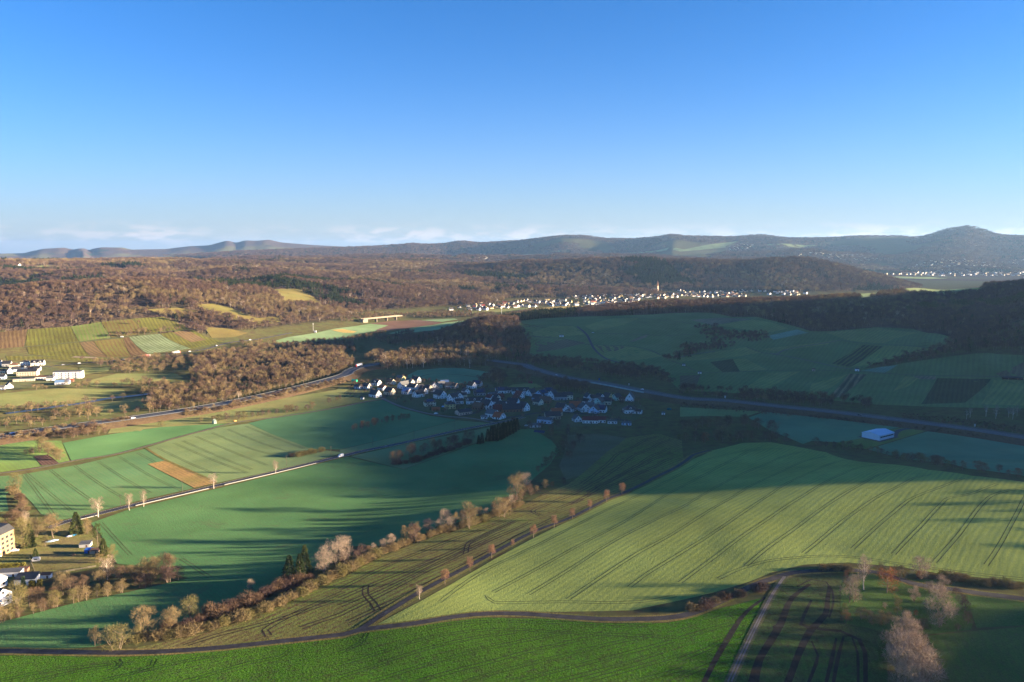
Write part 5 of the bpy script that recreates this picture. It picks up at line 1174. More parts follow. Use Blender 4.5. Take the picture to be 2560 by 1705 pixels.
# wood on the hill beyond the frame that shades the village
x, y = jgrid(480, 1500, 380, 1700, 9.0)
z = ground(x, y)
m = (z > 22) & (x > y * TANF + 20); x, y = x[m], y[m]; m = free(x, y); x, y = x[m], y[m]
wood('hill_wood', np.column_stack([x, y]), sz(len(x), 0.9, 1.2), kinds_pick(len(x), {'brown': 3, 'purple': 3, 'pine': 1}), 'mixed wood on the hill right of the vineyards')
x, y = jgrid(330, 640, 120, 400, 9.0)
m = (ground(x, y) > 48) & (x > y * TANF + 25) & (fbm(x / 40, y / 40, 5, 2) > 0.5); x, y = x[m], y[m]
wood('hill_wood', np.column_stack([x, y]), sz(len(x), 0.6, 1.0), kinds_pick(len(x), {'brown': 3, 'tan': 1}), 'loose wood on the slope right of the orchard meadow')  # out of view, planted to break that ridge's shade into streaks
x, y = jgrid(318, 430, 392, 470, 11.0)
m = (x > y * TANF + 16) & (RNG.random(len(x)) < 0.4); x, y = x[m], y[m]
wood('field_trees', np.column_stack([x, y]), sz(len(x), 0.8, 1.25), kinds_pick(len(x), {'brown': 3, 'tan': 1}), 'loose trees standing beside the domed field')
def poly_wood(polys, s, lo, hi, mix, name, label, dens=1.0, wide=1.0, respect=True, hw=16.0):
    PX, SH, SZ = [], [], []
    for pz in polys:
        q = hits(pz); A = np.array(q)
        x, y = jgrid(A[:, 0].min(), A[:, 0].max(), A[:, 1].min(), A[:, 1].max(), s)
        m = in_poly(x, y, q) & (RNG.random(len(x)) < dens)
        m &= fbm(x / 38, y / 38, 23, 2) < 0.66
        if respect: m[m] = free(x[m], y[m], hw)
        PX.append(np.column_stack([x[m], y[m]]))
    P = np.concatenate(PX)
    return wood(name, P, sz(len(P), lo, hi, wide), kinds_pick(len(P), mix), label)
poly_wood([zp(4, (900, 395), (1000, 370), (1250, 330), (1500, 330), (1700, 300), (2000, 220), (2355, 100), (2355, 232), (2000, 325), (1700, 395), (1400, 465), (1150, 500), (1000, 500)),
    zp(4, (1400, 100), (1900, 60), (2355, 30), (2355, 100), (2000, 200), (1700, 280), (1450, 330), (1250, 300), (1300, 230)), zp('K', (0, 640), (500, 480), (1100, 490), (1200, 540), (1150, 620), (800, 720), (0, 757)), zp('K', (740, 440), (950, 380), (1180, 390), (1210, 430), (950, 460)), zp('K', (1290, 520), (1420, 450), (1510, 430), (1500, 480), (1380, 530))], 6.5, 0.55, 1.0, {'brown': 4, 'tan': 5, 'purple': 1.5, 'pale': 0.25}, 'river_wood', 'tan brown leafless wood between highway and river', 0.9, 1.0)
poly_wood([zp(4, (0, 480), (400, 450), (860, 400), (1000, 500), (600, 550), (300, 600), (0, 640)), zp(4, (600, 262), (900, 252), (1250, 290), (1250, 335), (900, 335), (640, 330)), zp(4, (0, 310), (400, 300), (650, 310), (640, 335), (300, 340), (0, 365)), zp(4, (560, 150), (1200, 110), (1400, 100), (1300, 200), (900, 240), (700, 200)), zp('K', (0, 330), (350, 300), (400, 370), (700, 385), (160, 440), (0, 560))], 8.5, 0.4, 0.85, {'brown': 3, 'tan': 6, 'purple': 1}, 'river_wood', 'loose bushes and trees along the river flats', 0.55, 1.25, True)
poly_wood([zp(2, (230, 1005), (500, 925), (750, 905), (1000, 935), (1090, 965), (1100, 1012), (900, 1042), (700, 1032), (520, 1042), (300, 1062))], 6.0, 0.95, 1.25, {'brown': 3, 'tan': 5, 'pale': 0.8}, 'village_wood', 'tall sunlit topped wood behind the oval pasture', 1.0, 0.9)
poly_wood([zp(2, (230, 850), (450, 808), (800, 785), (930, 795), (1050, 780), (1200, 820), (1300, 900), (1290, 960), (1150, 985), (1050, 935), (800, 895), (500, 895), (300, 880)), zp(2, (0, 890), (80, 880), (110, 940), (0, 950))], 6.5, 0.6, 1.05, {'brown': 4, 'purple': 5, 'spruce': 0.5}, 'knob_wood', 'dark shaded wood at the foot of the wooded knob', 0.95)
poly_wood([zp(2, (1130, 990), (1300, 975), (1700, 1005), (2000, 1030), (2355, 1105), (2355, 1165), (2000, 1120), (1700, 1080), (1400, 1032), (1200, 1022)), zp(5, (900, 232), (1080, 222), (1280, 192), (1500, 242), (1700, 302), (1700, 370), (1550, 350), (1400, 322), (1380, 300), (1180, 298), (1080, 335), (950, 290)), zp(6, (0, 335), (500, 362), (900, 400), (1300, 440), (1300, 480), (900, 460), (400, 422), (0, 385))], 6.5, 0.55, 0.95, {'brown': 3, 'purple': 6, 'tan': 0.5}, 'highway_wood', 'dark leafless wood lining the highway', 0.95)
poly_wood([zp(6, (0, 440), (500, 482), (1000, 532), (1500, 592), (2000, 650), (2355, 700), (2355, 712), (1500, 604), (900, 545), (0, 462)), zp(6, (1500, 512), (2000, 555), (2355, 615), (2355, 650), (1900, 592), (1500, 545))], 4.5, 0.18, 0.38, {'brown': 3, 'purple': 3}, 'highway_scrub', 'low scrub along the shaded highway verge', 0.7, 1.3, False)
poly_wood([zp(4, (-20, 690), (500, 606), (1000, 545), (1500, 474), (2355, 275), (2355, 300), (1500, 500), (1000, 565), (420, 660), (-20, 712))], 3.6, 0.28, 0.62, {'brown': 4, 'tan': 3}, 'bank_scrub', 'brown scrub on the sunlit highway bank', 0.85, 1.3, False)
poly_wood([zp(3, (80, 775), (240, 755), (290, 800), (600, 812), (620, 850), (420, 880), (300, 918), (0, 958), (0, 900), (230, 880)), zp(3, (1250, 1042), (1500, 962), (1800, 922), (1900, 962), (1550, 1008), (1350, 1040)), zp('L', (1960, 580), (2150, 550), (2355, 490), (2355, 530), (2200, 590), (2050, 610)), zp('L', (470, 260), (600, 330), (560, 340), (480, 330))], 6.0, 0.4, 0.8, {'purple': 5, 'brown': 2, 'spruce': 0.4}, 'vineyard_thicket', 'dark thickets between the shaded vineyard plots', 0.9, 1.2, False)
poly_wood([zp(6, (1950, 520), (2355, 520), (2355, 545), (1950, 548))], 14, 0.8, 1.1, {'pale': 1}, 'birch_row', 'white stemmed birches beside the highway', 0.8, 0.8, False)
poly_wood([zp(3, (1540, 655), (2000, 610), (2355, 560), (2355, 600), (2000, 640), (1560, 680))], 6.0, 1.0, 1.25, {'pine': 1}, 'pine_wood', 'sunlit pine wood on the crest above the vineyards', 1.0, 0.9, False)
poly_wood([zp('K', (1100, 300), (1500, 225), (1560, 240), (1420, 280), (1200, 310)), zp('K', (400, 360), (900, 305), (1130, 300), (900, 350), (420, 385)), zp(2, (0, 690), (200, 672), (700, 660), (1050, 660), (1060, 690), (700, 700), (470, 700), (0, 735)), zp(3, (1350, 560), (1700, 545), (1900, 555), (1800, 580), (1350, 580)), zp('L', (330, 130), (640, 60), (780, 70), (1500, 70), (1500, 120), (700, 140))], 8, 0.4, 0.85, {'brown': 4, 'tan': 3, 'purple': 1}, 'valley_trees', 'brown tree belts between the far valley fields', 0.85, 1.2)
poly_wood([zp('A', (0, 480), (150, 380), (650, 240), (1100, 300), (1700, 345), (2355, 430), (2355, 880), (1900, 820), (1300, 770), (900, 690), (620, 590), (0, 550)), zp('B', (150, 190), (900, 210), (1700, 270), (2150, 400), (2100, 600), (1900, 690), (1300, 690), (600, 740), (150, 610))], 9.5, 0.2, 0.6, {'brown': 4, 'purple': 4, 'spruce': 0.7, 'tan': 0.6}, 'garden_trees', 'small garden trees and bushes among the village houses', 0.5, 1.2, False)

poly_wood([zp('E', (90, 370), (350, 262), (560, 250), (700, 282), (950, 250), (1250, 232), (1500, 205), (1650, 182), (1900, 182), (2080, 140), (2350, 150), (2355, 210), (2060, 265), (1880, 310), (1500, 305), (1150, 320), (700, 337), (450, 360), (150, 374)), zp('F', (0, 365), (120, 358), (500, 378), (900, 362), (1250, 370), (1450, 372), (1600, 400), (1400, 425), (900, 428), (500, 432), (0, 455))], 17, 0.4, 0.8, {'brown': 4, 'purple': 3, 'tan': 1.5, 'spruce': 0.6}, 'town_trees', 'bare trees among the houses of the far town', 0.75, 1.2, False)

poly_wood([zp('J', (540, 745), (760, 740), (930, 830), (700, 950), (560, 1040), (1100, 1000), (1450, 960), (1764, 1000), (1800, 600), (1300, 520), (900, 560), (600, 660))], 7.0, 0.7, 1.1, {'brown': 4, 'purple': 5, 'spruce': 0.6}, 'slope_wood', 'dark mixed wood on the slope right of the vineyard plots', 0.95, 1.0)
# ------------------------------------------------------------------ houses
def boxv(x0, x1, y0, y1, z0, z1):
    v = [(x0, y0, z0), (x1, y0, z0), (x1, y1, z0), (x0, y1, z0), (x0, y0, z1), (x1, y0, z1), (x1, y1, z1), (x0, y1, z1)]
    f = [(3, 2, 1, 0), (4, 5, 6, 7), (0, 1, 5, 4), (1, 2, 6, 5), (2, 3, 7, 6), (3, 0, 4, 7)]
    return v, f
class MB:
    def __init__(s): s.v, s.f = [], []
    def add(s, v, f):
        o = len(s.v); s.v += [tuple(q) for q in v]; s.f += [tuple(i + o for i in q) for q in f]; return s
    def box(s, *a): return s.add(*boxv(*a))
    def tub(s, path, radii, sides):
        v, f = tube(path, radii, sides); return s.add([tuple(q) for q in v], [tuple(int(i) for i in q) for q in f])
    def mesh(s, name, mat): return mesh_from(name, s.v, s.f, [mat])
    def build(s, name, mat, parent=None, loc=None, rz=None): return link(name, s.mesh(name, mat), parent, loc, rz)
WALL = dict(white=plain('white render', (0.80, 0.79, 0.77), 0.9, 0.15, 0.06, 0.4), cream=plain('cream render', (0.68, 0.60, 0.44), 0.9, 0.15, 0.06, 0.4), yellow=plain('yellow render', (0.62, 0.50, 0.24), 0.9, 0.15, 0.06, 0.4), mint=plain('mint render', (0.46, 0.62, 0.54), 0.9, 0.15, 0.06, 0.4),
    blue=plain('pale blue render', (0.45, 0.58, 0.72), 0.9, 0.15, 0.06, 0.4), grey=plain('grey render', (0.36, 0.36, 0.36), 0.9, 0.15, 0.06, 0.4), brick=plain('red brown brick', (0.26, 0.14, 0.09), 0.95, 0.1, 0.15, 1.0), beige=plain('beige render', (0.52, 0.40, 0.30), 0.9, 0.15, 0.06, 0.4))
ROOF = dict(slate=plain('dark slate', (0.030, 0.031, 0.036), 0.65, 0.35, 0.25, 1.5), anthracite=plain('anthracite tiles', (0.045, 0.045, 0.05), 0.6, 0.35, 0.2, 1.5), red=plain('orange red tiles', (0.33, 0.085, 0.035), 0.85, 0.2, 0.2, 1.2), darkred=plain('dark red tiles', (0.15, 0.035, 0.03), 0.8, 0.2, 0.2, 1.2),
    brown=plain('brown tiles', (0.15, 0.08, 0.05), 0.85, 0.2, 0.2, 1.2), grey=plain('grey tiles', (0.12, 0.12, 0.12), 0.8, 0.25, 0.2, 1.2), blue=plain('blue metal roof', (0.16, 0.26, 0.42), 0.5, 0.4))
M_glass = plain('window glass', (0.03, 0.035, 0.045), 0.15, 0.5)
M_frame = plain('window frame', (0.7, 0.7, 0.68), 0.6, 0.3)
M_brickc = plain('chimney brick', (0.30, 0.22, 0.18), 0.9, 0.1, 0.2, 2)
M_solar = plain('solar panel', (0.02, 0.035, 0.09), 0.2, 0.5)
M_door = plain('wooden door', (0.12, 0.07, 0.045), 0.7, 0.3)
HM = {}
def house_meshes(w, l, he, hr, hip=False):
    """gable (or hip) house: ridge along x, gables at +-l/2"""
    key = (w, l, he, hr, hip)
    if key in HM: return HM[key]
    W, L = w / 2, l / 2
    wall = MB()
    b = -1.5
    if hip:
        wall.box(-L, L, -W, W, b, he)
    else:
        v = [(-L, -W, b), (L, -W, b), (L, W, b), (-L, W, b), (-L, -W, he), (L, -W, he), (L, W, he), (-L, W, he), (-L, 0, he + hr), (L, 0, he + hr)]
        f = [(3, 2, 1, 0), (0, 1, 5, 4), (2, 3, 7, 6), (1, 2, 6, 9, 5), (3, 0, 4, 8, 7), (4, 5, 9, 8), (6, 7, 8, 9)]
        wall.add(v, f)
    ov, th = 0.45, 0.22
    roof = MB()
    if hip:
        e = W * 0.95
        zz = he + hr
        P = [(-L - ov, -W - ov, he - 0.1), (L + ov, -W - ov, he - 0.1), (L + ov, W + ov, he - 0.1), (-L - ov, W + ov, he - 0.1), (-L + e, 0, zz), (L - e, 0, zz)]
        P2 = [(p[0], p[1], p[2] + th) for p in P]
        roof.add(P + P2, [(6, 7, 11, 10), (8, 9, 10, 11), (7, 8, 11), (9, 6, 10), (0, 1, 7, 6), (1, 2, 8, 7), (2, 3, 9, 8), (3, 0, 6, 9), (3, 2, 1, 0)])
    else:
        sl = hr / W
        for s in (-1, 1):
            y1, z1 = s * (W + ov), he - ov * sl
            a = [(-L - ov * 0.6, 0, he + hr + 0.02), (L + ov * 0.6, 0, he + hr + 0.02), (L + ov * 0.6, y1, z1 + 0.02), (-L - ov * 0.6, y1, z1 + 0.02)]
            bq = [(p[0], p[1], p[2] + th) for p in a]
            ff = [(0, 1, 2, 3), (7, 6, 5, 4), (0, 4, 5, 1), (1, 5, 6, 2), (2, 6, 7, 3), (3, 7, 4, 0)]
            roof.add(a + bq, ff if s == 1 else [q[::-1] for q in ff])
    HM[key] = (wall, roof, {})
    return HM[key]
def hmesh(key, which, mat):
    d = HM[key][2]
    if (which, mat.name) not in d: d[(which, mat.name)] = HM[key][0 if which == 'wall' else 1].mesh(which, mat)
    return d[(which, mat.name)]
WINM = MB().box(-0.55, 0.55, -0.05, 0.05, -0.65, 0.65).mesh('window', M_glass)
DOORM = MB().box(-0.5, 0.5, -0.05, 0.05, 0, 2.1).mesh('door', M_door)
CHIM = MB().box(-0.4, 0.4, -0.35, 0.35, -1.2, 1.0).mesh('chimney', M_brickc)
SOLM = MB().box(-2.2, 2.2, -1.4, 1.4, 0, 0.1).mesh('solar_panel', M_solar)
DORM = {}
def dormer(parent, wall, roof, x, W, he, hr, side):
    k = (wall.name, roof.name)
    if k not in DORM:
        a = MB().add([(-1.1, -1.6, -0.8), (1.1, -1.6, -0.8), (1.1, 1.4, -0.8), (-1.1, 1.4, -0.8), (-1.1, -1.6, 0.7), (1.1, -1.6, 0.7), (1.1, 1.4, 0.7), (-1.1, 1.4, 0.7), (0, -1.6, 1.5), (0, 1.4, 1.5)], [(0, 1, 5, 8, 4), (2, 3, 7, 9, 6), (1, 2, 6, 5), (3, 0, 4, 7), (4, 8, 9, 7), (5, 6, 9, 8)]).mesh('dormer', wall)
        r = MB()
        for s in (-1, 1): r.add([(0, -1.85, 1.55), (s * 1.35, -1.85, 0.6), (s * 1.35, 1.4, 0.6), (0, 1.4, 1.55), (0, -1.85, 1.7), (s * 1.35, -1.85, 0.75), (s * 1.35, 1.4, 0.75), (0, 1.4, 1.7)], [(0, 1, 2, 3), (7, 6, 5, 4), (0, 4, 5, 1), (1, 5, 6, 2), (2, 6, 7, 3), (3, 7, 4, 0)])
        DORM[k] = (a, r.mesh('dormer_roof', roof))
    d = link('dormer', DORM[k][0], parent, (x, side * W * 0.62, he + hr * 0.38), 0 if side < 0 else math.pi)
    link('dormer_roof', DORM[k][1], d)
    wn_ = link('window', WINM, d, (0, -1.63, 0.1))
HOUSES = []
def house(name, xy, rz, w, l, he, hr, wall, roof, label, group=None, detail=2, hip=False, solar=0, dorm=0, cat='house', sink=0.0):
    key = (w, l, he, hr, hip); house_meshes(*key)
    cz = gz(*xy) - 0.1 - sink
    root = link(name, None, None, (xy[0], xy[1], cz), rz)
    root.empty_display_size = 1
    tag(root, label, cat, group)
    link('wall', hmesh(key, 'wall', WALL[wall]), root)
    rf = link('roof', hmesh(key, 'roof', ROOF[roof]), root)
    W, L = w / 2, l / 2
    HOUSES.append((xy[0], xy[1], max(w, l) * 0.6))
    if detail >= 1:
        link('chimney', CHIM, rf, (random.choice((-1, 1)) * L * 0.35, W * 0.2, he + hr * 0.85))
    if detail >= 2:
        fl = [1.5] if he < 4 else [1.5, 4.2]
        if he > 6.6: fl.append(6.6 if he > 7.4 else 6.2)
        fl = [z for z in fl if z < he - 0.5]
        for z in fl:
            n = max(2, int(l / 3.2))
            for i in range(n):
                x = -L + l * (i + 0.5) / n
                link('window', WINM, root, (x, -W - 0.02, z))
                if i % 2 == 0: link('window', WINM, root, (x, W + 0.02, z))
            for sx in (-1, 1):
                for y in ((-W * 0.5, W * 0.5) if w > 6 else (0,)):
                    link('window', WINM, root, (sx * (L + 0.02), y, z), math.pi / 2)
        if not hip and hr > 2.4:
            for sx in (-1, 1): link('window', WINM, root, (sx * (L + 0.02), 0, he + hr * 0.35), math.pi / 2)
        link('door', DOORM, root, (L * 0.15, -W - 0.03, 0.1))
    if solar:
        sl = math.atan2(hr, W)
        o = link('solar_panel', SOLM, rf, (0, -W * 0.5 * solar, he + hr * 0.5 + 0.28))
        o.rotation_euler = (sl * solar, 0, 0); o.scale = (l / 7.0, W / math.cos(sl) / 3.6, 1)
    for i in range(dorm): dormer(root, WALL[wall], ROOF[roof], (i - (dorm - 1) / 2) * l * 0.42, W, he, hr, -1)
    return root
def px_house(name, key, x, y, *a, **k):
    return house(name, hit(*zp(key, (x, y))[0]), *a, **k)
GV = 'houses of the valley village'
D = rad
# (view, x, y, turn, width, length, eaves, roof rise, wall, roof, label, extras)
GA_, GBk = D(-35), D(55)      # gable turned to the sun / gable turned to the camera's left
VL = [
 ('A', 340, 415, -35, 8, 9, 3.2, 3.4, 'white', 'slate', 'white house with sunlit gable by the western gardens', {}),
 ('A', 212, 418, -35, 6, 9, 2.8, 1.6, 'blue', 'slate', 'low pale blue house at the western tip of the village', {}),
 ('A', 478, 368, -30, 8, 10, 3.4, 3.6, 'white', 'slate', 'dark roofed white house behind the western gardens', {'dorm': 1}),
 ('A', 460, 540, -35, 9, 11, 3.6, 4.6, 'white', 'anthracite', 'big bright white gabled house at the field corner', {}),
 ('A', 565, 440, -35, 7, 9, 3.2, 2.6, 'white', 'red', 'small white house with an orange red roof in the west', {}),
 ('A', 672, 505, -35, 8, 11, 4.0, 4.2, 'cream', 'slate', 'dark roofed house with sunlit cream gable', {}),
 ('A', 690, 355, -40, 8, 10, 3.4, 3.4, 'cream', 'brown', 'cream house behind the pale leafless tree', {}),
 ('A', 838, 318, -30, 8, 9, 5.6, 2.6, 'yellow', 'grey', 'tall yellow house at the pasture edge', {}),
 ('A', 880, 412, 50, 9, 12, 4.2, 4.4, 'white', 'grey', 'large white house with a grey roof and shaded gable', {}),
 ('A', 965, 368, -30, 8, 10, 4.0, 3.6, 'cream', 'grey', 'cream house with a grey roof in the western village', {'dorm': 1}),
 ('A', 1062, 330, -35, 8, 10, 4.0, 3.8, 'white', 'slate', 'white gabled house standing by two dark firs', {}),
 ('A', 925, 498, -30, 8, 9, 3.6, 3.0, 'white', 'blue', 'white house with a blue metal roof', {}),
 ('A', 1020, 438, -35, 8, 12, 4.0, 4.0, 'white', 'slate', 'white house with a sunlit gable behind the blue roof', {}),
 ('A', 1095, 540, 50, 8, 12, 4.2, 3.6, 'white', 'slate', None, {}), ('A', 1160, 498, -35, 8, 9, 4.0, 3.6, 'white', 'slate', None, {}), ('A', 1130, 440, 50, 7, 8, 3.4, 3.2, 'white', 'slate', None, {}),
 ('A', 1328, 418, -80, 9, 10, 2.8, 5.0, 'white', 'slate', 'steep roofed white house with a triangular front', {}),
 ('A', 1240, 448, -35, 7, 8, 4.0, 2.8, 'cream', 'slate', None, {}), ('A', 1340, 462, 10, 6, 10, 2.8, 1.4, 'white', 'grey', None, {}),
 ('A', 1412, 560, -40, 9, 12, 5.2, 4.0, 'white', 'slate', 'large white house with a row of windows and dark roof', {}),
 ('A', 1430, 402, 40, 8, 10, 4.4, 3.0, 'mint', 'grey', 'mint green house at the pasture edge', {}), ('A', 1480, 368, 10, 8, 10, 3.4, 3.0, 'grey', 'blue', 'grey house with a blue roof at the pasture edge', {}),
 ('A', 1545, 412, 10, 8, 9, 4.2, 3.0, 'grey', 'slate', 'plain grey house beside the mint green one', {}), ('A', 1622, 412, -30, 8, 8, 4.0, 2.4, 'beige', 'brown', 'beige house right of the grey one', {}),
 ('A', 1262, 668, 15, 10, 12, 4.6, 2.6, 'cream', 'brown', 'cream villa with a brown hip roof and solar panel', {'hip': True, 'solar': 1}),
 ('A', 1600, 600, 50, 8, 10, 5.0, 3.8, 'white', 'slate', None, {}), ('A', 1690, 570, -70, 8, 9, 3.6, 4.0, 'white', 'slate', None, {}),
 ('A', 1560, 708, 20, 9, 10, 5.2, 2.6, 'yellow', 'slate', 'yellow fronted house with a dark roof', {'hip': True}), ('A', 1752, 560, 15, 7, 8, 4.4, 2.2, 'cream', 'slate', None, {}), ('A', 1792, 490, -60, 7, 8, 3.2, 3.2, 'white', 'slate', None, {}),
 ('A', 1880, 412, -40, 8, 9, 4.0, 3.8, 'white', 'brown', 'white house with a brown roof behind the gardens', {}), ('A', 1962, 380, -20, 8, 11, 3.6, 3.4, 'grey', 'slate', None, {'solar': 1}), ('A', 1995, 512, 10, 9, 13, 3.4, 3.0, 'grey', 'slate', None, {'solar': 1}),
 ('A', 1920, 640, 8, 8, 18, 4.0, 3.2, 'white', 'slate', 'long white row house with a dark roof', {'dorm': 3}), ('A', 2100, 712, -35, 9, 12, 5.0, 4.6, 'white', 'slate', 'tall white house with three gable windows', {}),
 ('A', 2012, 480, 20, 7, 9, 3.4, 2.4, 'white', 'slate', None, {}), ('A', 2150, 590, -40, 7, 8, 3.6, 3.0, 'white', 'darkred', 'white house with a dark red roof among dark ones', {}), ('A', 2240, 652, -35, 7, 10, 4.0, 3.4, 'white', 'slate', None, {}), ('A', 2305, 700, -35, 7, 8, 3.4, 3.0, 'white', 'slate', None, {}),
 ('A', 2292, 738, -10, 8, 11, 2.6, 3.6, 'brick', 'darkred', 'barn with a broad dark red roof', {}), ('A', 2170, 832, -30, 8, 10, 4.0, 2.8, 'white', 'grey', 'white house with a pale roof by the country road', {}), ('A', 2275, 862, -35, 8, 9, 2.6, 3.8, 'white', 'red', 'white house with an orange red roof by the country road', {}),
 ('A', 1980, 720, -30, 9, 10, 3.2, 4.0, 'brick', 'brown', 'brown brick barn in the village middle', {}), ('A', 1760, 795, 35, 9, 15, 3.2, 2.2, 'beige', 'slate', 'long beige barn with a dark roof at the field edge', {}), ('A', 1350, 748, 10, 5, 8, 2.2, 1.8, 'brick', 'red', 'small shed with an orange red roof at the field edge', {}),
 ('A', 2312, 482, 5, 8, 12, 3.6, 3.0, 'white', 'slate', None, {'solar': 1}), ('A', 2250, 540, -60, 7, 8, 3.4, 3.0, 'white', 'slate', None, {}), ('A', 1690, 640, 15, 7, 9, 3.6, 2.0, 'white', 'slate', None, {}), ('A', 2062, 862, 10, 4, 6, 2.6, 1.2, 'white', 'grey', 'tiny white hut near the country road', {}),
 ('B', 190, 228, 8, 8, 14, 4.0, 2.6, 'white', 'slate', None, {'dorm': 2}), ('B', 300, 230, 5, 8, 12, 3.6, 2.6, 'white', 'slate', None, {}), ('B', 455, 245, 5, 9, 20, 4.0, 3.4, 'white', 'slate', 'long white house with a wide dark roof by the tree belt', {'dorm': 2}),
 ('B', 605, 270, 50, 8, 10, 3.8, 3.8, 'white', 'slate', None, {}), ('B', 752, 280, 45, 9, 11, 4.0, 3.2, 'blue', 'slate', 'pale blue house with solar panels by the tree belt', {'solar': 1}), ('B', 850, 250, 5, 9, 10, 4.0, 3.6, 'white', 'slate', None, {'solar': 1}),
 ('B', 912, 318, 55, 8, 10, 5.6, 4.6, 'white', 'slate', 'tall narrow white house beside the tree belt', {}), ('B', 1010, 330, 5, 9, 14, 4.4, 3.6, 'grey', 'slate', None, {}), ('B', 1112, 322, 5, 9, 11, 5.4, 2.6, 'cream', 'slate', 'cream two storey house beside the tree belt', {}), ('B', 700, 340, -35, 8, 11, 3.6, 3.4, 'blue', 'slate', None, {}),
 ('B', 440, 310, -40, 7, 9, 4.6, 3.8, 'white', 'darkred', 'white house with a sunlit gable and red roof', {}), ('B', 400, 330, -60, 6, 9, 2.6, 3.0, 'brick', 'darkred', 'red roofed barn beside the sunlit gable', {}), ('B', 60, 290, 10, 7, 9, 3.2, 2.0, 'white', 'grey', None, {}), ('B', 105, 340, -40, 7, 9, 3.8, 3.2, 'cream', 'slate', None, {}),
 ('B', 352, 402, -20, 8, 12, 4.2, 3.4, 'white', 'slate', 'white house with a long sunlit wall in the village middle', {}), ('B', 165, 320, 20, 7, 8, 3.2, 3.0, 'brick', 'darkred', None, {}), ('B', 20, 450, -55, 8, 9, 4.6, 4.2, 'white', 'slate', None, {}), ('B', 190, 440, -30, 8, 11, 3.6, 3.6, 'white', 'slate', None, {}), ('B', 310, 430, 30, 8, 11, 3.4, 3.4, 'white', 'slate', None, {}),
 ('B', 152, 492, 8, 8, 12, 2.8, 4.0, 'brick', 'darkred', 'barn with a bright dark red roof at the street', {}), ('B', 335, 492, 8, 11, 20, 3.4, 4.6, 'brick', 'slate', 'great barn with a black roof in the village middle', {}), ('B', 505, 482, -45, 8, 9, 4.6, 4.6, 'white', 'slate', None, {}), ('B', 62, 562, -30, 8, 11, 4.0, 3.0, 'white', 'grey', 'white house at the street beside the orange roof', {}), ('B', 165, 592, -35, 8, 9, 2.6, 3.8, 'white', 'red', 'white cottage with a bright orange red roof', {}),
 ('B', 702, 400, -45, 7, 9, 3.8, 3.4, 'cream', 'slate', 'house with a glowing sunlit gable in the shaded village', {}), ('B', 805, 372, -20, 9, 12, 3.4, 3.6, 'brick', 'brown', 'red brown brick farmhouse in the village middle', {}), ('B', 1030, 480, -40, 8, 11, 3.6, 4.2, 'white', 'slate', None, {}), ('B', 1150, 492, 60, 9, 10, 3.6, 3.8, 'white', 'slate', None, {}), ('B', 1222, 462, -15, 10, 12, 3.4, 5.0, 'white', 'red', 'large house with a big orange red roof', {}),
 ('B', 1342, 492, -75, 9, 12, 4.6, 4.2, 'white', 'anthracite', None, {}), ('B', 1425, 472, 8, 8, 9, 4.6, 3.6, 'cream', 'grey', None, {}), ('B', 1505, 512, 60, 9, 10, 3.8, 3.8, 'blue', 'slate', None, {}), ('B', 1590, 502, -20, 9, 10, 3.6, 4.0, 'white', 'slate', 'white house with a roof full of solar panels', {'solar': 1}), ('B', 1562, 402, 60, 9, 10, 4.4, 3.8, 'mint', 'slate', 'greenish gabled house above the lawn', {}), ('B', 1662, 392, -15, 8, 10, 4.2, 3.2, 'cream', 'slate', 'cream house with a dark roof above the lawn', {}),
 ('B', 1405, 330, -70, 7, 9, 3.8, 3.8, 'white', 'slate', None, {}), ('B', 1500, 342, 5, 8, 11, 4.0, 2.6, 'white', 'slate', None, {}), ('B', 1565, 332, -50, 7, 8, 4.0, 3.2, 'white', 'slate', None, {}), ('B', 1682, 330, -50, 8, 9, 4.0, 4.0, 'yellow', 'slate', 'yellow gabled house near the highway bridge', {}), ('B', 1800, 332, 40, 8, 9, 3.8, 3.4, 'mint', 'slate', 'dark mint house near the highway bridge', {}), ('B', 1990, 342, 75, 9, 11, 3.2, 6.2, 'white', 'slate', 'white house with a very steep triangular gable', {}),
 ('B', 1985, 512, 5, 10, 12, 4.0, 3.4, 'white', 'slate', 'white house with a dark hip roof at the eastern end', {'hip': True, 'dorm': 1}), ('B', 2092, 522, -25, 6, 9, 2.8, 1.6, 'white', 'slate', None, {}), ('B', 960, 548, 8, 8, 11, 4.6, 2.8, 'beige', 'red', 'beige building with a pinkish red roof at the street', {}), ('B', 905, 592, 5, 10, 15, 3.6, 3.4, 'cream', 'slate', 'farm building with a long dark roof at the street', {}), ('B', 800, 655, -20, 8, 14, 4.2, 1.6, 'blue', 'grey', 'pale blue workshop above the village fallow', {}), ('B', 655, 712, 5, 6, 11, 2.4, 1.4, 'white', 'grey', 'low white shed above the round wheat field end', {}),
 ('B', 1245, 632, -75, 7, 9, 3.0, 3.4, 'white', 'slate', 'small white gabled house on the lower village edge', {}), ('B', 1432, 652, -5, 8, 15, 3.4, 2.8, 'white', 'darkred', 'long white bungalow with a dark red roof', {}), ('B', 1562, 645, -5, 8, 12, 3.2, 2.6, 'white', 'darkred', 'second white bungalow with a dark red roof', {}), ('B', 1742, 665, -5, 4, 9, 2.8, 0.8, 'white', 'grey', 'small white cabin in the eastern gardens', {}), ('B', 1940, 685, -5, 4, 9, 2.6, 0.8, 'blue', 'grey', 'small bluish cabin in the eastern gardens', {}), ('B', 1382, 385, -40, 6, 7, 3.2, 2.6, 'white', 'slate', None, {}), ('B', 1885, 345, -20, 5, 7, 2.6, 1.6, 'beige', 'brown', 'small beige hut near the highway bridge', {}),
]
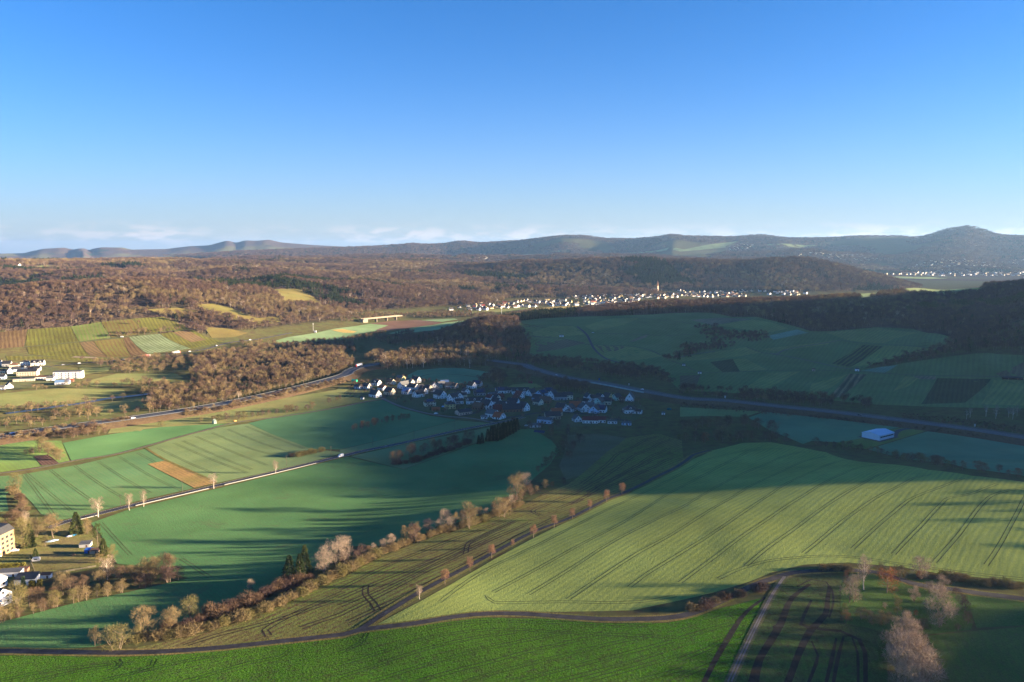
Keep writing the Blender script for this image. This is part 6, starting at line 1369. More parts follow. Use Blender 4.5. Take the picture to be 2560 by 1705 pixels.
for kx, x, y, rz, w, l, he, hr, wl_, rf_, lb, ex in VL:
    if lb is None: lb = ('plain %s village house with a %s roof%s' + (', long side to the lane' if l > 10 else ('' if abs(rz) < 30 else ', gable turned aside'))) % ({'white': 'white', 'cream': 'cream', 'grey': 'grey', 'blue': 'bluish', 'brick': 'brick'}.get(wl_, wl_), {'slate': 'dark slate', 'grey': 'light grey', 'darkred': 'dark red', 'anthracite': 'black'}[rf_], ' with solar' if ex.get('solar') else (' with dormers' if ex.get('dorm') else ''))
    px_house('village_house' if he > 2.7 else 'village_barn', kx, x, y, D(rz), round(w * 1.12, 2), round(l * 1.08, 2), he * 1.05, hr * 1.08, wl_, rf_, lb, GV, 2, ex.get('hip', False), ex.get('solar', 0), ex.get('dorm', 0))
# ---- sunlit town at the left edge
GT = 'houses of the sunlit town'
for x, y, rz, w, l, he, hr, wl_, rf_, lb, ex in (
 (570, 300, 15, 9, 11, 6.0, 1.8, 'white', 'slate', 'white square house with a low dark roof in the sunlit town', {'hip': True}), (800, 302, 15, 9, 10, 5.0, 3.4, 'white', 'slate', 'white twin house with dormer gables, one of two', {'dorm': 1}), (925, 295, 15, 9, 10, 5.0, 3.4, 'white', 'slate', 'white twin house with dormer gables, one of two', {'dorm': 1}), (20, 310, -40, 9, 11, 4.6, 4.2, 'white', 'slate', 'white gabled house at the back of the sunlit town', {}),
 (165, 320, 15, 9, 12, 4.6, 3.6, 'grey', 'slate', 'dark roofed house beside the hip roofed one', {}), (325, 350, 20, 9, 12, 4.4, 2.8, 'cream', 'brown', 'cream house with a brown hip roof in the sunlit town', {'hip': True}), (220, 480, -50, 7, 9, 4.6, 3.8, 'white', 'slate', 'narrow white gabled house in the sunlit town', {}), (365, 435, 50, 8, 10, 3.6, 3.6, 'blue', 'slate', 'pale blue shaded gable in the sunlit town', {}), (590, 400, 15, 8, 12, 4.0, 2.6, 'white', 'slate', 'white house in front of the square one', {'dorm': 1}), (720, 415, 15, 8, 9, 3.4, 2.4, 'white', 'brown', 'white house with a brown roof in the sunlit town', {}), (845, 420, 15, 8, 9, 4.0, 2.4, 'white', 'slate', 'white house near the dark conifer in town', {}), (50, 480, 15, 9, 10, 4.4, 2.0, 'cream', 'brown', 'cream house at the edge of the sunlit town', {}),
 (640, 530, 12, 11, 26, 6.5, 3.2, 'cream', 'slate', 'long factory like building with many windows and sunlit gable', {}), (560, 655, 18, 9, 26, 3.4, 0.8, 'cream', 'grey', 'low long cream hall in front of the factory building', {}), (1010, 612, 15, 9, 22, 3.6, 1.6, 'white', 'brown', 'low white workshop row in the sunlit town', {}), (1150, 640, 15, 8, 9, 3.6, 2.4, 'white', 'grey', 'small white house beside the workshop row', {}), (1420, 725, 20, 11, 17, 3.2, 2.6, 'white', 'blue', 'white hall with a pale blue roof at the meadow', {}), (1600, 672, 20, 6, 8, 2.6, 1.2, 'brick', 'red', 'small red roofed shed beside the white hall', {}), (210, 812, -50, 8, 11, 3.2, 4.0, 'white', 'slate', 'bright white gabled house by the riverside meadow', {}), (10, 845, 15, 8, 12, 3.0, 2.0, 'white', 'grey', 'low white house at the corner of the riverside meadow', {}), (30, 610, 15, 9, 11, 4.0, 2.6, 'blue', 'slate', 'shaded bluish house in the lower sunlit town', {})):
    px_house('town_house', 'C', x, y, D(rz), w, l, he, hr, wl_, rf_, lb, GT, 2, ex.get('hip', False), 0, ex.get('dorm', 0))
# white apartment block with balconies
xy = hit(*zp('C', (1560, 590))[0])
ab = link('apartment_block', None, None, (xy[0], xy[1], gz(*xy)), D(12)); tag(ab, 'long white apartment block with balconies at the end of town', 'building')
MB().box(-18, 18, -6, 6, -1, 9.5).build('wall', WALL['white'], ab)
MB().box(-18.3, 18.3, -6.3, 6.3, 9.52, 9.9).build('roof', ROOF['grey'], ab)
WB2 = MB().box(-0.9, 0.9, -0.05, 0.05, -0.7, 0.7).mesh('window', M_glass)
BALC = MB().box(-1.8, 1.8, -1.3, 0, 0, 0.15).box(-1.8, 1.8, -1.3, -1.2, 0.15, 1.0).box(-1.8, -1.7, -1.2, 0, 0.15, 1.0).box(1.7, 1.8, -1.2, 0, 0.15, 1.0).mesh('balcony', WALL['white'])
for z in (1.6, 4.6, 7.6):
    for i in range(8):
        link('window', WB2, ab, (-15.8 + i * 4.5, -6.02, z))
    for i in range(4): link('balcony', BALC, ab, (-13.5 + i * 9.0, -6.0, z - 1.2))
    for y in (-3, 0, 3): link('window', WB2, ab, (18.02, y, z), math.pi / 2)
# ---- tower block and houses at the lower left
xy = hit(*zp('D', (20, 640))[0])
tb = link('tower_block', None, None, (xy[0] - 6.5, xy[1] + 4, gz(*xy) - 0.3), D(-6)); tag(tb, 'tall tan apartment house with white balconies and dark mansard roof', 'building')
MB().box(-7, 8.5, -6, 6, -2, 13.2).build('wall', plain('tan cladding', (0.32, 0.22, 0.13), 0.95, 0.1, 0.1, 1.0), tb)
rf = MB().add([(-7.4, -6.4, 13.22), (8.9, -6.4, 13.22), (8.9, 6.4, 13.22), (-7.4, 6.4, 13.22), (-5.4, -4.2, 17), (6.9, -4.2, 17), (6.9, 4.2, 17), (-5.4, 4.2, 17)], [(3, 2, 1, 0), (4, 5, 6, 7), (0, 1, 5, 4), (1, 2, 6, 5), (2, 3, 7, 6), (3, 0, 4, 7)]).build('roof', ROOF['slate'], tb)
for i in range(3):
    d = MB().box(-0.8, 0.8, -0.9, 0.6, 0, 1.7).build('dormer', WALL['white'], rf, (-3.5 + i * 4.2, -5.6, 13.9))
    link('window', MB().box(-0.5, 0.5, -0.04, 0.04, -0.5, 0.5).mesh('window', M_glass), tb, (-3.5 + i * 4.2, -6.55, 14.8))
for z in (0.6, 3.4, 6.2, 9.0, 11.4):
    if z < 7: MB().box(3.6, 9.0, -7.4, -6.02, z - 0.1, z + 0.95).build('balcony', WALL['white'], tb)
    for x in (-4.8, -1.8, 1.2, 4.4, 7.0):
        if z < 11: link('window', WB2, tb, (x, -6.03, z + 1.5))
    for y in (-3.5, 0, 3.5):
        if z < 11: link('window', WB2, tb, (8.53, y, z + 1.5), math.pi / 2)
GG = 'garages and sheds by the allotments'
def shed(x, y, rz, w, l, h, rise, wl_, rf_, label, name='garden_shed', cat='shed', mono=True):
    xy = hit(*zp('D', (x, y))[0])
    r = link(name, None, None, (xy[0], xy[1], gz(*xy) - 0.1), D(rz)); tag(r, label, cat, GG)
    MB().box(-l / 2, l / 2, -w / 2, w / 2, -0.6, h).build('wall', wl_, r)
    a = [(-l / 2 - .25, -w / 2 - .25, h + .01), (l / 2 + .25, -w / 2 - .25, h + .01), (l / 2 + .25, w / 2 + .25, h + rise), (-l / 2 - .25, w / 2 + .25, h + rise)]
    MB().add(a + [(p[0], p[1], p[2] + .15) for p in a], [(3, 2, 1, 0), (4, 5, 6, 7), (0, 1, 5, 4), (1, 2, 6, 5), (2, 3, 7, 6), (3, 0, 4, 7)]).build('roof', rf_, r)
    MB().box(-0.45, 0.45, -0.04, 0.04, 0, 1.9).build('door', M_door, r, (l * 0.2, -w / 2 - 0.03, 0))
    return r
shed(150, 915, 8, 5, 11, 3.0, 0.3, WALL['white'], ROOF['grey'], 'long white garage with a flat grey roof', 'garage', 'garage')
shed(370, 1010, 10, 6.5, 10, 3.2, 1.3, WALL['white'], ROOF['slate'], 'white garage with a sloping dark roof', 'garage', 'garage')
shed(628, 945, 8, 2.8, 5, 2.2, 0.5, WALL['white'], ROOF['brown'], 'small white shed with a brown roof on the lawn')
shed(320, 858, 8, 3, 5, 2.0, 0.4, WALL['brick'], ROOF['brown'], 'small brick red shed beside the long white garage')
shed(1160, 520, 12, 5, 6, 2.3, 0.5, WALL['grey'], ROOF['grey'], 'grey garden shed under the tall pine')
shed(1290, 610, 5, 3.5, 5, 2.2, 0.4, WALL['beige'], ROOF['brown'], 'beige garden hut beside the dark conifer')
shed(1200, 605, 5, 3.2, 3.4, 2.3, 0.2, plain('blue tarpaulin', (0.04, 0.16, 0.55), 0.5, 0.4), plain('blue tarpaulin', (0, 0, 0)), 'bright blue covered box in the allotments')
def whouse(x, y, rz, w, l, he, hr, label, dx=0):
    xy = hit(*zp('D', (x, y))[0])
    h = house('white_house', (xy[0] + dx, xy[1] + 1), D(rz), w, l, he, hr, 'white', 'grey', label, None, 2)
    L = l / 2
    for z in (0.3, 3.1): MB().box(0, 1.6, -2.6, 2.6, z, z + 0.9).build('balcony', WALL['white'], h, (L + 0.01, 0, 0))
whouse(10, 1300, -20, 9, 11, 5.4, 3.0, 'white house with balconies behind the tall olive tree', -3)
whouse(-20, 1060, -25, 8, 10, 4.6, 3.0, 'white house above the one with balconies', -3)
# ---- the white barn
xy = hit(*zp(6, (1395, 680))[0])
bn = link('barn', None, None, (xy[0] - 2, xy[1] + 8, gz(*xy) - 0.1), D(35)); tag(bn, 'white metal barn with a pale blue roof beside the highway fields', 'barn')
M_barnw = plain('white metal cladding', (0.62, 0.68, 0.74), 0.6, 0.3, 0.05, 0.5); M_barnr = plain('pale blue metal roofing', (0.40, 0.52, 0.66), 0.5, 0.4, 0.05, 0.5)
W, L, he, hr = 9.0, 12.5, 5.0, 1.9
MB().add([(-L, -W, -1), (L, -W, -1), (L, W, -1), (-L, W, -1), (-L, -W, he), (L, -W, he), (L, W, he), (-L, W, he), (-L, 0, he + hr), (L, 0, he + hr)], [(0, 1, 5, 4), (2, 3, 7, 6), (1, 2, 6, 9, 5), (3, 0, 4, 8, 7)]).build('wall', M_barnw, bn)
brf = MB()
for s in (-1, 1): brf.add([(-L - .4, 0, he + hr + .03), (L + .4, 0, he + hr + .03), (L + .4, s * (W + .5), he - .07), (-L - .4, s * (W + .5), he - .07), (-L - .4, 0, he + hr + .25), (L + .4, 0, he + hr + .25), (L + .4, s * (W + .5), he + .13), (-L - .4, s * (W + .5), he + .13)], [(0, 1, 2, 3), (7, 6, 5, 4), (0, 4, 5, 1), (1, 5, 6, 2), (2, 6, 7, 3), (3, 7, 4, 0)])
ro = brf.build('roof', M_barnr, bn)
for i in range(11): MB().box(-0.05, 0.05, -W / math.cos(0.21) , 0, 0, 0.08).build('roof_seam', M_barnr, ro, (-L + 1.2 + i * 2.25, 0, he + hr + 0.25)).rotation_euler = (math.atan2(hr + .12, W + .5), 0, 0)
MB().box(-L + 1, L - 1, -0.05, 0.05, 2.7, 3.9).build('ventilation_band', plain('dark opening', (0.012, 0.013, 0.015), 0.9, 0.05), bn, (0, -W - 0.03, 0))
for i in range(9): MB().box(-0.08, 0.08, -0.05, 0.05, 0, 4.9).build('post', M_barnw, bn, (-L + 1.3 + i * 2.8, -W - 0.1, 0))
land('barn_yard', None, M_asphalt, 2, 'dark yard around the white barn', True, [(xy[0] - 2 + math.cos(D(35)) * a - math.sin(D(35)) * b, xy[1] + 8 + math.sin(D(35)) * a + math.cos(D(35)) * b) for a, b in ((-17, -12), (17, -12), (20, 11), (-15, 12))])
# ---- the far town: houses too small to show more than walls and roofs
rng = random.Random(5)
def town(polys, n, mind, label, group, name='far_house', size=(7, 11)):
    spots = []
    W = [hits(p_) for p_ in polys]
    A = [abs(sum(q[i][0] * q[(i + 1) % len(q)][1] - q[(i + 1) % len(q)][0] * q[i][1] for i in range(len(q)))) for q in W]
    A = np.array(A) / sum(A); g_ = np.random.default_rng(rng.randrange(10 ** 6))
    for q, share in zip(W, A):
        B = np.array(q); k = int(n * 60 * share) + 200
        x, y = g_.uniform(B[:, 0].min(), B[:, 0].max(), k), g_.uniform(B[:, 1].min(), B[:, 1].max(), k)
        m = in_poly(x, y, q) & (fbm(x / 70, y / 70, 91, 2) > 0.42)
        for px_, py_ in zip(x[m], y[m]):
            if len(spots) >= n: break
            if all((px_ - a_) ** 2 + (py_ - b_) ** 2 >= mind ** 2 for a_, b_ in spots): spots.append((float(px_), float(py_)))
    return spots
FT = town([zp('E', (90, 370), (350, 262), (560, 250), (700, 282), (950, 250), (1250, 232), (1500, 205), (1650, 182), (1900, 182), (2080, 140), (2350, 150), (2355, 210), (2060, 265), (1880, 310), (1500, 305), (1150, 320), (700, 337), (450, 360), (150, 374))], 300, 19, None, None)
FT.sort(key=lambda q: math.hypot(*q))
shapes = [(9, 11, 4.4, 4.2), (8, 10, 4.0, 3.8), (9, 14, 5.2, 3.6), (10, 18, 6.4, 2.6)]
n_far = max(60, 300 - len(HOUSES))
for i, (x, y) in enumerate(FT):
    w, l, he, hr = shapes[rng.choices(range(4), (5, 6, 4, 1))[0]]
    wl_ = rng.choices(['white', 'cream', 'beige', 'yellow'], (10, 4, 1, 1))[0]; rf_ = rng.choices(['slate', 'brown', 'grey', 'red', 'darkred'], (7, 2, 3, 1, 1))[0]
    if i < n_far:
        house('far_house', (x, y), rng.uniform(-1.2, 0.6), w, l, he, hr, wl_, rf_, ('long' if l > 12 else 'small') + ' %s house with a %s roof %s' % ({'white': 'white', 'cream': 'cream', 'beige': 'beige', 'yellow': 'yellow'}[wl_], {'slate': 'dark', 'brown': 'brown', 'grey': 'grey', 'red': 'red', 'darkred': 'dark red'}[rf_], 'at the near edge of the far town' if i < 50 else ('in the middle of the far town' if i < 110 else 'up the slope in the far town')), 'houses of the far town', 0, sink=1.0)
def house_mass(name, spots, label, big=1.0):
    V, F, MI = [], [], []
    mats = [WALL['white'], WALL['cream'], ROOF['slate'], ROOF['brown']]
    for x, y in spots:
        w, l, he, hr = shapes[rng.randrange(3)]
        house_meshes(w, l, he, hr)
        rz = rng.uniform(-1.2, 0.6); c, s = math.cos(rz) * big, math.sin(rz) * big; z = gz(x, y) - 1.0
        wi = rng.randrange(2); ri = rng.choice((2, 2, 3))
        for part, mi in ((HM[(w, l, he, hr, False)][0], wi), (HM[(w, l, he, hr, False)][1], ri)):
            o = len(V)
            V += [(x + p_[0] * c - p_[1] * s, y + p_[0] * s + p_[1] * c, z + p_[2] * big) for p_ in part.v]
            F += [tuple(i + o for i in f) for f in part.f]; MI += [mi] * len(part.f)
    o = link(name, mesh_from(name, V, F, mats, MI)); tag(o, label, None, None, 'stuff')
house_mass('distant_houses', FT[n_far:] + town([zp('F', (0, 365), (120, 358), (500, 378), (900, 362), (1250, 370), (1450, 372), (1600, 400), (1400, 425), (900, 428), (500, 432), (0, 455))], 170, 17, None, None), 'houses of the far town below the long wooded hill')
house_mass('distant_houses', town([zp(2, (860, 300), (950, 262), (1060, 258), (1160, 290), (1120, 300), (1000, 305))], 70, 26, None, None) + town([zp(2, (800, 322), (900, 316), (1240, 314), (1230, 324), (900, 326))], 14, 30, None, None), 'hamlet on the plateau behind the brown hills', 1.3)
house_mass('distant_houses', town([zp(3, (320, 240), (420, 185), (500, 200), (480, 235), (400, 250))], 60, 40, None, None) + town([zp(3, (780, 275), (1100, 262), (1380, 270), (1330, 305), (1000, 300))], 120, 40, None, None) + town([zp(3, (1600, 330), (1900, 300), (2355, 290), (2355, 410), (1900, 410), (1400, 400), (1450, 380))], 330, 38, None, None) + town([zp(1, (1640, 268), (1760, 248), (1740, 262), (1650, 272))], 10, 60, None, None) + town([zp(1, (2200, 285), (2300, 272), (2290, 285))], 8, 60, None, None), 'hazy towns on the distant slopes and the river plain', 1.15)
for x, y in ((130, 345), (540, 318), (590, 316), (635, 318), (690, 330)):
    px_house('farmhouse', 1, x, y, D(-35), 12, 16, 6.0, 6.0, 'white', 'brown', 'white farmhouse by the narrow upland field' if x == 130 else 'white farmhouse at the dark firs on the upland', None if x == 130 else 'upland farmhouses', 0)
# ---- church in the far town
xy = hit(*zp('E', (2253, 165))[0])
ch = link('church', None, None, (xy[0], xy[1], gz(*xy) - 1), 0.4); tag(ch, 'church with a slender pointed spire in the far town', 'church')
house_meshes(11, 26, 9, 6)
link('nave', hmesh((11, 26, 9, 6, False), 'wall', WALL['cream']), ch); link('roof', hmesh((11, 26, 9, 6, False), 'roof', ROOF['slate']), ch)
MB().box(-3, 3, -3, 3, -1, 24).build('tower', WALL['beige'], ch, (15, 0, 0))
MB().add([(-3.3, -3.3, 24.02), (3.3, -3.3, 24.02), (3.3, 3.3, 24.02), (-3.3, 3.3, 24.02), (0, 0, 46)], [(3, 2, 1, 0), (0, 1, 4), (1, 2, 4), (2, 3, 4), (3, 0, 4)]).build('spire', ROOF['brown'], ch, (15, 0, 0))
print('houses', len(HOUSES))
# ------------------------------------------------------------------ vehicles
def cyl(n, r, x0, x1, axis='y'):
    v, f = [], []
    for x in (x0, x1):
        for k in range(n):
            a = 2 * math.pi * k / n
            v.append((r * math.cos(a), x, r * math.sin(a)))
    f = [tuple(range(n))[::-1], tuple(range(n, 2 * n))] + [(k, (k + 1) % n, n + (k + 1) % n, n + k) for k in range(n)]
    return v, f
M_tyre = plain('tyre rubber', (0.02, 0.02, 0.02), 0.9, 0.1)
WHEEL = MB().add(*cyl(12, 0.33, -0.11, 0.11)).mesh('wheel', M_tyre)
BIGW = MB().add(*cyl(12, 0.5, -0.15, 0.15)).mesh('wheel', M_tyre)
M_lamp = plain('lamp glass', (0.8, 0.78, 0.7), 0.2, 0.5)
LAMP = MB().box(-0.03, 0.03, -0.18, 0.18, -0.08, 0.08).mesh('headlight', M_lamp)
def extrude(profile, w0, w1=None, zc=0.9):
    """side outline (x, z) pulled across the width; upper points may lean inwards"""
    n = len(profile); v = []
    for s in (-1, 1):
        for x, z in profile:
            w = w0 if (w1 is None or z < zc) else w1
            v.append((x, s * w / 2, z))
    f = [tuple(range(n)), tuple(range(2 * n - 1, n - 1, -1))] + [(k, k + n, (k + 1) % n + n, (k + 1) % n) for k in range(n)]
    return v, f
VM_ = {}
def paint(c): return plain('car paint %.2f %.2f %.2f' % c, c, 0.3, 0.5)
def vehicle(kind, xy, rz, col, label, name, z=None, group=None):
    r = link(name, None, None, (xy[0], xy[1], (gz(*xy) if z is None else z) + 0.25), rz); tag(r, label, 'van' if kind == 'van' else ('truck' if kind == 'truck' else 'car'), group)
    k = (kind, col)
    if k not in VM_:
        if kind == 'car':
            b = MB().add(*extrude([(-2.1, 0.3), (2.1, 0.3), (2.15, 0.7), (1.9, 0.88), (1.0, 0.95), (0.45, 1.38), (-1.1, 1.42), (-1.75, 0.98), (-2.12, 0.9)], 1.75, 1.45, 1.1)).mesh('body', paint(col))
            g = MB().add(*extrude([(0.93, 0.98), (0.44, 1.33), (-1.05, 1.36), (-1.55, 1.0)], 1.68, 1.49, 1.1)).mesh('windows', M_glass)
        elif kind == 'van':
            b = MB().add(*extrude([(-2.6, 0.35), (2.5, 0.35), (2.55, 1.05), (1.85, 1.35), (1.25, 2.25), (0.9, 2.4), (-2.6, 2.4)], 1.95, 1.8, 1.5)).mesh('body', paint(col))
            g = MB().add(*extrude([(1.78, 1.4), (1.2, 2.15), (0.6, 2.15), (0.6, 1.4)], 1.97, 1.85, 1.6)).mesh('windows', M_glass)
        else:
            b = MB().box(-7.6, 4.6, -1.25, 1.25, 1.1, 3.9).mesh('trailer', paint(col))
            g = MB().add(*extrude([(4.9, 0.5), (7.1, 0.5), (7.15, 1.6), (6.9, 3.2), (4.9, 3.4)], 2.45)).mesh('cab', paint((0.75, 0.75, 0.75) if col[0] < 0.7 else (0.5, 0.05, 0.04)))
        VM_[k] = (b, g)
    b, g = VM_[k]
    if kind == 'truck':
        link('trailer', b, r); c = link('cab', g, r)
        link('windscreen', MB().box(7.0, 7.12, -1.0, 1.0, 1.9, 2.9).mesh('windscreen', M_glass), c)
        for x in (6.2, 3.8, -4.6, -5.8, -7.0):
            for s in (-1, 1): link('wheel', BIGW, r, (x, s * 1.05, 0.5 - 0.25))
    else:
        link('body', b, r); link('windows', g, r)
        x = 1.35 if kind == 'car' else 1.7
        for sx in (-1, 1):
            for s in (-1, 1): link('wheel', WHEEL, r, (sx * x, s * 0.8, 0.33 - 0.25))
        for s in (-1, 1): link('headlight', LAMP, r, (2.13 if kind == 'car' else 2.54, s * 0.62, 0.72 if kind == 'car' else 0.95))
    return r
def along(line, px):
    """nearest point of a road to a pixel, with the road's direction"""
    A = np.array(smooth_line(line, 3.0)); p = np.array(hit(*px))
    i = int(np.argmin(((A - p) ** 2).sum(1))); i = min(max(i, 1), len(A) - 2)
    d = A[i + 1] - A[i - 1]
    return A[i], math.atan2(d[1], d[0])
white, red, black, blue_, silver = (0.75, 0.75, 0.75), (0.45, 0.04, 0.03), (0.02, 0.02, 0.025), (0.05, 0.10, 0.3), (0.4, 0.41, 0.43)
CRW = hits(CROAD)
p_, a_ = along(CRW, zp(4, (2315, 797))[0]); n_ = (-math.sin(a_), math.cos(a_))
vehicle('van', (p_[0] - n_[0] * 1.5, p_[1] - n_[1] * 1.5), a_ + math.pi, white, 'white delivery van driving on the country road', 'van')
VRW = hits(zp(1, (200, 1045), (350, 1030), (560, 1010), (800, 990), (950, 972), (1180, 945), (1380, 918), (1560, 870), (1740, 848), (1870, 825), (2000, 800)))
for kd, x, y, c, lb in (('truck', 1030, 968, red, 'red truck on the valley road under the vineyard'), ('truck', 1220, 941, white, 'white truck on the valley road under the vineyard'), ('car', 868, 985, white, 'white car behind the red truck on the valley road'), ('car', 545, 1013, white, 'white car on the valley road above the town'), ('car', 432, 1023, silver, 'silver car on the valley road nearest the town'), ('car', 1302, 930, white, 'white car ahead of the white truck'), ('car', 1355, 920, black, 'black car ahead of the white truck'), ('car', 1497, 890, white, 'white car on the bend of the valley road'), ('car', 1712, 852, white, 'white car at the far end of the valley road')):
    p_, a_ = along(VRW, zp(1, (x, y))[0]); n_ = (-math.sin(a_), math.cos(a_))
    vehicle(kd, (p_[0] + n_[0] * 1.6, p_[1] + n_[1] * 1.6), a_, c, lb, 'truck' if kd == 'truck' else 'car')
def on_hwy(px, off, rev=False):
    p = np.array(hit(*px, 4.5)); i = int(np.argmin(((HL - p) ** 2).sum(1))); i = min(max(i, 1), len(HL) - 2)
    d = HL[i + 1] - HL[i - 1]; q = HL[i] + HN[i] * off
    return (q[0], q[1]), math.atan2(d[1], d[0]) + (math.pi if rev else 0), HZ[i] + 0.15
for kd, key, x, y, off, c, lb in (('truck', 5, 185, 182, 3.6, white, 'white truck on the highway beside the village wood'), ('car', 'B', 2130, 205, 3.6, white, 'white car on the highway past the bridge'), ('car', 'L', 900, 745, -3.6, silver, 'silver car on the shaded highway by the oval pasture wood'), ('car', 6, 1250, 515, -3.6, black, 'black car on the highway above the barn field'), ('car', 4, 900, 535, -3.6, white, 'white car on the sunlit highway above the wheat'), ('car', 4, 120, 642, 3.6, blue_, 'blue car on the sunlit highway near the river')):
    q, a_, z_ = on_hwy(zp(key, (x, y))[0], off, off > 0)
    vehicle(kd, q, a_, c, lb, 'truck' if kd == 'truck' else 'car', z_)
for key, x, y, kd, c, lb in ((1, 836, 831, 'van', white, 'white van parked in the sunlit vineyard'), ('L', 1272, 306, 'car', white, 'white car parked beside the blue vineyard path'), ('A', 1355, 797, 'car', white, 'white car parked at the village street edge'), ('B', 540, 708, 'car', silver, 'silver car parked by the low white shed'), ('B', 1432, 525, 'car', white, 'white car parked between the village houses'), ('D', 165, 545, 'car', blue_, 'blue car parked beside the tower block'), ('D', 200, 590, 'car', white, 'white car parked beside the blue one'), ('D', 170, 505, 'car', black, 'black car parked behind the tower block'), ('D', 385, 1050, 'car', silver, 'silver car parked in front of the dark roofed garage')):
    xy = hit(*zp(key, (x, y))[0]); vehicle(kd, xy, rad(-20 + (x % 7) * 9), c, lb, kd)
# ------------------------------------------------------------------ street furniture and small things
M_white = plain('white metal', (0.5, 0.51, 0.52), 0.5, 0.4)
M_grail = plain('white painted rail', (0.32, 0.32, 0.31), 0.6, 0.3)
RPOST = MB().box(-0.06, 0.06, -0.06, 0.06, -0.3, 0.72).mesh('post', M_grail)
for k_, (i0, i1, lb) in enumerate(((zp(4, (950, 1150)), zp(4, (1455, 1022)), 'white guard rail beside the pale roadside tree pair'), (zp(4, (1555, 1000)), zp(4, (2160, 850)), 'white guard rail between the round roadside tree and the van'), (zp(4, (560, 1240)), zp(4, (690, 1205)), 'short white guard rail by the allotments'))):
    A = np.array(smooth_line(CRW, 4.0)); a = int(np.argmin(((A - np.array(hit(*i0[0]))) ** 2).sum(1))); b = int(np.argmin(((A - np.array(hit(*i1[0]))) ** 2).sum(1)))
    a, b = min(a, b), max(a, b); S_ = A[a:b + 1]
    T = np.gradient(S_, axis=0); T /= np.linalg.norm(T, axis=1)[:, None]; N = np.column_stack([-T[:, 1], T[:, 0]])
    sgn = -1 if (N[0][1] > 0) else 1
    Q = S_ + N * sgn * 3.9; z = ground(Q[:, 0], Q[:, 1]) + 0.15
    r = link('guard_rail', None, None, (Q[0][0], Q[0][1], z[0])); tag(r, lb, 'guard rail')
    O = np.array([Q[0][0], Q[0][1], z[0]])
    rows = [np.column_stack([Q + N * s, z + h]) - O for s, h in ((-0.05, 0.35), (-0.05, 0.8), (0.05, 0.8), (0.05, 0.35))]
    n = len(Q); F = []
    for i in range(4):
        u_ = np.arange(n - 1) + i * n; w_ = np.arange(n - 1) + ((i + 1) % 4) * n
        F.append(np.column_stack([u_, u_ + 1, w_ + 1, w_]))
    link('rail', mesh_from('rail', np.concatenate(rows), np.concatenate(F), [M_grail]), r)
    for i in range(0, n, 2): link('post', RPOST, r, tuple(np.array([Q[i][0], Q[i][1], z[i]]) - O + np.array([0, 0, 0])))
M_wood = plain('weathered pole wood', (0.10, 0.08, 0.065), 0.9, 0.1)
UP = MB().tub([(0, 0, -0.5), (0, 0, 9)], [0.14, 0.10], 6).mesh('pole', M_wood); UA = MB().box(-0.8, 0.8, -0.06, 0.06, -0.06, 0.06).mesh('crossarm', M_wood)
for i, (key, x, y, lb) in enumerate(((5, 225, 727, 'wooden utility pole on the barley strip before the van'), (5, 507, 670, 'wooden utility pole in the middle of the barley strip'), (5, 783, 613, 'wooden utility pole on the barley strip nearest the village'), (4, 2266, 795, 'wooden utility pole beside the short hedge by the van'), (4, 1962, 862, 'wooden utility pole near the slender roadside tree'), (4, 1250, 1045, 'wooden utility pole below the ochre stubble plot'), (4, 826, 1145, 'wooden utility pole near the roadside tree pair'))):
    xy = hit(*zp(key, (x, y))[0]); r = link('utility_pole', None, None, (*xy, gz(*xy)), 0.4); tag(r, lb, 'pole', 'poles along the country road')
    link('pole', UP, r); link('crossarm', UA, r, (0, 0, 8.5))
# mast on the knob
def mast(key, x, y, h, label, r0=0.45, cabin=True):
    xy = hit(*zp(key, (x, y))[0]); r = link('radio_mast', None, None, (*xy, gz(*xy))); tag(r, label, 'mast')
    MB().tub([(0, 0, -1), (0, 0, h * 0.6), (0, 0, h)], [r0, r0 * 0.7, r0 * 0.35], 8).build('mast', M_white, r)
    for z in (0.78, 0.9):
        MB().tub([(0, 0, h * z), (0, 0, h * z + 1.6)], [r0 * 1.6, r0 * 1.6], 8).build('antenna', M_white, r)
    if cabin: MB().box(2.5, 6.5, -1.5, 1.5, -1, 3.2).build('cabin', WALL['white'], r)
mast('L', 310, 152, 30, 'white radio mast with a small cabin on top of the wooded knob')
mast('K', 770, 212, 20, 'white pole with a small base box at the frosty field', 0.35)
# concrete bridge in the far valley
(bx0, by0), (bx1, by1) = hit(*zp('K', (1300, 108))[0]), hit(*zp('K', (1680, 92))[0])
br = link('concrete_bridge', None, None, (bx0, by0, gz(bx0, by0)), math.atan2(by1 - by0, bx1 - bx0)); tag(br, 'pale concrete road bridge over the brown ploughed field', 'bridge')
BL = math.hypot(bx1 - bx0, by1 - by0)
M_conc = plain('pale concrete', (0.24, 0.20, 0.155), 0.9, 0.2, 0.1, 0.3)
MB().box(-4, BL + 4, -5, 5, 6.5, 8.0).build('deck', M_conc, br); MB().box(-4, BL + 4, -5.3, -5.02, 7.4, 9.0).build('parapet', M_conc, br); MB().box(-4, BL + 4, 5.02, 5.3, 7.4, 9.0).build('parapet', M_conc, br)
for f in (0.33, 0.62, 0.88): MB().box(-0.8, 0.8, -3.5, 3.5, -2, 6.49).build('pier', M_conc, br, (BL * f, 0, 0))
MB().box(-6, 9, -5, 5, -2, 6.48).build('abutment', M_conc, br)
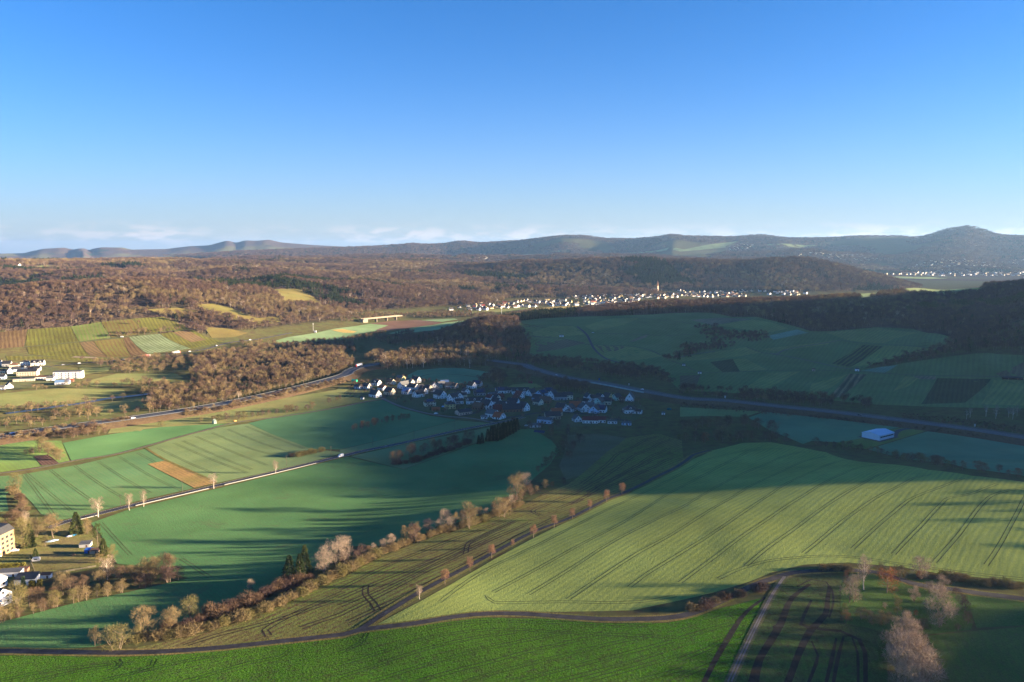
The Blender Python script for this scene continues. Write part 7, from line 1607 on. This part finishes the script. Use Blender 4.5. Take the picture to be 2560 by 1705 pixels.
# bridge parapet of the highway beside the village
pa, pb = np.array(hit(*zp('B', (1400, 95))[0], 4.5)), np.array(hit(*zp('B', (2080, 240))[0], 4.5))
i0, i1 = sorted((int(np.argmin(((HL - pa) ** 2).sum(1))), int(np.argmin(((HL - pb) ** 2).sum(1)))))
i1 = max(i1, i0 + 3)
S_ = HL[i0:i1 + 1]; N = HN[i0:i1 + 1]; Z_ = HZ[i0:i1 + 1]
side = 1 if (N[0][1] < 0) else -1
hb = link('highway_bridge', None, None, (*S_[0], 0)); tag(hb, 'greenish parapet bridge of the highway above the steep gabled house', 'bridge')
O = np.array([S_[0][0], S_[0][1], 0])
rows = [np.column_stack([S_ + N * side * o, Z_ + h]) - O for o, h in ((8.7, -1.6), (9.1, -1.6), (9.1, 1.3), (8.7, 1.3))]
n = len(S_); F = []
for i in range(4):
    u_ = np.arange(n - 1) + i * n; w_ = np.arange(n - 1) + ((i + 1) % 4) * n
    F.append(np.column_stack([u_, u_ + 1, w_ + 1, w_]))
link('parapet', mesh_from('parapet', np.concatenate(rows), np.concatenate(F), [plain('green grey parapet', (0.30, 0.38, 0.36), 0.8, 0.2)]), hb)
for f in (0.25, 0.6):
    q = S_[int(f * (n - 1))] + N[int(f * (n - 1))] * side * 8.2 - O[:2]
    MB().box(-1, 1, -1, 1, -1, float(Z_[int(f * (n - 1))]) - 1.65).build('pier', M_conc, hb, (q[0], q[1], 0))
# signs along the highway
M_sblue = plain('blue sign face', (0.03, 0.12, 0.5), 0.5, 0.4)
for key, x, y, c, lb in (('B', 1830, 158, M_white, 'white road sign on the bridge, one of a pair'), ('B', 1938, 148, M_white, 'white road sign on the bridge, one of a pair'), ('B', 1450, 100, M_sblue, 'blue road sign at the bridge approach'), ('B', 1565, 92, M_sblue, 'second blue road sign near the bridge'), ('I', 978, 545, M_white, 'white road sign on the highway above the pale meadow'), (6, 1965, 597, M_white, 'white road sign on the highway behind the barn field')):
    q, a_, z_ = on_hwy(zp(key, (x, y))[0], 8.6 * (-side)); r = link('road_sign', None, None, (q[0], q[1], z_ - 0.3), 0.2); tag(r, lb, 'sign', 'highway signs')
    MB().tub([(0, 0, -0.5), (0, 0, 3.0)], [0.06, 0.06], 6).build('post', M_white, r); MB().box(-0.9, 0.9, -0.05, 0.05, 1.8, 4.2).build('panel', c, r)
# huts in the vineyards
def hut(key, x, y, w, l, h, wall, roof, lb, cat='hut'):
    xy = hit(*zp(key, (x, y))[0]); r = link('vineyard_hut', None, None, (*xy, gz(*xy) - 0.2), rad(-15)); tag(r, lb, cat)
    MB().box(-l / 2, l / 2, -w / 2, w / 2, -1, h).build('wall', wall, r)
    rr = MB()
    for s in (-1, 1): rr.add([(-l / 2 - .2, 0, h + 1.2), (l / 2 + .2, 0, h + 1.2), (l / 2 + .2, s * (w / 2 + .3), h - .1), (-l / 2 - .2, s * (w / 2 + .3), h - .1), (-l / 2 - .2, 0, h + 1.35), (l / 2 + .2, 0, h + 1.35), (l / 2 + .2, s * (w / 2 + .3), h + .05), (-l / 2 - .2, s * (w / 2 + .3), h + .05)], [(0, 1, 2, 3), (7, 6, 5, 4), (0, 4, 5, 1), (1, 5, 6, 2), (2, 6, 7, 3), (3, 7, 4, 0)])
    rr.build('roof', roof, r)
    MB().box(-0.45, 0.45, -0.04, 0.04, 0.1, 2.0).build('door', M_door, r, (0, -w / 2 - 0.03, 0))
hut('L', 942, 344, 3.5, 7, 2.6, WALL['white'], ROOF['grey'], 'pale hut below the vineyard path left of the blue road')
hut('I', 390, 80, 2.5, 4, 2.2, WALL['white'], ROOF['grey'], 'tiny white hut on the vineyard slope above the dark plot')
hut('I', 612, 190, 2.5, 5, 2.2, WALL['white'], ROOF['grey'], 'tiny white hut beside the vineyard path below the dark plot')
hut('I', 2208, 155, 3, 4, 3.0, WALL['beige'], ROOF['brown'], 'beige hut on the vineyard path below the striped plot')
hut(6, 1212, 212, 4, 5, 3.2, WALL['white'], ROOF['slate'], 'white vineyard hut at the meeting of the paths')
hut(6, 2245, 268, 4, 13, 2.4, plain('black tarred boards', (0.015, 0.015, 0.017), 0.9, 0.1), ROOF['slate'], 'long black shed in the vineyard, left of two', 'shed')
hut(6, 2308, 270, 4, 13, 2.4, plain('black tarred boards', (0, 0, 0)), ROOF['slate'], 'long black shed in the vineyard beside its twin', 'shed')
hut('A', 155, 318, 4, 7, 2.2, plain('emerald boards', (0.02, 0.42, 0.22), 0.7, 0.2), plain('emerald roof', (0.03, 0.5, 0.27), 0.6, 0.3), 'emerald green hut in the western village garden')
hut('A', 270, 580, 3, 3.4, 2.4, WALL['white'], ROOF['grey'], 'small white hut on the meadow before the village')
hut('B', 595, 100, 3.5, 5, 2.4, plain('magenta red boards', (0.25, 0.03, 0.06), 0.7, 0.2), ROOF['darkred'], 'dark red hut on the small meadow behind the village')
hut('I', 103, 765, 2.6, 3.4, 2.4, WALL['white'], ROOF['grey'], 'small white hut at the corner of the pale meadow')
hut('J', 130, 90, 24, 50, 9, WALL['white'], ROOF['grey'], 'large white works hall at the end of the long wooded hill', 'hall')
# covered stack in the field, tarps and garden things
def lump(name, key, x, y, size, mat, lb, cat, part='cover'):
    rng_ = np.random.default_rng(int(x)); xy = hit(*zp(key, (x, y))[0]); r = link(name, None, None, (*xy, gz(*xy) - 0.05), random.random()); tag(r, lb, cat)
    v, f = [], []
    for j, (zz, q) in enumerate(((0, 1), (0.35, 0.97), (0.7, 0.8), (0.95, 0.45))):
        for k in range(10):
            a = 2 * math.pi * k / 10; m_ = 1 + 0.12 * rng_.normal()
            v.append((size[0] * q * math.cos(a) * m_, size[1] * q * math.sin(a) * m_, size[2] * zz * (1 + 0.08 * rng_.normal())))
    v.append((0, 0, size[2]))
    f = [(j * 10 + k, j * 10 + (k + 1) % 10, j * 10 + 10 + (k + 1) % 10, j * 10 + 10 + k) for j in range(3) for k in range(10)] + [(30 + k, 30 + (k + 1) % 10, 40) for k in range(10)]
    link(part, mesh_from(part, v, f, [mat]), r)
lump('covered_stack', 4, 1468, 572, (2.2, 2.0, 4.8), plain('mint tarpaulin', (0.20, 0.27, 0.22), 0.6, 0.3), 'tall stack under a mint green tarpaulin beside the path hedge', 'stack')
lump('straw_heap', 4, 1606, 557, (2.2, 1.6, 1.6), plain('straw', (0.5, 0.30, 0.10), 0.95, 0.1), 'small orange straw heap beside the path hedge', 'heap')
lump('tarpaulin', 'D', 700, 450, (4.0, 1.6, 0.8), plain('pale blue tarpaulin', (0.45, 0.65, 0.80), 0.5, 0.4), 'pale blue tarpaulin under the bare fruit tree', 'tarpaulin')
lump('tarpaulin', 'D', 950, 382, (2.6, 1.4, 0.9), plain('white tarpaulin', (0.75, 0.75, 0.75), 0.5, 0.4), 'white tarpaulin heap below the broad olive conifer', 'tarpaulin')
lump('tarpaulin', 'D', 1000, 372, (1.8, 1.2, 0.9), plain('azure tarpaulin', (0.05, 0.32, 0.65), 0.5, 0.4), 'azure tarpaulin beside the white heap', 'tarpaulin')
lump('paddling_pool', 'A', 1465, 690, (2.4, 2.4, 1.4), plain('pool cover', (0.30, 0.50, 0.75), 0.4, 0.4), 'round blue pool beside the yellow fronted house', 'pool')
lump('garden_tent', 'I', 185, 695, (3.0, 1.8, 2.0), plain('teal canvas', (0.02, 0.10, 0.11), 0.7, 0.2), 'dark teal garden tent on the pale meadow', 'tent')
lump('compost_heap', 'D', 990, 640, (1.2, 0.9, 0.8), plain('compost', (0.20, 0.12, 0.07), 1, 0.05), 'brown compost heap on the allotment lawn', 'heap')
# clipped hedges by the garages
def clipped(x, y, l, w, h, rz, mat, lb):
    xy = hit(*zp('D', (x, y))[0]); r = link('clipped_hedge', None, None, (*xy, gz(*xy) - 0.1), rad(rz)); tag(r, lb, 'hedge')
    rg = np.random.default_rng(int(x)); n = int(900 * l * h / 12)
    p = np.column_stack([rg.uniform(-l / 2, l / 2, n), rg.uniform(-w / 2, w / 2, n), rg.uniform(0, h, n)])
    V, F = slivers(p, rg.normal(size=(n, 3)), 0.5, 0.2, rg)
    link('foliage', mesh_from('foliage', V, F, [mat]), r)
    link('stems', MB().box(-l / 2 + .2, l / 2 - .2, -w / 2 + .25, w / 2 - .25, -0.3, h - .3).mesh('stems', plain('hedge inside', (0.05, 0.045, 0.015), 1, 0.05)), r)
clipped(170, 800, 13, 2.2, 2.4, 10, TW['yellow'], 'clipped yellow hedge behind the long white garage')
clipped(440, 1095, 3.0, 2.6, 4.6, 10, TW['yellow'], 'clipped yellow green block hedge in front of the dark roofed garage')
clipped(540, 1085, 2.2, 2.6, 4.8, 10, TW['yellow'], 'narrower clipped yellow green hedge beside the block hedge')
# fence and caravan in the allotment
xy = hit(*zp('D', (490, 722))[0]); cv = link('caravan', None, None, (*xy, gz(*xy) + 0.1), 0.3); tag(cv, 'small white caravan on the allotment lawn', 'caravan')
MB().add(*extrude([(-1.9, 0.4), (1.9, 0.4), (2.1, 1.2), (1.7, 2.3), (-1.7, 2.3), (-2.1, 1.4)], 1.9)).build('body', M_white, cv); MB().box(-0.8, 0.8, -0.98, -0.94, 1.2, 1.8).build('window', M_glass, cv)
for s in (-1, 1): link('wheel', WHEEL, cv, (0, s * 0.8, 0.2))
FP = hits(zp('D', (400, 705), (440, 790), (480, 890), (700, 900), (1000, 850), (1300, 800)))
fr = link('garden_fence', None, None, (*FP[0], gz(*FP[0]))); tag(fr, 'low wooden fence around the allotment lawn', 'fence')
FPOST = MB().box(-0.07, 0.07, -0.07, 0.07, -0.3, 1.2).mesh('post', plain('grey fence wood', (0.26, 0.22, 0.17), 0.9, 0.1)); O = np.array([*FP[0], gz(*FP[0])])
for (xa, ya), (xb, yb) in zip(FP[:-1], FP[1:]):
    L_ = math.hypot(xb - xa, yb - ya); k_ = max(1, int(L_ / 3))
    for i in range(k_):
        q = (xa + (xb - xa) * i / k_, ya + (yb - ya) * i / k_)
        link('post', FPOST, fr, (q[0] - O[0], q[1] - O[1], gz(*q) - O[2]))
        r_ = MB().box(0, L_ / k_, -0.04, 0.04, 0.35, 0.5).box(0, L_ / k_, -0.04, 0.04, 0.85, 1.0).build('rail', plain('grey fence wood', (0, 0, 0)), fr, (q[0] - O[0], q[1] - O[1], gz(*q) - O[2])); r_.rotation_euler = (0, 0, math.atan2(yb - ya, xb - xa))
# ground solar array below the village
xy = hit(*zp('B', (720, 795))[0]); sa = link('solar_array', None, None, (*xy, gz(*xy)), rad(-25)); tag(sa, 'small ground solar array at the round end of the wheat field', 'solar array')
for i in range(3):
    o = MB().box(-1.8, 1.8, -1.6, 1.6, 0, 0.12).build('panel', M_solar, sa, (-3.8 + i * 3.8, 0, 1.3)); o.rotation_euler = (0.5, 0, 0)
    MB().box(-1.7, 1.7, -0.1, 0.1, -0.3, 1.2).build('stand', M_rail, sa, (-3.8 + i * 3.8, 0, 0))
# ------------------------------------------------------------------ the air over the valley
hz = NT('hazy air')
vol = hz.new('VolumePrincipled')
vol.inputs['Color'].default_value = (0.33, 0.58, 0.97, 1)
vol.inputs['Density'].default_value = 2.8e-5
vol.inputs['Anisotropy'].default_value = 0.3
hz.l.new(vol.outputs[0], hz.out.inputs['Volume'])
S, zb, zt = 33000.0, -40.0, 460.0
hv = [(x, y, z) for z in (zb, zt) for x, y in ((-S, -S), (S, -S), (S, S), (-S, S))]
hf = [(3, 2, 1, 0), (4, 5, 6, 7), (0, 1, 5, 4), (1, 2, 6, 5), (2, 3, 7, 6), (3, 0, 4, 7)]
haze = link('haze', mesh_from('haze', hv, hf, [hz.m]))
tag(haze, 'pale blue haze lying over the whole valley', None, None, 'stuff')
